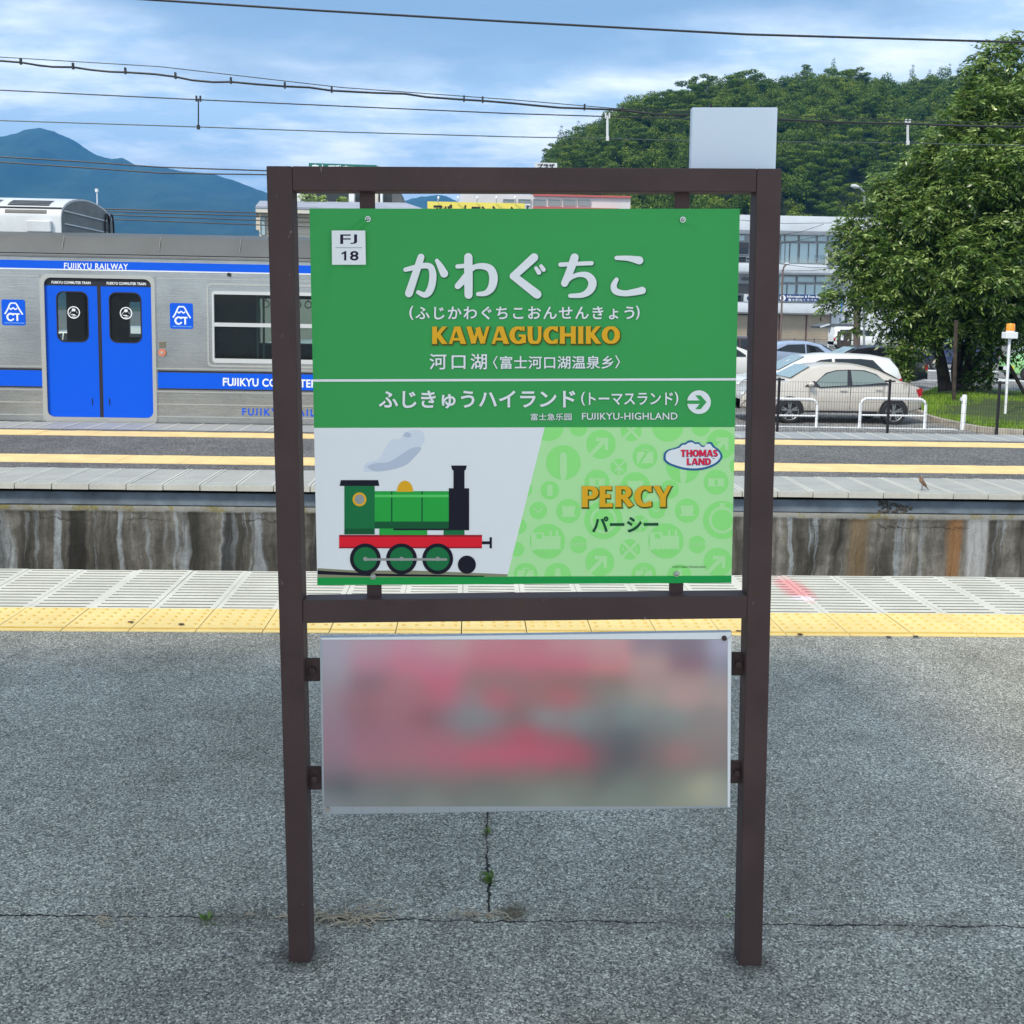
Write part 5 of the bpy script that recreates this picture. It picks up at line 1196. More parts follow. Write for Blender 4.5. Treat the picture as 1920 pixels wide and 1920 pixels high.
wagon = dict(top=[(0, .5), (.04, .66), (.2, .82), (.9, .98), (1.1, 1.03), (1.6, 1.30), (1.95, 1.46), (2.5, 1.53), (3.3, 1.53), (3.9, 1.50), (4.25, 1.44), (4.45, 1.22), (4.55, .95), (4.58, .5)],
    belt=[(0, .82), (1.5, .95), (4.5, 1.10)], w=.85, r=.31, wheels=[.95, 3.55], mirror=1.55, bot=.26,
    side=[('window', [(1.62, 1.0), (1.95, 1.22), (2.3, 1.36), (2.62, 1.40), (2.62, 1.02)], 'glass_dark'), ('window', [(2.70, 1.02), (2.70, 1.40), (3.4, 1.41), (3.75, 1.38), (4.05, 1.06)], 'glass_dark'), ('pillar_trim', [(1.3, .97), (1.62, 1.0), (1.64, 1.05)], 'black')],
    handles=[(2.4, .86, .16), (3.3, .9, .16)], shut=[1.6, 2.66, 3.6], screens=[(1.14, 1.9), (4.27, 4.44)])
car('white_wagon', 'white station wagon parked right behind the silver sedan', 'car', 1540, 28.4, wagon, carpaint('white_car_paint', (.78, .80, .80), 0))
hatch = dict(top=[(0, .5), (.05, .7), (.3, .88), (.8, 1.0), (1.4, 1.36), (1.9, 1.48), (2.6, 1.50), (3.2, 1.44), (3.7, 1.22), (4.0, 1.0), (4.05, .5)],
    belt=[(0, .85), (1.3, .93), (4.0, 1.05)], w=.84, r=.30, wheels=[.8, 3.25], mirror=1.35, bot=.24,
    side=[('window', [(1.25, 1.0), (1.6, 1.28), (2.1, 1.38), (2.1, 1.0)], 'glass_dark'), ('window', [(2.16, 1.0), (2.16, 1.38), (2.9, 1.35), (3.45, 1.10)], 'glass_dark')], handles=[(2.0, .9, .14)], shut=[2.13], screens=[(.9, 1.38)])
car('pale_blue_hatchback', 'pale blue hatchback with rounded tail seen beyond the white wagon', 'car', 1515, 44, hatch, carpaint('pale_blue_paint', (.36, .45, .62), .2), flip=True)
lowc = dict(top=[(0, .5), (.05, .66), (.3, .82), (1.0, .98), (1.5, 1.22), (1.9, 1.36), (2.6, 1.40), (3.3, 1.36), (3.9, 1.12), (4.3, 1.0), (4.6, .9), (4.65, .5)],
    belt=[(0, .82), (1.3, .9), (4.4, 1.0)], w=.86, r=.31, wheels=[.95, 3.6], bot=.24, side=[('window', [(1.5, .97), (1.9, 1.24), (2.4, 1.3), (2.4, .97)], 'glass_dark'), ('window', [(2.46, .97), (2.46, 1.3), (3.2, 1.26), (3.7, 1.05)], 'glass_dark')], screens=[(1.05, 1.85), (3.4, 3.9)])
car('black_estate', 'black car with roof rails half hidden behind the white wagon', 'car', 1625, 37.5, dict(wagon), carpaint('black_car_paint', (.02, .022, .03), .2))
car('white_saloon', 'white car glimpsed between the green board and the right post', 'car', 1362, 40, lowc, carpaint('white_car_paint2', (.75, .77, .78), 0), flip=True)
car('brown_van', 'dark brown minivan beyond the white car left of the right post', 'van', 1372, 50, wagon, carpaint('brown_car_paint', (.06, .035, .035), .3))
van = dict(top=[(0, .5), (.05, .8), (.35, 1.0), (.75, 1.2), (1.2, 1.62), (1.5, 1.76), (2.5, 1.80), (4.0, 1.78), (4.25, 1.6), (4.4, 1.0), (4.42, .5)],
    belt=[(0, .9), (.8, 1.0), (4.4, 1.08)], w=.85, r=.31, wheels=[.8, 3.5], mirror=1.1, bot=.28, side=[('window', [(1.0, 1.08), (1.35, 1.5), (1.9, 1.55), (1.9, 1.08)], 'glass_dark'), ('window', [(2.0, 1.08), (2.0, 1.56), (2.9, 1.56), (2.9, 1.1)], 'glass_dark'), ('window', [(3.0, 1.1), (3.0, 1.56), (3.9, 1.55), (4.05, 1.12)], 'glass_dark')], screens=[(.78, 1.3)])
car('white_minivan', 'white minivan far off beside the bus shelter and ticket machine', 'van', 1612, 84, van, carpaint('white_car_paint3', (.78, .8, .8), 0), flip=True)
car('navy_suv', 'dark navy car parked behind the trunks of the big tree', 'car', 1798, 52, van | dict(top=[(0, .5), (.05, .8), (.3, .95), (1.0, 1.08), (1.6, 1.45), (2.0, 1.58), (3.2, 1.58), (3.7, 1.5), (4.05, 1.1), (4.1, .5)], side=[('window', [(1.4, 1.05), (1.75, 1.38), (2.3, 1.42), (2.3, 1.05)], 'glass_dark'), ('window', [(2.4, 1.05), (2.4, 1.42), (3.3, 1.40), (3.7, 1.1)], 'glass_dark')], wheels=[.85, 3.3], screens=[(1.05, 1.65)]), carpaint('navy_car_paint', (.03, .045, .12), .3))
kei = dict(top=[(0, .5), (.04, .9), (.2, 1.02), (.6, 1.12), (1.0, 1.5), (1.4, 1.62), (2.8, 1.62), (3.2, 1.5), (3.38, 1.0), (3.4, .5)], belt=[(0, .9), (3.4, 1.0)], w=.74, r=.28, wheels=[.6, 2.8], bot=.24, side=[('window', [(.85, 1.05), (1.15, 1.42), (1.8, 1.5), (1.8, 1.05)], 'glass_dark'), ('window', [(1.88, 1.05), (1.88, 1.5), (2.8, 1.48), (3.05, 1.08)], 'glass_dark')], screens=[(.64, 1.08)])
kc = car('green_kei_car', 'small lime green car with yellow plate cut by the picture edge', 'car', 1975, 44, kei, carpaint('lime_paint', (.30, .62, .25), 0))
MB().box(-1.74, -1.70, -.70, -.42, .42, .60).build('yellow_plate', M('plate_yellow', (.8, .6, .02), .5).m, kc, local=True)
# cars and shop seen through the train windows
car('white_kei_van', 'white van seen through the train window beside the brown post', 'van', 560, 24, van, carpaint('white_car_paint4', (.78, .8, .8), 0))
car('silver_hatchback', 'pale car seen through the left train door window', 'car', 112, 42, hatch, carpaint('silver_car_paint', (.6, .62, .62), .3))
car('white_delivery_van', 'white boxy van seen through the right train door window', 'van', 262, 36, van, carpaint('white_car_paint5', (.8, .82, .82), 0), flip=True)

# ground markings (4 mm sheets)
mk = MB()
def mark(p): mk.add([G(x, y, GZ+.005) for x, y in p], [tuple(range(len(p)))])
mark([(1378, 799), (1378, 797), (1787, 803.5), (1800, 807.0), (1780, 806)])
mark([(1380, 702), (1395, 702), (1395, 704), (1380, 704)]); mark([(1378, 736), (1402, 737), (1402, 740), (1378, 739)]); mark([(1378, 754), (1400, 755), (1400, 758), (1378, 757)]); mark([(1378, 722), (1402, 722), (1402, 725), (1378, 725)])
mark([(1735, 693), (1870, 695.5), (1872, 698), (1732, 696)]); mark([(1735, 712), (1900, 714), (1900, 715), (1735, 713.2)]); mark([(1850, 709), (1910, 711), (1930, 716), (1870, 714)])
tag(mk.build('parking_lines', var('worn_white_paint', (.62, .64, .64), .7, .2, 5), ground), kind='structure')

# ================================================================== GRASS ISLAND, KERB, TREE
ZI = GZ+.14
front = [(1725, 768), (1742, 779), (1762, 785), (1786, 790), (1812, 796), (1840, 801), (1870, 804.5), (1920, 807.5), (1990, 809), (2080, 809)]
back = [(2120, 742), (1990, 741), (1920, 738), (1870, 731), (1830, 725), (1790, 723), (1755, 726), (1735, 735), (1722, 750)]
fp = [G(x, y-2.5, ZI) for x, y in front]; bp_ = [G(x, y, ZI) for x, y in back]
outline = [Vector((p.x, p.y, 0)) for p in fp+bp_]; cen = sum(outline, Vector())/len(outline)
def isl(u, k):   # ring scaled towards centre
    return [cen+(p-cen)*u for p in outline]
vv = []; ff = []; rings_ = [1, .9, .75, .55, .3, .02]; hts = [.0, .05, .12, .2, .27, .3]; n = len(outline)
for u, h in zip(rings_, hts):
    for p in isl(u, 0): vv.append((p.x, p.y, ZI-.03+h*.9))
for j in range(len(rings_)-1):
    for i in range(n): ff.append((j*n+i, j*n+(i+1) % n, (j+1)*n+(i+1) % n, (j+1)*n+i))
isle = tag(MB().add(vv, ff).build('tree_island', var('soil_green', (.05, .075, .02), .95, .3, 3), smooth='all'), kind='structure')
kb = None; mb0 = None
for i in range(len(fp)-1):
    a, b = fp[i], fp[i+1]; Lk = (b-a).length; nseg = max(1, round(Lk/.6)); d = (b-a)/nseg; nrm = Vector((d.y, -d.x, 0)).normalized()
    for k in range(nseg):
        p0 = a+d*k+d*.012; p1 = a+d*(k+1)-d*.012
        MB().prism([(p0.x, p0.y, ZI), (p1.x, p1.y, ZI), (p1.x+nrm.x*.13, p1.y+nrm.y*.13, ZI), (p0.x+nrm.x*.13, p0.y+nrm.y*.13, ZI)], (0, 0, -.16)).build('kerb_stone', 'kerb' if 'kerb' in MAT else MAT.setdefault('kerb', var('kerb_concrete', (.36, .33, .28), .85, .3, 3, bump=.3)), isle, bevel=.012)
# grass blades
def in_poly(x, y, poly):
    c = False; j = len(poly)-1
    for i in range(len(poly)):
        if (poly[i].y > y) != (poly[j].y > y) and x < (poly[j].x-poly[i].x)*(y-poly[i].y)/(poly[j].y-poly[i].y)+poly[i].x: c = not c
        j = i
    return c
def np_mesh(name, V, F, mat, cols=None, smooth=False):
    me = bpy.data.meshes.new(name); V = np.asarray(V, np.float32); F = np.asarray(F, np.int32)
    me.vertices.add(len(V)); me.vertices.foreach_set('co', V.ravel()); k = F.shape[1]
    me.loops.add(F.size); me.loops.foreach_set('vertex_index', F.ravel()); me.polygons.add(len(F)); me.polygons.foreach_set('loop_start', np.arange(0, F.size, k, dtype=np.int32)); me.polygons.foreach_set('loop_total', np.full(len(F), k, np.int32))
    if cols is not None:
        a = me.color_attributes.new('tint', 'FLOAT_COLOR', 'POINT'); a.data.foreach_set('color', np.asarray(cols, np.float32).ravel())
    me.update(calc_edges=True); me.materials.append(MAT[mat] if isinstance(mat, str) else mat); return me
def mat_leaf(name, c0, c1, c2, trans=.35, rough=.5, spec=.35, inst=False):
    m = M(name, c0, rough, 0, spec); at = m.n('ShaderNodeVertexColor', layer_name='tint'); sp_ = m.n('ShaderNodeSeparateColor'); m.l(at.outputs[0], sp_.inputs[0])
    c = m.ramp(sp_.outputs[0], [(0, c0), (.5, c1), (1, c2)])
    if inst:
        oi = m.n('ShaderNodeObjectInfo'); c = m.mix(.75, c, m.ramp(oi.outputs['Random'], [(0, (.55, .72, .6)), (.35, (.85, .95, .75)), (.7, (1.15, 1.1, .8)), (1, (1.5, 1.35, .85))]), 'MULTIPLY')
    m.base(c); tr = m.n('ShaderNodeBsdfTranslucent'); m.l(c, tr.inputs[0]); ms = m.n('ShaderNodeMixShader'); ms.inputs[0].default_value = trans
    o = m.t.nodes['Material Output']; m.l(m.b.outputs[0], ms.inputs[1]); m.l(tr.outputs[0], ms.inputs[2]); m.l(ms.outputs[0], o.inputs[0]); return m.m
MAT['grass'] = mat_leaf('grass_blades', (.10, .21, .012), (.24, .42, .03), (.42, .56, .08), .35)
xs_ = [p.x for p in outline]; ys2 = [p.y for p in outline]; V = []; F = []; C = []
cnt = 0
while cnt < 42000:
    x = R_.uniform(min(xs_), max(xs_)); y = R_.uniform(min(ys2), max(ys2))
    if not in_poly(x, y, outline): continue
    d = min(1, (Vector((x, y, 0))-cen).length/3.5); z = ZI+.25*(1-d)**.8-.03
    h = R_.uniform(.05, .13)*(1.6 if noise.noise(Vector((x*1.3, y*1.3, 0))) > .2 else 1); a = R_.uniform(0, 6.28); w = .009; lx2, ly2 = R_.gauss(0, .04), R_.gauss(0, .04); o = len(V)
    V += [(x-w*math.cos(a), y-w*math.sin(a), z), (x+w*math.cos(a), y+w*math.sin(a), z), (x+lx2, y+ly2, z+h)]; F.append((o, o+1, o+2)); t = min(1, max(0, R_.gauss(.5+.3*noise.noise(Vector((x, y, 4))), .2))); C += [(t, t, t, 1)]*3; cnt += 1
gr = bpy.data.objects.new('grass', np_mesh('grass', V, F, 'grass', C)); COL.objects.link(gr); tag(gr, 'bright green grass growing on the kerbed tree island', 'grass', kind='stuff')

MAT['bark'] = var('bark', (.055, .042, .032), .95, .45, 6, bump=1, bscale=22); MAT['stake'] = var('weathered_stake', (.36, .31, .25), .9, .3, 5)
MAT['leaf'] = mat_leaf('tree_leaves', (.028, .068, .012), (.125, .225, .03), (.48, .60, .20), .36, .36, .8)  # palest tone carries the leaf highlights in the colour
YTr = 31.5
def leaves(lobes, nspray, seed, leaf=(.165, .055), per=9, up=.25, ext=.40):
    rs = np.random.RandomState(seed); w = np.array([l[3]**2 for l in lobes]); w = w/w.sum(); V = []; C = []
    ids = rs.choice(len(lobes), nspray, p=w); cen_ = np.array([l[:3] for l in lobes]); rad = np.array([l[3] for l in lobes])
    d = rs.normal(size=(nspray, 3)); d /= np.linalg.norm(d, axis=1)[:, None]; rr = rad[ids]*rs.uniform(.35, 1.05, nspray)**.45
    pos = cen_[ids]+d*rr[:, None]*np.array([1, 1, .85])
    out = d+np.array([0, 0, up])+rs.normal(size=(nspray, 3))*.35; out /= np.linalg.norm(out, axis=1)[:, None]
    tint = np.clip(rs.normal(.40, .27, nspray)+.22*(d[:, 2]), 0, 1)  # upper leaves tinted paler, light from above put into the colour
    for k in range(per):
        t = k/(per-1); sd = 1 if k % 2 else -1
        axis = out*(t*ext)+np.array([0, 0, -1])*(t*t*ext*.5)
        p = pos+axis
        side = np.cross(out, np.array([0, 0, 1.0])); side /= np.linalg.norm(side, axis=1)[:, None]+1e-6
        ld = side*sd*.8+out*.6+np.array([0, 0, -.55])+rs.normal(size=(nspray, 3))*.28; ld /= np.linalg.norm(ld, axis=1)[:, None]
        nn = rs.normal(size=(nspray, 3))*.5+np.array([0, 0, 1]); wd = np.cross(ld, nn); wd /= np.linalg.norm(wd, axis=1)[:, None]+1e-6
        Ls = leaf[0]*rs.uniform(.7, 1.25, nspray)[:, None]; Ws = leaf[1]*rs.uniform(.8, 1.2, nspray)[:, None]
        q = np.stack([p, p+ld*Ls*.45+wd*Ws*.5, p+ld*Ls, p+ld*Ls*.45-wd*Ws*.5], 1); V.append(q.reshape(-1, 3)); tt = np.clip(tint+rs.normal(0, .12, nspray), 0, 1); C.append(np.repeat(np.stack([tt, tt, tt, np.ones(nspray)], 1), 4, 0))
    V = np.concatenate(V); F = np.arange(len(V)).reshape(-1, 4); return V, F, np.concatenate(C)
def lobe(px, py, Y, r): q = P(px, py, Y); return (q.x, q.y, q.z, r)
base_ = G(1800, 733, ZI+.2)
lobes = []
rs = random.Random(5)
for (x, y, dy, r) in [(1880, 160, 0, 1.0), (1850, 215, -.6, 1.0), (1925, 130, .3, .8), (1915, 230, -1, 1.2), (1800, 300, -.5, .9), (1850, 320, -1.5, 1.2), (1930, 330, -1.7, 1.4), (1745, 330, 0, .8), (1700, 350, .6, .65), (1660, 380, .4, .55), (1790, 400, -1.4, 1.1), (1870, 420, -2, 1.3),
    (1710, 420, -.6, .85), (1640, 430, .0, .7), (1605, 455, .2, .5), (1590, 500, 0, .42), (1650, 500, -.8, .8), (1720, 510, -1.5, 1.0), (1800, 500, -2.1, 1.2), (1890, 520, -2.3, 1.3), (1610, 550, -.4, .42), (1665, 570, -1.1, .7), (1730, 585, -1.6, .8), (1800, 590, -1.8, .8), (1880, 600, -1.8, .9), (1950, 560, -1.6, 1.1),
    (1672, 612, -.9, .35), (1705, 640, -1.2, .45), (1690, 655, -1.2, .3), (1750, 640, -1.5, .45), (1695, 690, -1.3, .22), (1870, 650, -1.4, .5), (1930, 640, -1.2, .4), (1640, 470, -.3, .7), (1620, 500, -.3, .55), (1690, 540, -1, .85), (1645, 545, -.6, .5), (1660, 520, .8, .9), (1700, 600, .4, .8), (1760, 600, .6, .8), (1680, 470, .6, 1.0), (1760, 300, .6, .8), (1980, 250, -.5, 1.4), (2000, 450, -1.5, 1.5), (2010, 600, -1, 1.2), (1860, 110, .2, .4), (1905, 95, .2, .35), (1812, 215, .2, .4), (1812, 190, .3, .22), (1590, 420, .4, .28), (1572, 545, -.2, .2),
    (1850, 250, 1.6, 1.3), (1780, 380, 1.8, 1.3), (1880, 400, 2.2, 1.6), (1720, 480, 1.4, 1.2), (1820, 530, 2.0, 1.5), (1930, 520, 2.2, 1.5), (1850, 380, 0, 1.7), (1830, 500, 0, 1.6), (1840, 470, -1, 1.5)]:
    lobes.append(lobe(x, y, YTr+dy, r))
sub = []; rs = random.Random(17)
for (x, y, z, r) in lobes:
    for k in range(int(10*r+4)):
        d = Vector((rs.gauss(0, 1), rs.gauss(0, 1), rs.gauss(0, 1))).normalized(); q_ = Vector((x, y, z))+d*r*rs.uniform(.5, 1.0); sub.append((q_.x, q_.y, q_.z, r*rs.uniform(.16, .34)+.08))
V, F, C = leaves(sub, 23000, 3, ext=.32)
sh_ = []
for (x, y, dy) in [(1858, 96, .2), (1880, 84, 0), (1905, 78, .2), (1838, 128, .3), (1806, 176, .3), (1790, 232, .2), (1737, 282, .1), (1700, 318, .4), (1655, 352, .4), (1612, 392, .3), (1578, 428, .2), (1566, 470, .2), (1553, 548, -.2), (1548, 566, -.2), (1600, 600, -.4), (1680, 676, -1.3), (1690, 700, -1.3), (1760, 266, .1), (1822, 150, .2), (1640, 345, .5)]:
    for k in range(4): sh_.append(lobe(x+k*rs.uniform(-3, 3), y+k*9-6, YTr+dy, .10))
V2, F2, C2 = leaves(sh_, 620, 31, (.17, .055), 9, .8, .30); F = np.concatenate([F, F2+len(V)]); V = np.concatenate([V, V2]); C = np.concatenate([C, C2])
tree = thing('broadleaf_tree', 'large leafy multi-stemmed tree on the grass island at the right', 'tree', (base_.x, base_.y, ZI+.15))
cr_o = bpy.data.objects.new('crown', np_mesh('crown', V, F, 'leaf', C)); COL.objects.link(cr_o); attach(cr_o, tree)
def limb(pts, r0, r1, n=9):
    m_ = catmull([(*p, 0) for p in pts], 4) if False else pts
    k = len(pts); return MB().tube(pts, [r0+(r1-r0)*i/(k-1) for i in range(k)], n)
def TP(x, y, dy=0): return P(x, y, YTr+dy)
for pts, r0, r1 in (([(1772, 733), (1768, 700), (1760, 660), (1752, 620), (1735, 560), (1700, 480)], .21, .06), ([(1806, 733), (1808, 700), (1818, 650), (1835, 600), (1850, 520), (1870, 400), (1880, 250)], .27, .05), ([(1795, 733), (1792, 690), (1798, 650), (1800, 590), (1790, 500), (1780, 380)], .17, .04), ([(1815, 733), (1822, 690), (1850, 650), (1900, 600), (1960, 540)], .15, .04)):
    limb([TP(x, y, (i*.05)) for i, (x, y) in enumerate(pts)], r0, r1).build('trunk', 'bark', tree, smooth=True)
mb = MB(); rs = random.Random(3)
for l in lobes:
    q = Vector(l[:3]); s = TP(rs.choice([1735, 1800, 1850, 1870]), min(640, max(300, 600-(q.z-3)*30)), 0)
    mid_ = (q+s)/2+Vector((rs.uniform(-.3, .3), rs.uniform(-.3, .3), .3)); mb.tube([s, mid_, q], [.06, .035, .012], 5)
tag(mb.build('branches', 'bark', tree, smooth=True), kind='stuff')
def stake(pts, r, label, Y):
    p3 = [P(x, y, Y) for x, y in pts]; mb = MB().tube(p3, r, 8); return tag(mb.build('support_stake', 'stake' if r > .06 else 'bark', smooth=True), label, 'stake', 'stakes around the big tree')
stake([(1788, 757), (1790, 690), (1793, 600)], .055, 'pale upright stake in front of the tree trunks', 28.6); stake([(1855, 733), (1857, 690), (1860, 640)], .058, 'dark upright stake right of the tree trunks', 31)
stake([(1922, 740), (1895, 690), (1870, 655)], .055, 'dark leaning stake behind the beacon pole', 30); stake([(1668, 682), (1685, 655), (1695, 640)], .05, 'thin leaning stake by the roof of the white wagon', 33)
V, F, C = leaves([lobe(1832, 712, 31, .35), lobe(1845, 700, 31, .25)], 260, 8, (.10, .05), 7, .25, .15); sh = bpy.data.objects.new('shrub', np_mesh('shrub', V, F, 'leaf', C)); COL.objects.link(sh); tag(sh, 'small leafy shrub sprouting beside the tree trunks', 'shrub')
V, F, C = leaves([lobe(1905, 785, 26.2, .28), lobe(1870, 780, 26.6, .18), lobe(1925, 790, 26.0, .25), lobe(1880, 792, 26, .15)], 420, 9, (.09, .05), 7, .6, .12); C[:, :3] = np.clip(C[:, :3]+.35, 0, 1)
sh = bpy.data.objects.new('weed_clump', np_mesh('weed_clump', V, F, 'leaf', C)); COL.objects.link(sh); tag(sh, 'low leafy weeds at the foot of the beacon pole', 'weeds')

# ================================================================== BUILDINGS
def B(x, y, Y): return P(x, y, Y)
def pbox(name, x0, y0, x1, y1, Y, depth, mat, parent, bevel=0, top=None):
    ym = y0 if y1 is None else y1
    a = P(x0, (y0+ym)/2, Y).x; b = P(x1, (y0+ym)/2, Y).x; zt = P((x0+x1)/2, y0, Y).z; zb = P((x0+x1)/2, y1, Y).z if y1 is not None else GZ
    return MB().box(a, b, Y, Y+depth, zb, zt).build(name, mat, parent, bevel=bevel)
MAT['bld_white'] = var('bld_white', (.62, .67, .72), .7, .10, .5); MAT['bld_grey'] = var('bld_grey', (.36, .38, .40), .7, .15, .5); MAT['shutter'] = var('shutter_beige', (.40, .34, .26), .6, .08, .8)
MAT['bld_dark'] = var('bld_dark', (.10, .11, .12), .6, .2, 1); MAT['navy'] = M('navy_sign', (.012, .04, .17), .4).m; MAT['mull'] = M('mullion', (.30, .34, .36), .4, .3).m; MAT['maroon'] = M('maroon', (.10, .03, .035), .6).m
YBd = 108
stn = thing('travel_office_building', 'long two-storey white banded building with tinted windows behind the car park', 'building', P(1480, 641, YBd))
bz = lambda y, x=1480: P(x, y, YBd).z; bx_ = lambda x: P(x, 550, YBd).x
bxl, bxr = bx_(1180), bx_(1577)
MB().box(bxl, bx_(1700), YBd+2, YBd+16, GZ, bz(412)).build('wall', 'bld_grey', stn)
def band(y0, y1, x1=1577, o=0): 
    z1_, z0_ = bz(y0), bz(y1); h = z1_-z0_
    pts = [(YBd-o, z1_), (YBd-o-.05, z0_+h*.5), (YBd-o+.05, z0_+h*.15), (YBd-o+.4, z0_), (YBd+2.2, z0_), (YBd+2.2, z1_)]
    vv = [(x, y, z) for x in (bxl, bx_(x1)) for y, z in pts]; n = len(pts)
    MB().add(vv, [(i, i+1, n+i+1, n+i) for i in range(n-1)]+[(n-1, 0, n, 2*n-1), tuple(range(n-1, -1, -1)), tuple(range(n, 2*n))]).build('balcony_band' if y0 > 420 else 'roof_fascia', 'bld_white', stn, smooth=True)
band(404.5, 437.5, 1660); band(495, 513.5, 1580); band(568.5, 589.7)
def window(x0, y0, x1, y1, Y, parent, mat='glass_sky', fr=.5, name='window', frm='mull'):
    a = P(x0, (y0+y1)/2, Y).x; b = P(x1, (y0+y1)/2, Y).x; zt = P((x0+x1)/2, y0, Y).z; zb = P((x0+x1)/2, y1, Y).z; f = (b-a)*.05*fr*2
    w = MB(); w.box(a, b, Y-.06, Y, zt-f, zt); w.box(a, b, Y-.06, Y, zb, zb+f); w.box(a, a+f, Y-.06, Y, zb+f, zt-f); w.box(b-f, b, Y-.06, Y, zb+f, zt-f)
    wo = w.build(name, frm, parent); MB().box(a+f, b-f, Y-.02, Y+.02, zb+f, zt-f).build('pane', mat, wo); return wo
YW = YBd+1.9
c4 = lambda x: 1380+x/6.857; d4 = lambda y: 395+y/6.857
for x0, x1 in ((575, 620), (628, 800), (812, 1035), (1045, 1175), (1185, 1330)): window(c4(x0), 441, c4(x1), 453, YW, stn)
for x0, x1 in ((575, 625), (630, 682), (692, 792), (815, 925), (933, 1033), (1050, 1155), (1290, 1400)): window(c4(x0), 456, c4(x1), 494, YW, stn)
for x0, x1 in ((555, 600), (606, 770), (785, 1012), (1022, 1235)): window(c4(x0), 518, c4(x1), 530, YW, stn)
for x0, x1 in ((552, 645), (655, 762), (785, 885), (893, 1005), (1012, 1130), (1140, 1225)): window(c4(x0), 533, c4(x1), 566, YW, stn)
for x0, x1, y0, y1, mt in ((1250, 1385, 440, 450, 'glass_sky'), (1385, 1397, 441, 452, 'glass_sky'), (1381, 1405, 453, 478, 'glass_dark'), (1381, 1405, 480, 493, 'glass_dark'), (1389, 1405, 518, 527, 'glass_dark'), (1381, 1405, 530, 552, 'glass_dark'), (1381, 1394, 553, 566, 'glass_dark')): window(x0, y0, x1, y1, YW, stn, mt)
mb = MB()
for zr in (bz(483), bz(489.5)): mb.box(bx_(1400), bx_(1577), YBd+.6, YBd+.66, zr-.03, zr+.03)
for x in np.linspace(bx_(1400), bx_(1577), 30): mb.box(x-.015, x+.015, YBd+.6, YBd+.66, bz(495), bz(483))
tag(mb.build('balcony_railing', 'mull', stn), kind='stuff')
for k, (x0, x1) in enumerate(((1462, 1511), (1512.5, 1556.5), (1250, 1330), (1332, 1401), (1403, 1460))):
    s_ = pbox('roller_shutter', x0, 591, x1, 641.5, YBd+1.2, .2, 'shutter', stn)
    mb = MB(); a_ = P(x0, 620, YBd+1.2).x; b_ = P(x1, 620, YBd+1.2).x
    for z in np.linspace(GZ+.1, bz(593), 16): mb.box(a_+.02, b_-.02, YBd+1.17, YBd+1.199, z-.02, z+.02)
    tag(mb.build('shutter_ribs', 'shutter', s_), kind='stuff')
for x in (1461, 1511.8, 1557.5): pbox('pillar', x-.9, 591, x+.9, 641.5, YBd+1.1, .09, 'maroon', stn)
pbox('pillar', 1558.5, 590, 1573, 641.5, YBd+.8, 1.2, 'bld_white', stn)
side_b = pbox('side_wing', 1574, 545, 1700, 641.5, YBd+1.6, .35, 'bld_white', stn)
window(1583, 592, 1589, 606, YBd+1.58, stn, 'glass_dark'); pbox('meter_box', 1573.5, 596, 1576, 603, YBd+1.3, .25, 'bld_dark', stn)
sg = MB().box(bx_(1461), bx_(1541.5), YBd-.12, YBd-.06, bz(565.2, 1500), bz(552.2, 1500)).build('office_sign', 'navy', stn)
SB = lambda x, y: P(x, y, YBd-.14)
mb = MB(); text_px(mb, 'Information & Free Bus', (1475.5, 553.8, 1539, 558.3), SB, .03, 1.0, .01); text_px(mb, '富士観光トラベル', (1478, 560, 1532, 564.6), SB, .02, 1.25, .01)
c_ = circ(1467.6, 558.6, 5.6, 20); mb.add([SB(x, y) for x, y in c_], [tuple(range(20))]); mb.build('sign_lettering', 'train_text', sg)
mb = MB(); text_px(mb, 'i', (1466.3, 555, 1469, 562.2), lambda x, y: P(x, y, YBd-.16), .06); mb.build('sign_symbol', 'navy', sg)
s2 = MB().box(bx_(1395), bx_(1407), YBd-.12, YBd-.06, bz(565, 1400), bz(551.5, 1400)).build('office_sign', 'white_plastic', stn); mb = MB(); text_px(mb, 'B', (1400.5, 556, 1404.5, 562.5), SB, .08); mb.build('sign_lettering', 'navy', s2)
bn = MB().box(bx_(1581), bx_(1588.5), YBd+1.3, YBd+1.36, bz(584.6, 1585), bz(551, 1585)).build('banner', M('banner_blue', (.02, .25, .65), .5).m, stn)
mb = MB()
for k, y in enumerate((553, 560, 567, 574)): text_px(mb, '旅観光案'[k], (1582.3, y+.5, 1587.4, y+6), lambda x, y: P(x, y, YBd+1.28), .02)
mb.build('banner_lettering', 'train_text', bn)
au = thing('air_conditioner', 'white twin-fan air conditioner on the upper balcony', 'air conditioner', P(1559, 495, YBd-.2)); pbox('casing', 1550.6, 474.5, 1568.5, 495.3, YBd-.3, .5, 'white_plastic', au)
for yy in (479.5, 489.8): q = P(1557, yy, YBd-.34); MB().disc(q, (0, 1, 0), .26, .06, 18).build('fan', 'bld_dark', au); MB().disc(q+Vector((0, -.04, 0)), (0, 1, 0), .08, .06, 10).build('fan_hub', 'white_plastic', au)
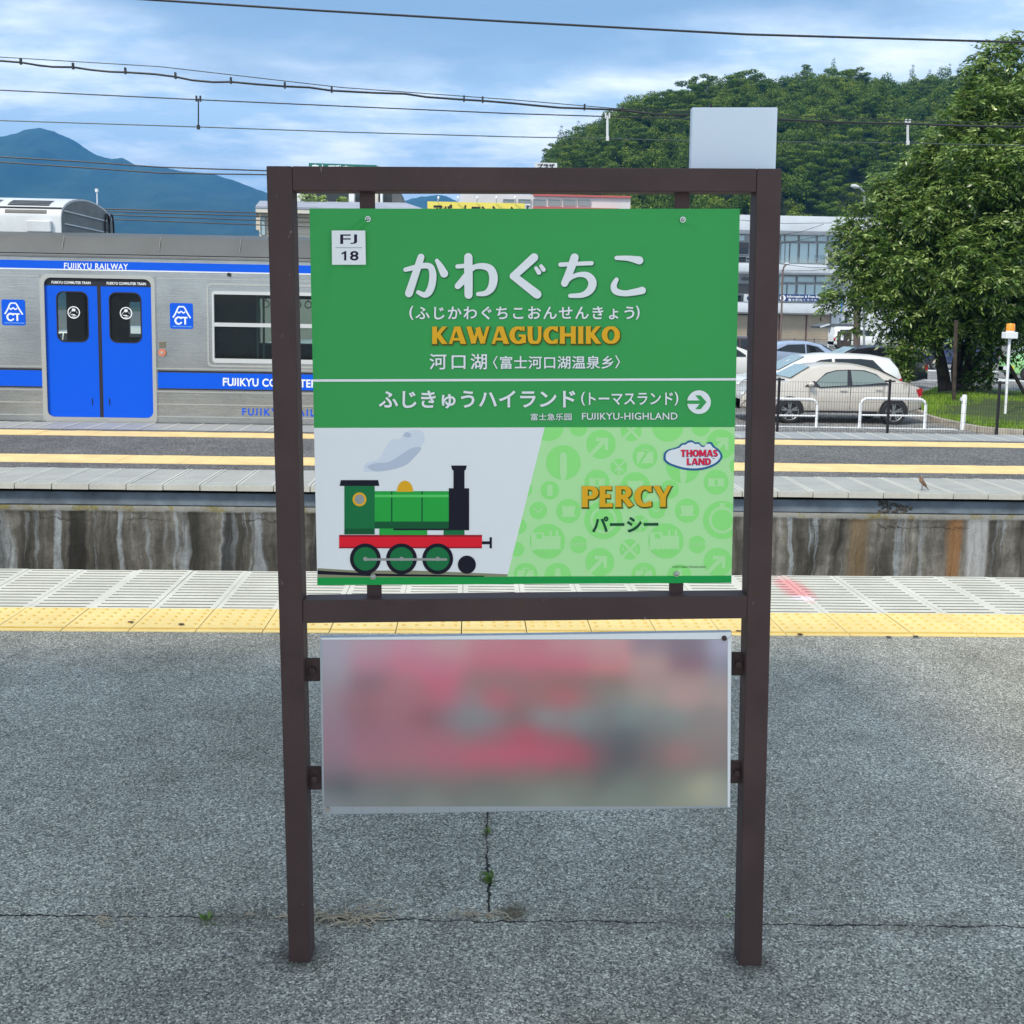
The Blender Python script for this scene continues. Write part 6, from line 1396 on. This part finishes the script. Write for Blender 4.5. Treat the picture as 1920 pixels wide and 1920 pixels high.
# low rail in front, shelter, ticket machine
rail = thing('hand_rail', 'thin dark railing in front of the roller shutters', 'railing', P(1550, 648, 100)); mb = MB(); y0_ = 100
for yy in (636.5, 646): mb.tube([P(1445, yy-1, y0_), P(1660, yy+1.5, y0_)], .04, 6)
mb.build('rail_bar', 'bld_dark', rail); mb = MB()
for x in (1450, 1490, 1527, 1565, 1600, 1640): q = P(x, 634, y0_); mb.tube([(q.x, y0_, GZ), q], .05, 6)
mb.build('rail_posts', 'bld_dark', rail)
shl = thing('bus_shelter', 'flat dark roofed shelter on thin posts in front of the white building', 'shelter', P(1572, 652, 88))
MB().prism([P(x, y, 88) for x, y in [(1537, 612), (1555, 607), (1612, 608), (1612, 613.5), (1556, 613.5), (1539, 615)]][::-1], (0, 2.5, 0)).build('roof', 'bld_dark', shl)
MB().prism([P(x, y, 87.98) for x, y in [(1537, 611.8), (1554, 606.8), (1556, 609), (1538, 614.5)]][::-1], (0, -.1, 0)).build('roof_edge', 'bld_white', shl)
for x in (1554.4, 1600): q = P(x, 613, 88.3); MB().tube([(q.x, 88.3, GZ), q], .05, 6).build('post', 'white_paint', shl)
tm = thing('ticket_machine', 'dark brown parking ticket machine in front of the white minivan', 'ticket machine', P(1586, 650, 80)); pbox('cabinet', 1575, 621.5, 1597, 652, 80, .7, M('dark_brown', (.05, .035, .03), .6).m, tm, .05); pbox('notice', 1577, 627.5, 1581.5, 638, 79.9, .08, 'white_paint', tm)
lamp = thing('street_lamp', 'slim dark street lamp with curved arm in front of the white building', 'street lamp', P(1463, 642, 95)); pts = [P(x, y, 95) for x, y in [(1463, 645), (1465, 600), (1466.5, 540), (1467.5, 508), (1470, 500), (1474, 496)]]; pts[0].z = GZ
MB().tube(pts, .09, 8).build('pole', M('brown_pole', (.16, .12, .10), .6).m, lamp, smooth=True); q = P(1476, 494.5, 95); MB().sphere(q, .18, 10, 6, (1.5, 1, .6)).build('lamp_head', 'white_plastic', lamp, smooth='all')
lamp2 = thing('street_lamp', 'pale street lamp head rising out of the left side of the big tree', 'street lamp', P(1621, 700, 40)); pts = [P(x, y, 40) for x, y in [(1621, 690), (1621, 450), (1621, 375), (1619, 360), (1612, 351.5), (1608, 350)]]; pts[0].z = GZ
MB().tube(pts, .045, 8).build('pole', 'mull', lamp2, smooth=True); a_, b_ = P(1596, 348, 40), P(1610, 351, 40); MB().tube([a_, (a_+b_)/2, b_], [.05, .085, .05], 10).build('lamp_head', 'white_plastic', lamp2, smooth=True)
tp_ = thing('utility_pole', 'brown wooden pole standing behind the white wagon under the tree', 'utility pole', P(1610, 690, 42)); q = P(1610.5, 430, 42); q0_ = P(1606, 690, 42); MB().tube([(q0_.x, 42, GZ), q], .14, 10).build('pole', M('pole_brown', (.13, .10, .085), .8).m, tp_, smooth=True)
for (a_, b_, l) in (((1380, 466), (1545, 441), 'dark cable slanting up across the upper windows'), ((1380, 412), (1560, 418), 'thin cable across the roof fascia of the white building'), ((1460, 441), (1545, 420), 'thin cable slanting over the roof fascia'), ((1455, 494), (1590, 502), 'cable running along the middle balcony of the white building'), ((1455, 508), (1590, 499), 'cable crossing just below the middle balcony edge')):
    q0_, q1_ = P(*a_, 60), P(*b_, 60); tag(MB().tube([q0_, (q0_+q1_)/2+Vector((0, 0, -.12)), q1_], .014, 5).build('cable', 'wire'), l, 'cable', 'cables in front of the white building')
# yellow/red post blobs beyond
for x, y, w_, mt, l in ((1704.5, 648, 2.2, 'white_paint', 'white marker post far beyond the parked black car'), (1710, 648, 1.8, 'my', 'yellow marker post beside the far white one')):
    MAT.setdefault('my', M('marker_yellow', (.75, .5, .05), .5).m); q = P(x, 662, 60); tag(MB().tube([(q.x, 60, GZ), P(x, 636, 60)], .06, 8).build('marker_post', mt), l, 'post', 'marker posts beyond the car park')

# cream house left of the sign
YH_ = 35
MAT['cream'] = var('cream_siding', (.60, .58, .50), .7, .08, 1); MAT['slate'] = var('slate_roof', (.30, .32, .38), .7, .15, 2)
ho = thing('cream_house', 'cream sided house with a roof terrace behind the top left of the sign', 'house', P(600, 600, YH_))
pbox('wall', 487, 394, 790, None, YH_, 7, 'cream', ho)
hb = P(487, 400, YH_).x; he = P(790, 400, YH_).x; z_ = P(600, 394, YH_).z
i_ = 0
zc2 = P(600, 394, YH_).z-.12
while zc2 > P(600, 450, YH_).z:
    MB().prism([(hb-.01, YH_-.002, zc2), (he, YH_-.002, zc2), (he, YH_-.03, zc2-.15), (hb-.01, YH_-.03, zc2-.15)], (0, .02, -.004)).build('siding_board', 'cream', ho); zc2 -= .165
rp = [P(479, 386, YH_-.6), P(482, 377, YH_-.0), P(553, 375.5, YH_+1), P(770, 378, YH_+1), P(800, 392.5, YH_-.6), P(640, 390.5, YH_-.6)]
a_ = P(479, 386.5, YH_-.6); b_ = P(800, 393.5, YH_-.6); c_ = P(760, 380, YH_+1.2); d_ = P(487, 376.5, YH_+1.2)
MB().prism([a_, b_, c_, d_], (0, 0, -.06)).build('roof', 'slate', ho); MB().prism([a_+Vector((0, .02, -.07)), b_+Vector((0, .02, -.07)), b_+Vector((0, .02, -.2)), a_+Vector((0, .02, -.2))], (0, .6, 0)).build('eaves_board', 'cream', ho)
pbox('bay_wall', 480, 408, 487, 431, YH_+.2, 2, 'cream', ho); pbox('bay_wall', 481, 393, 486.5, 408, YH_+.3, 2, M('dark_wood', (.1, .07, .05), .7).m, ho); window(488.5, 406, 498, 441, YH_-.04, ho, 'glass_sky', .8); 
pbox('upper_storey', 553, 355, 735, 380, YH_+2.6, 3, M('dark_glass_wall', (.02, .028, .03), .2).m, ho)
for x0, x1 in ((557, 566), (654, 664), (703, 708.5), (713, 717)): pbox('terrace_column', x0, 358, x1, 380, YH_+1.6, .3, 'white_paint' if x0 != 703 else 'cream', ho)
MB().prism([P(x, y, YH_+2.5) for x, y in [(735, 356), (748, 356), (756, 380), (735, 380)]][::-1], (0, 2.5, 0)).build('side_roof', 'bld_dark', ho)
for i, (x, y, s, lab) in enumerate(((576, 374, .3, 'round yellow-green roof bush at the left end of the terrace'), (601, 377, .22, 'small orange-tinted roof bush in the middle of the terrace'), (642, 378, .16, 'tiny green roof bush near the right terrace column'))):
    V, F, C = leaves([lobe(x, y, YH_+1.3, s)], 90, 20+i, (.07, .05), 6, .25, .06); C[:, :3] = np.clip(C[:, :3]+.3, 0, 1); o = bpy.data.objects.new('terrace_bush', np_mesh('terrace_bush', V, F, 'leaf', C)); COL.objects.link(o); tag(o, lab, 'bush', 'bushes on the roof terrace')
YG = 42
gs = thing('green_rooftop_sign', 'dark green rooftop sign with white lettering showing above the brown frame', 'rooftop sign', P(640, 600, YG)); MAT['sgreen'] = M('sign_dark_green', (.005, .15, .115), .5).m
MB().prism([P(x, y, YG) for x, y in [(579, 305.5), (706, 309.5), (706, 331), (579, 329)]][::-1], (0, .15, 0)).build('panel', 'sgreen', gs)
mb = MB(); text_px(mb, '富士 不動産口一', (585, 309.3, 683, 326), lambda x, y: P(x, y, YG-.02), .03, 1.0, .03); mb.build('panel_lettering', 'train_text', gs)
mb = MB(); 
for x in (600, 690): q = P(x, 320, YG+.25); mb.tube([(q.x, YG+.25, GZ), q], .06, 6)
mb.build('support_leg', 'bld_dark', gs); MB().prism([P(x, y, YG+.2) for x, y in [(700, 308.5), (713, 312), (713, 330), (700, 330)]][::-1], (0, .1, 0)).build('side_frame', 'mull', gs)
YY = 48
ys = thing('yellow_sign', 'yellow sign with black slanted katakana peeping over the green board', 'sign', P(893, 600, YY)); MAT['syel'] = M('sign_yellow', (.78, .66, .12), .5).m
MB().prism([P(x, y, YY) for x, y in [(801.5, 377.5), (984, 381.5), (984, 420), (801.5, 416)]][::-1], (0, .15, 0)).build('panel', 'syel', ys)
mb = MB(); text_px(mb, 'アパートマンション', (811, 384, 972, 409), lambda x, y: P(x, y, YY-.02), .035, .95, .02, .2); mb.build('panel_lettering', 'black', ys)
mb = MB()
for x in (822, 859, 895, 931, 966): q = P(x, 371, YY-.3); mb.tube([P(x-1, 380, YY-.05), q], .025, 5); mb.sphere(q, .05, 8, 5, (1, 1, 1.6))
mb.build('sign_lamp', 'white_paint', ys); q = P(830, 400, YY+.2); q2 = P(960, 400, YY+.2); MB().tube([(q.x, YY+.2, GZ), q], .08, 6).tube([(q2.x, YY+.2, GZ), q2], .08, 6).build('support_leg', 'bld_dark', ys)
bs = pbox('side_notice', 985, 382.5, 994, 400, YY, .15, 'white_paint', ys); mb = MB(); text_px(mb, '気', (985.6, 384, 993.5, 393), lambda x, y: P(x, y, YY-.02), .06); mb.build('side_notice_lettering', 'black', bs)
YR = 62
rb = thing('white_red_building', 'white building with red roof trim and a row of small windows behind the sign', 'building', P(1060, 600, YR)); MAT['rtrim'] = M('red_trim', (.45, .10, .10), .6).m
pbox('wall', 863, 365.5, 1182.5, None, YR, 9, var('pale_wall', (.58, .57, .58), .7, .07, .6), rb); pbox('roof_trim', 1000, 365.5, 1183, 369, YR-.15, .3, 'rtrim', rb)
for x0, x1 in ((943, 966), (971.5, 995), (999.5, 1023), (1027.5, 1051.5), (1055.5, 1079.5), (1083, 1107)): window(x0, 373.5, x1, 386 if x0 < 1000 else 385.5, YR-.02, rb, M('office_glass', (.22, .25, .26), .15, .1).m if 'og' not in MAT else MAT['og'], .3, frm='bld_grey')
pbox('awning', 1000, 389, 1161, 396, YR-.5, .5, 'rtrim', rb)
pz = thing('plaza_sign', 'small white rooftop sign with dark katakana above the brown frame', 'rooftop sign', P(1023, 366, YR+2)); 
pbox('panel', 1003, 305, 1044.5, 327, YR+2, .3, 'white_plastic', pz); mb = MB(); text_px(mb, 'プラザ', (1008, 307, 1040, 315.5), lambda x, y: P(x, y, YR+1.98), .04); mb.build('panel_lettering', 'black', pz)
pbox('support_leg', 1010, 327, 1013, 366, YR+2.05, .2, 'bld_dark', pz); pbox('support_leg', 1034, 327, 1037, 366, YR+2.05, .2, 'bld_dark', pz)
an = thing('antenna', 'thin white antenna mast standing behind the train roof', 'antenna', P(181.5, 600, 22)); q = P(181, 356, 22); q2 = P(181.8, 360, 22); MB().tube([(q.x, 22, GZ), q2], .012, 6).build('mast', 'white_paint', an); MB().tube([q2, q+Vector((0, 0, .02))], .035, 6).build('mast_head', 'white_paint', an)
# green-awning shop seen through the train
sho = thing('green_awning_shop', 'shop with a green awning seen through the train window', 'shop', P(560, 640, 40)); pbox('wall', 420, 500, 700, None, 40, 4, 'cream', sho); pbox('awning', 420, 560, 700, 577, 39, 1, M('awning_green', (.03, .36, .22), .6).m, sho); pbox('shop_window', 430, 578, 690, 610, 39.9, .15, 'glass_dark', sho); pbox('shop_front', 430, 611, 690, 618, 39.7, .3, 'bld_white', sho)

# ================================================================== HILL AND MOUNTAINS
def ridge_tab(tab, Y): return [(P(x, y, Y).x, P(x, y, Y).z) for x, y in tab]
YR1, YR0 = 300.0, 165.0
rt = ridge_tab([(600, 590), (960, 585), (990, 470), (1012, 368), (1035, 336), (1065, 318), (1110, 292), (1160, 260), (1210, 240), (1270, 232), (1330, 224), (1400, 216), (1480, 208), (1540, 208), (1590, 236), (1640, 228), (1700, 216), (1760, 212), (1820, 222), (1900, 216), (2000, 160), (2200, 150), (2500, 190)], YR1)
def hill_z(x, y):
    xr = x*YR1/max(y, 120)
    top = lerp_tab(rt, x+ (YR1-y)*.03); t = max(0, min(1.25, (y-YR0)/(YR1-YR0)))
    s = (math.sin(min(1, t)*math.pi/2))**.95
    z = GZ-1+(top-GZ+1)*s
    if y > YR1: z -= (y-YR1)*.35
    return z+2.0*noise.noise(Vector((x/22, y/22, 1)))*min(1, t*3)+1.0*noise.noise(Vector((x/7, y/7, 5)))*min(1, t*3)
gx = np.linspace(-60, 260, 90); gy2 = np.linspace(YR0-10, 380, 50); vv = []; ff = []
for y in gy2:
    for x in gx: vv.append((x, y, hill_z(x, y)))
n = len(gx)
for j in range(len(gy2)-1):
    for i in range(n-1): ff.append((j*n+i, j*n+i+1, (j+1)*n+i+1, (j+1)*n+i))
tag(MB().add(vv, ff).build('hill', var('hill_undergrowth', (.018, .03, .012), 1, .3, .2), smooth='all'), kind='structure')
MAT['forest'] = mat_leaf('forest_leaves', (.018, .048, .005), (.080, .145, .013), (.25, .31, .04), .25, .6, .3, True)
protos = []
def crown_proto(kind, seed):
    rs = np.random.RandomState(seed)
    if kind == 'b':
        L = [(0, 0, 5.6, 2.3)]+[(rs.uniform(-2.0, 2.0), rs.uniform(-2.0, 2.0), rs.uniform(3.6, 7.8), rs.uniform(1.1, 1.9)) for _ in range(9)]; N = 2400; sz = .36
    elif kind == 'p':
        L = [(rs.uniform(-1.8, 1.8), rs.uniform(-1.8, 1.8), z, rs.uniform(.9, 1.5)) for z in (4.5, 5.2, 6, 6.6, 7.4, 8.0, 8.8, 9.3)]; N = 1900; sz = .30
    else:
        L = [(rs.uniform(-.2, .2), rs.uniform(-.2, .2), 2.5+k*1.05, 1.75*(1-k/9)+.25) for k in range(9)]; N = 1800; sz = .29
    w = np.array([l[3]**2 for l in L]); w /= w.sum(); ids = rs.choice(len(L), N, p=w); cen_ = np.array([l[:3] for l in L]); rad = np.array([l[3] for l in L])
    d = rs.normal(size=(N, 3)); d /= np.linalg.norm(d, axis=1)[:, None]; flat_ = .42 if kind == 'p' else .85
    pos = cen_[ids]+d*(rad[ids]*rs.uniform(.6, 1.05, N))[:, None]*np.array([1, 1, flat_])
    nrm = d+rs.normal(size=(N, 3))*.55; nrm /= np.linalg.norm(nrm, axis=1)[:, None]; a = np.cross(nrm, rs.normal(size=(N, 3))); a /= np.linalg.norm(a, axis=1)[:, None]; b = np.cross(nrm, a)
    s = sz*rs.uniform(.6, 1.3, N)[:, None]; V = np.stack([pos-a*s*.5, pos+b*s*.35, pos+a*s*.5, pos-b*s*.35], 1).reshape(-1, 3); F = np.arange(len(V)).reshape(-1, 4)
    t = np.clip(rs.normal(.45, .2, N)+.2*d[:, 2], 0, 1); C = np.repeat(np.stack([t, t, t, np.ones(N)], 1), 4, 0)  # upward sides of each crown paler, top light painted into the tint
    me = np_mesh('forest_crown', V, F, 'forest', C); return me
pc = bpy.data.collections.new('forest_kinds')
tm_ = MB().tube([(0, 0, -1), (0, 0, 3), (.1, .1, 6.5)], [.2, .16, .08], 5)
for i, (k, s) in enumerate((('b', 1), ('b', 2), ('b', 3), ('p', 4), ('p', 5), ('c', 6))):
    o = bpy.data.objects.new('forest_crown', crown_proto(k, s)); pc.objects.link(o)
pts = []; rs = random.Random(21); sc_ = []; 
ywid = 0
y = YR0-4
while y < YR1+16:
    stepy = 3.6+(y-YR0)*.004
    xlo = P(900, 300, y).x; xhi = P(2060, 300, y).x; x = xlo
    while x < xhi:
        xx = x+rs.uniform(-1.6, 1.6); yy = y+rs.uniform(-1.6, 1.6); pts.append((xx, yy, hill_z(xx, yy)-1.2)); sc_.append(rs.uniform(.65, 1.15)); x += 4.1
    y += stepy
fm = bpy.data.meshes.new('forest'); fm.from_pydata(pts, [], []); a_ = fm.attributes.new('sc', 'FLOAT', 'POINT'); a_.data.foreach_set('value', sc_)
a2 = fm.attributes.new('rot', 'FLOAT_VECTOR', 'POINT'); a2.data.foreach_set('vector', [v for _ in pts for v in (0, 0, rs.uniform(0, 6.28))])
kinds_ = []
for p in pts:
    v = noise.noise(Vector((p[0]/30, p[1]/30, 2)))+rs.uniform(-.35, .35); kinds_.append((3+rs.randint(0, 1)) if v > .30 else (5 if v < -.52 else rs.randint(0, 2)))
a3 = fm.attributes.new('kind_id', 'INT', 'POINT'); a3.data.foreach_set('value', kinds_)
fo = bpy.data.objects.new('forest', fm); COL.objects.link(fo); tag(fo, 'dense dark green mixed wood covering the hillside', 'forest', kind='stuff')
ng = bpy.data.node_groups.new('forest_scatter', 'GeometryNodeTree'); ng.interface.new_socket('Geometry', in_out='INPUT', socket_type='NodeSocketGeometry'); ng.interface.new_socket('Geometry', in_out='OUTPUT', socket_type='NodeSocketGeometry')
gi = ng.nodes.new('NodeGroupInput'); go = ng.nodes.new('NodeGroupOutput'); ci = ng.nodes.new('GeometryNodeCollectionInfo'); ci.inputs[0].default_value = pc; ci.inputs['Separate Children'].default_value = True; ci.inputs['Reset Children'].default_value = True
ip = ng.nodes.new('GeometryNodeInstanceOnPoints'); ip.inputs['Pick Instance'].default_value = True
def na(nm, t): n_ = ng.nodes.new('GeometryNodeInputNamedAttribute'); n_.data_type = t; n_.inputs[0].default_value = nm; return n_.outputs[0]
m2p = ng.nodes.new('GeometryNodeMeshToPoints')
ng.links.new(gi.outputs[0], ip.inputs['Points']); ng.links.new(ci.outputs[0], ip.inputs['Instance']); ng.links.new(na('kind_id', 'INT'), ip.inputs['Instance Index'])
er = ng.nodes.new('FunctionNodeEulerToRotation'); ng.links.new(na('rot', 'FLOAT_VECTOR'), er.inputs[0]); ng.links.new(er.outputs[0], ip.inputs['Rotation']); ng.links.new(na('sc', 'FLOAT'), ip.inputs['Scale']); ng.links.new(ip.outputs[0], go.inputs[0])
mod = fo.modifiers.new('scatter', 'NODES'); mod.node_group = ng

def mountain(name, tab, Y, depth, seed, mat):
    rt_ = ridge_tab(tab, Y); x0, x1 = rt_[0][0], rt_[-1][0]; nx_, ny_ = 300, 50; vv = []; ff = []
    for j in range(ny_):
        t = j/(ny_-1); y = Y-depth*(1-t)
        for i in range(nx_):
            x = x0+(x1-x0)*i/(nx_-1); top = lerp_tab(rt_, x); s = t**1.15
            nz = noise.multi_fractal(Vector((x/260+seed, y/420, seed)), 1, 2.1, 5)-1
            rdg = noise.noise(Vector((x/55, seed, 0)))*8+noise.noise(Vector((x/16, seed, 2)))*3
            vv.append((x+60*noise.noise(Vector((x/300, y/300, seed)))*(1-t)*t*4, y, GZ-5+(top-GZ+5)*s+nz*150*(1-t)*t*1.8+rdg*t*.45))
    for j in range(ny_-1):
        for i in range(nx_-1): a = j*nx_+i; ff.append((a, a+1, a+nx_+1, a+nx_))
    return tag(MB().add(vv, ff).build(name, mat, smooth='all'), kind='structure')
MAT['mtn'] = var('mountain_forest', (.028, .05, .022), 1, .4, .012)
mountain('mountain', [(-900, 420), (-500, 330), (-250, 300), (-100, 270), (0, 256), (30, 250), (50, 243), (75, 239.5), (100, 246), (140, 265), (180, 290), (208, 299), (230, 296), (262, 311), (300, 313), (340, 321), (400, 326), (450, 343), (500, 361), (560, 380), (700, 420)], 2900, 1500, 1, 'mtn')
mountain('far_mountain', [(600, 420), (700, 395), (750, 378), (790, 369), (820, 365.5), (836, 367), (860, 379), (900, 395), (1000, 425)], 3400, 1200, 4, 'mtn')
tag(MB().box(-4400, 4400, 420, 5000, GZ-3, GZ-1).build('valley_floor', var('valley_green', (.06, .09, .04), 1, .3, .01)), kind='structure')

# ================================================================== SMALL THINGS ON THE PLATFORMS
q = G(1729, 919, .003)
bird = thing('sparrow', 'small brown sparrow standing on the opposite platform edge', 'bird', q)
sc = .1*1.0
def skinned(name, chain, edges, mat, parent):
    me = bpy.data.meshes.new(name); me.from_pydata([c[:3] for c in chain], edges, []); o = bpy.data.objects.new(name, me); COL.objects.link(o)
    md = o.modifiers.new('skin', 'SKIN'); 
    for i, c in enumerate(chain): me.skin_vertices[0].data[i].radius = (c[3], c[3]) if me.skin_vertices else None
    return o
prof_b = [(-.030, .014, .007), (-.024, .022, .015), (-.014, .034, .025), (-.003, .048, .029), (.006, .062, .028), (.012, .076, .022), (.015, .086, .019), (.018, .097, .0185), (.024, .104, .013), (.033, .104, .004)]
vv = []; ff = []; nb = 12
for i, (x, z, r) in enumerate(prof_b):
    for k in range(nb): a = 2*math.pi*k/nb; vv.append((q.x+.25*x+r*math.cos(a)*.95, q.y+x*.6, q.z+z+r*math.sin(a)*1.05))
for i in range(len(prof_b)-1):
    for k in range(nb): ff.append((i*nb+k, i*nb+(k+1) % nb, (i+1)*nb+(k+1) % nb, (i+1)*nb+k))
vv = []
for i, (x, z, r) in enumerate(prof_b):
    for k in range(nb): a = 2*math.pi*k/nb; vv.append((q.x-x*.9+r*math.cos(a), q.y+r*math.sin(a)*.9, q.z+.012+z*1.05-.35*r*math.cos(a)))
mf = M('sparrow_feathers', (.2, .12, .07), .9); pp = mf.pos(); mf.base(mf.ramp(mf.noise(pp, 110, 3, .7), [(.35, (.05, .03, .02)), (.5, (.22, .12, .07)), (.65, (.42, .33, .25))]))
bd = MB().add(vv, ff+[tuple(range(nb-1, -1, -1)), tuple((len(prof_b)-1)*nb+k for k in range(nb))]).build('body', mf.m, bird, smooth='all')
MB().prism([(q.x+.026, q.y-.012, q.z+.036), (q.x+.02, q.y+.012, q.z+.036), (q.x+.055, q.y+.010, q.z+.004), (q.x+.055, q.y-.010, q.z+.004)], (0, 0, .006)).build('tail', mf.m, bird)
mb = MB()
for s in (-.009, .009): mb.tube([(q.x, q.y+s, q.z+.045), (q.x-.003, q.y+s, q.z), (q.x-.014, q.y+s, q.z)], .0018, 5)
mb.build('leg', 'rust', bird); MB().tube([(q.x-.036, q.y, q.z+.122), (q.x-.050, q.y, q.z+.118)], [.004, .001], 6).build('beak', 'black', bird)
# weeds in the joints
MAT['weed'] = mat_leaf('weed_green', (.06, .13, .02), (.12, .22, .03), (.2, .3, .06), .3)
def tuft(px, py, n_, size, label, spread=.02, name='weed'):
    rs = random.Random(px); V = []; F = []; C = []; c0 = G(px, py, 0)
    for _ in range(n_):
        b = Vector((c0.x+rs.gauss(0, spread), c0.y+rs.gauss(0, spread*1.6), .001)); a = rs.uniform(0, 6.28); L = size*rs.uniform(.5, 1.2); d = Vector((math.cos(a), math.sin(a), rs.uniform(.3, 1.0))).normalized(); s = Vector((-math.sin(a), math.cos(a), 0))*L*.16
        o = len(V); V += [b, b+d*L*.5+s, b+d*L, b+d*L*.5-s]; F.append((o, o+1, o+2, o+3)); t = rs.random(); C += [(t, t, t, 1)]*4
    o = bpy.data.objects.new(name, np_mesh(name, [tuple(v) for v in V], F, 'weed', C)); COL.objects.link(o); tag(o, label, 'weed', 'weeds in the asphalt joints')
tuft(390, 1723, 22, .022, 'small green weed in the joint left of the sign', .010); tuft(915, 1650, 70, .018, 'tall green weed strip in the joint below the poster panel', .007)
tuft(914, 1560, 36, .012, 'thin green sprouts just under the poster panel', .006); tuft(1372, 1722, 20, .014, 'tiny green weed against the foot of the right post', .009); tuft(1478, 1721, 14, .012, 'yellow-green moss tuft right of the right post', .009)
MAT['straw'] = var('dry_straw', (.44, .37, .27), .9, .35, 60)
def twigs(px, py, n_, L0, label, spx, spy):
    rs = random.Random(px+1); mb = MB(); c0 = G(px, py, .003)
    for _ in range(n_):
        a = rs.uniform(0, 6.28); x, y = c0.x+rs.gauss(0, spx), c0.y+rs.gauss(0, spy); L = L0*rs.uniform(.3, 1.3); pts = []
        for k in range(5): pts.append((x, y, .003+.010*math.sin(math.pi*k/4)*rs.random())); x += math.cos(a)*L/4; y += math.sin(a)*L/4*.5; a += rs.gauss(0, .22)
        mb.tube(pts, .0015*rs.uniform(.5, 1.3), 4)
    tag(mb.build('dry_roots', 'straw'), label, 'dry roots', kind='stuff')
twigs(660, 1718, 60, .055, 'tangle of dry pale roots beside the left post', .06, .022); twigs(530, 1722, 12, .06, 'dry straw strands left of the left post', .06, .012); twigs(210, 1724, 14, .03, 'dry straw in the joint far left', .03, .01); twigs(900, 1715, 30, .03, 'crumbly brown litter where the joints meet', .035, .012)
mb = MB(); rs = random.Random(2)
for (x, y, s) in [(430, 1790, .009), (120, 1565, .005), (300, 1655, .005), (1486, 1865, .008), (1440, 1800, .004), (1650, 1820, .006), (760, 1870, .004), (1000, 1840, .004), (1300, 1880, .005), (60, 1840, .006), (107, 1838, .006)]:
    q = G(x, y, .003); mb.sphere(q, s*.55, 7, 5, (1.2, 1, .6))
tag(mb.build('pebbles', var('pebble_grey', (.42, .41, .38), .8, .3, 40)), 'scattered pale pebbles on the near asphalt', 'pebbles', kind='stuff')
mb = MB()
for (x, y) in [(1500, 1189), (1666, 1194), (1717, 1193), (245, 1166), (340, 1170), (1385, 1183)]: q = G(x, y, .008); mb.sphere(q, .012, 7, 4, (1.3, .8, .25))
tag(mb.build('leaf_litter', 'rust'), 'few dry brown leaf scraps on the yellow tiles', 'leaf litter', kind='stuff')

# ================================================================== HAZE
hm = bpy.data.materials.new('haze_air'); hm.use_nodes = True; t_ = hm.node_tree; t_.nodes.clear(); o_ = t_.nodes.new('ShaderNodeOutputMaterial'); v_ = t_.nodes.new('ShaderNodeVolumePrincipled')
v_.inputs['Color'].default_value = (.08, .44, 1.0, 1); v_.inputs['Density'].default_value = .00022; v_.inputs['Anisotropy'].default_value = 0.0; t_.links.new(v_.outputs[0], o_.inputs['Volume'])
hzb = MB().box(-4600, 4600, -60, 5200, GZ-8, 560).build('haze', hm); tag(hzb, kind='stuff')
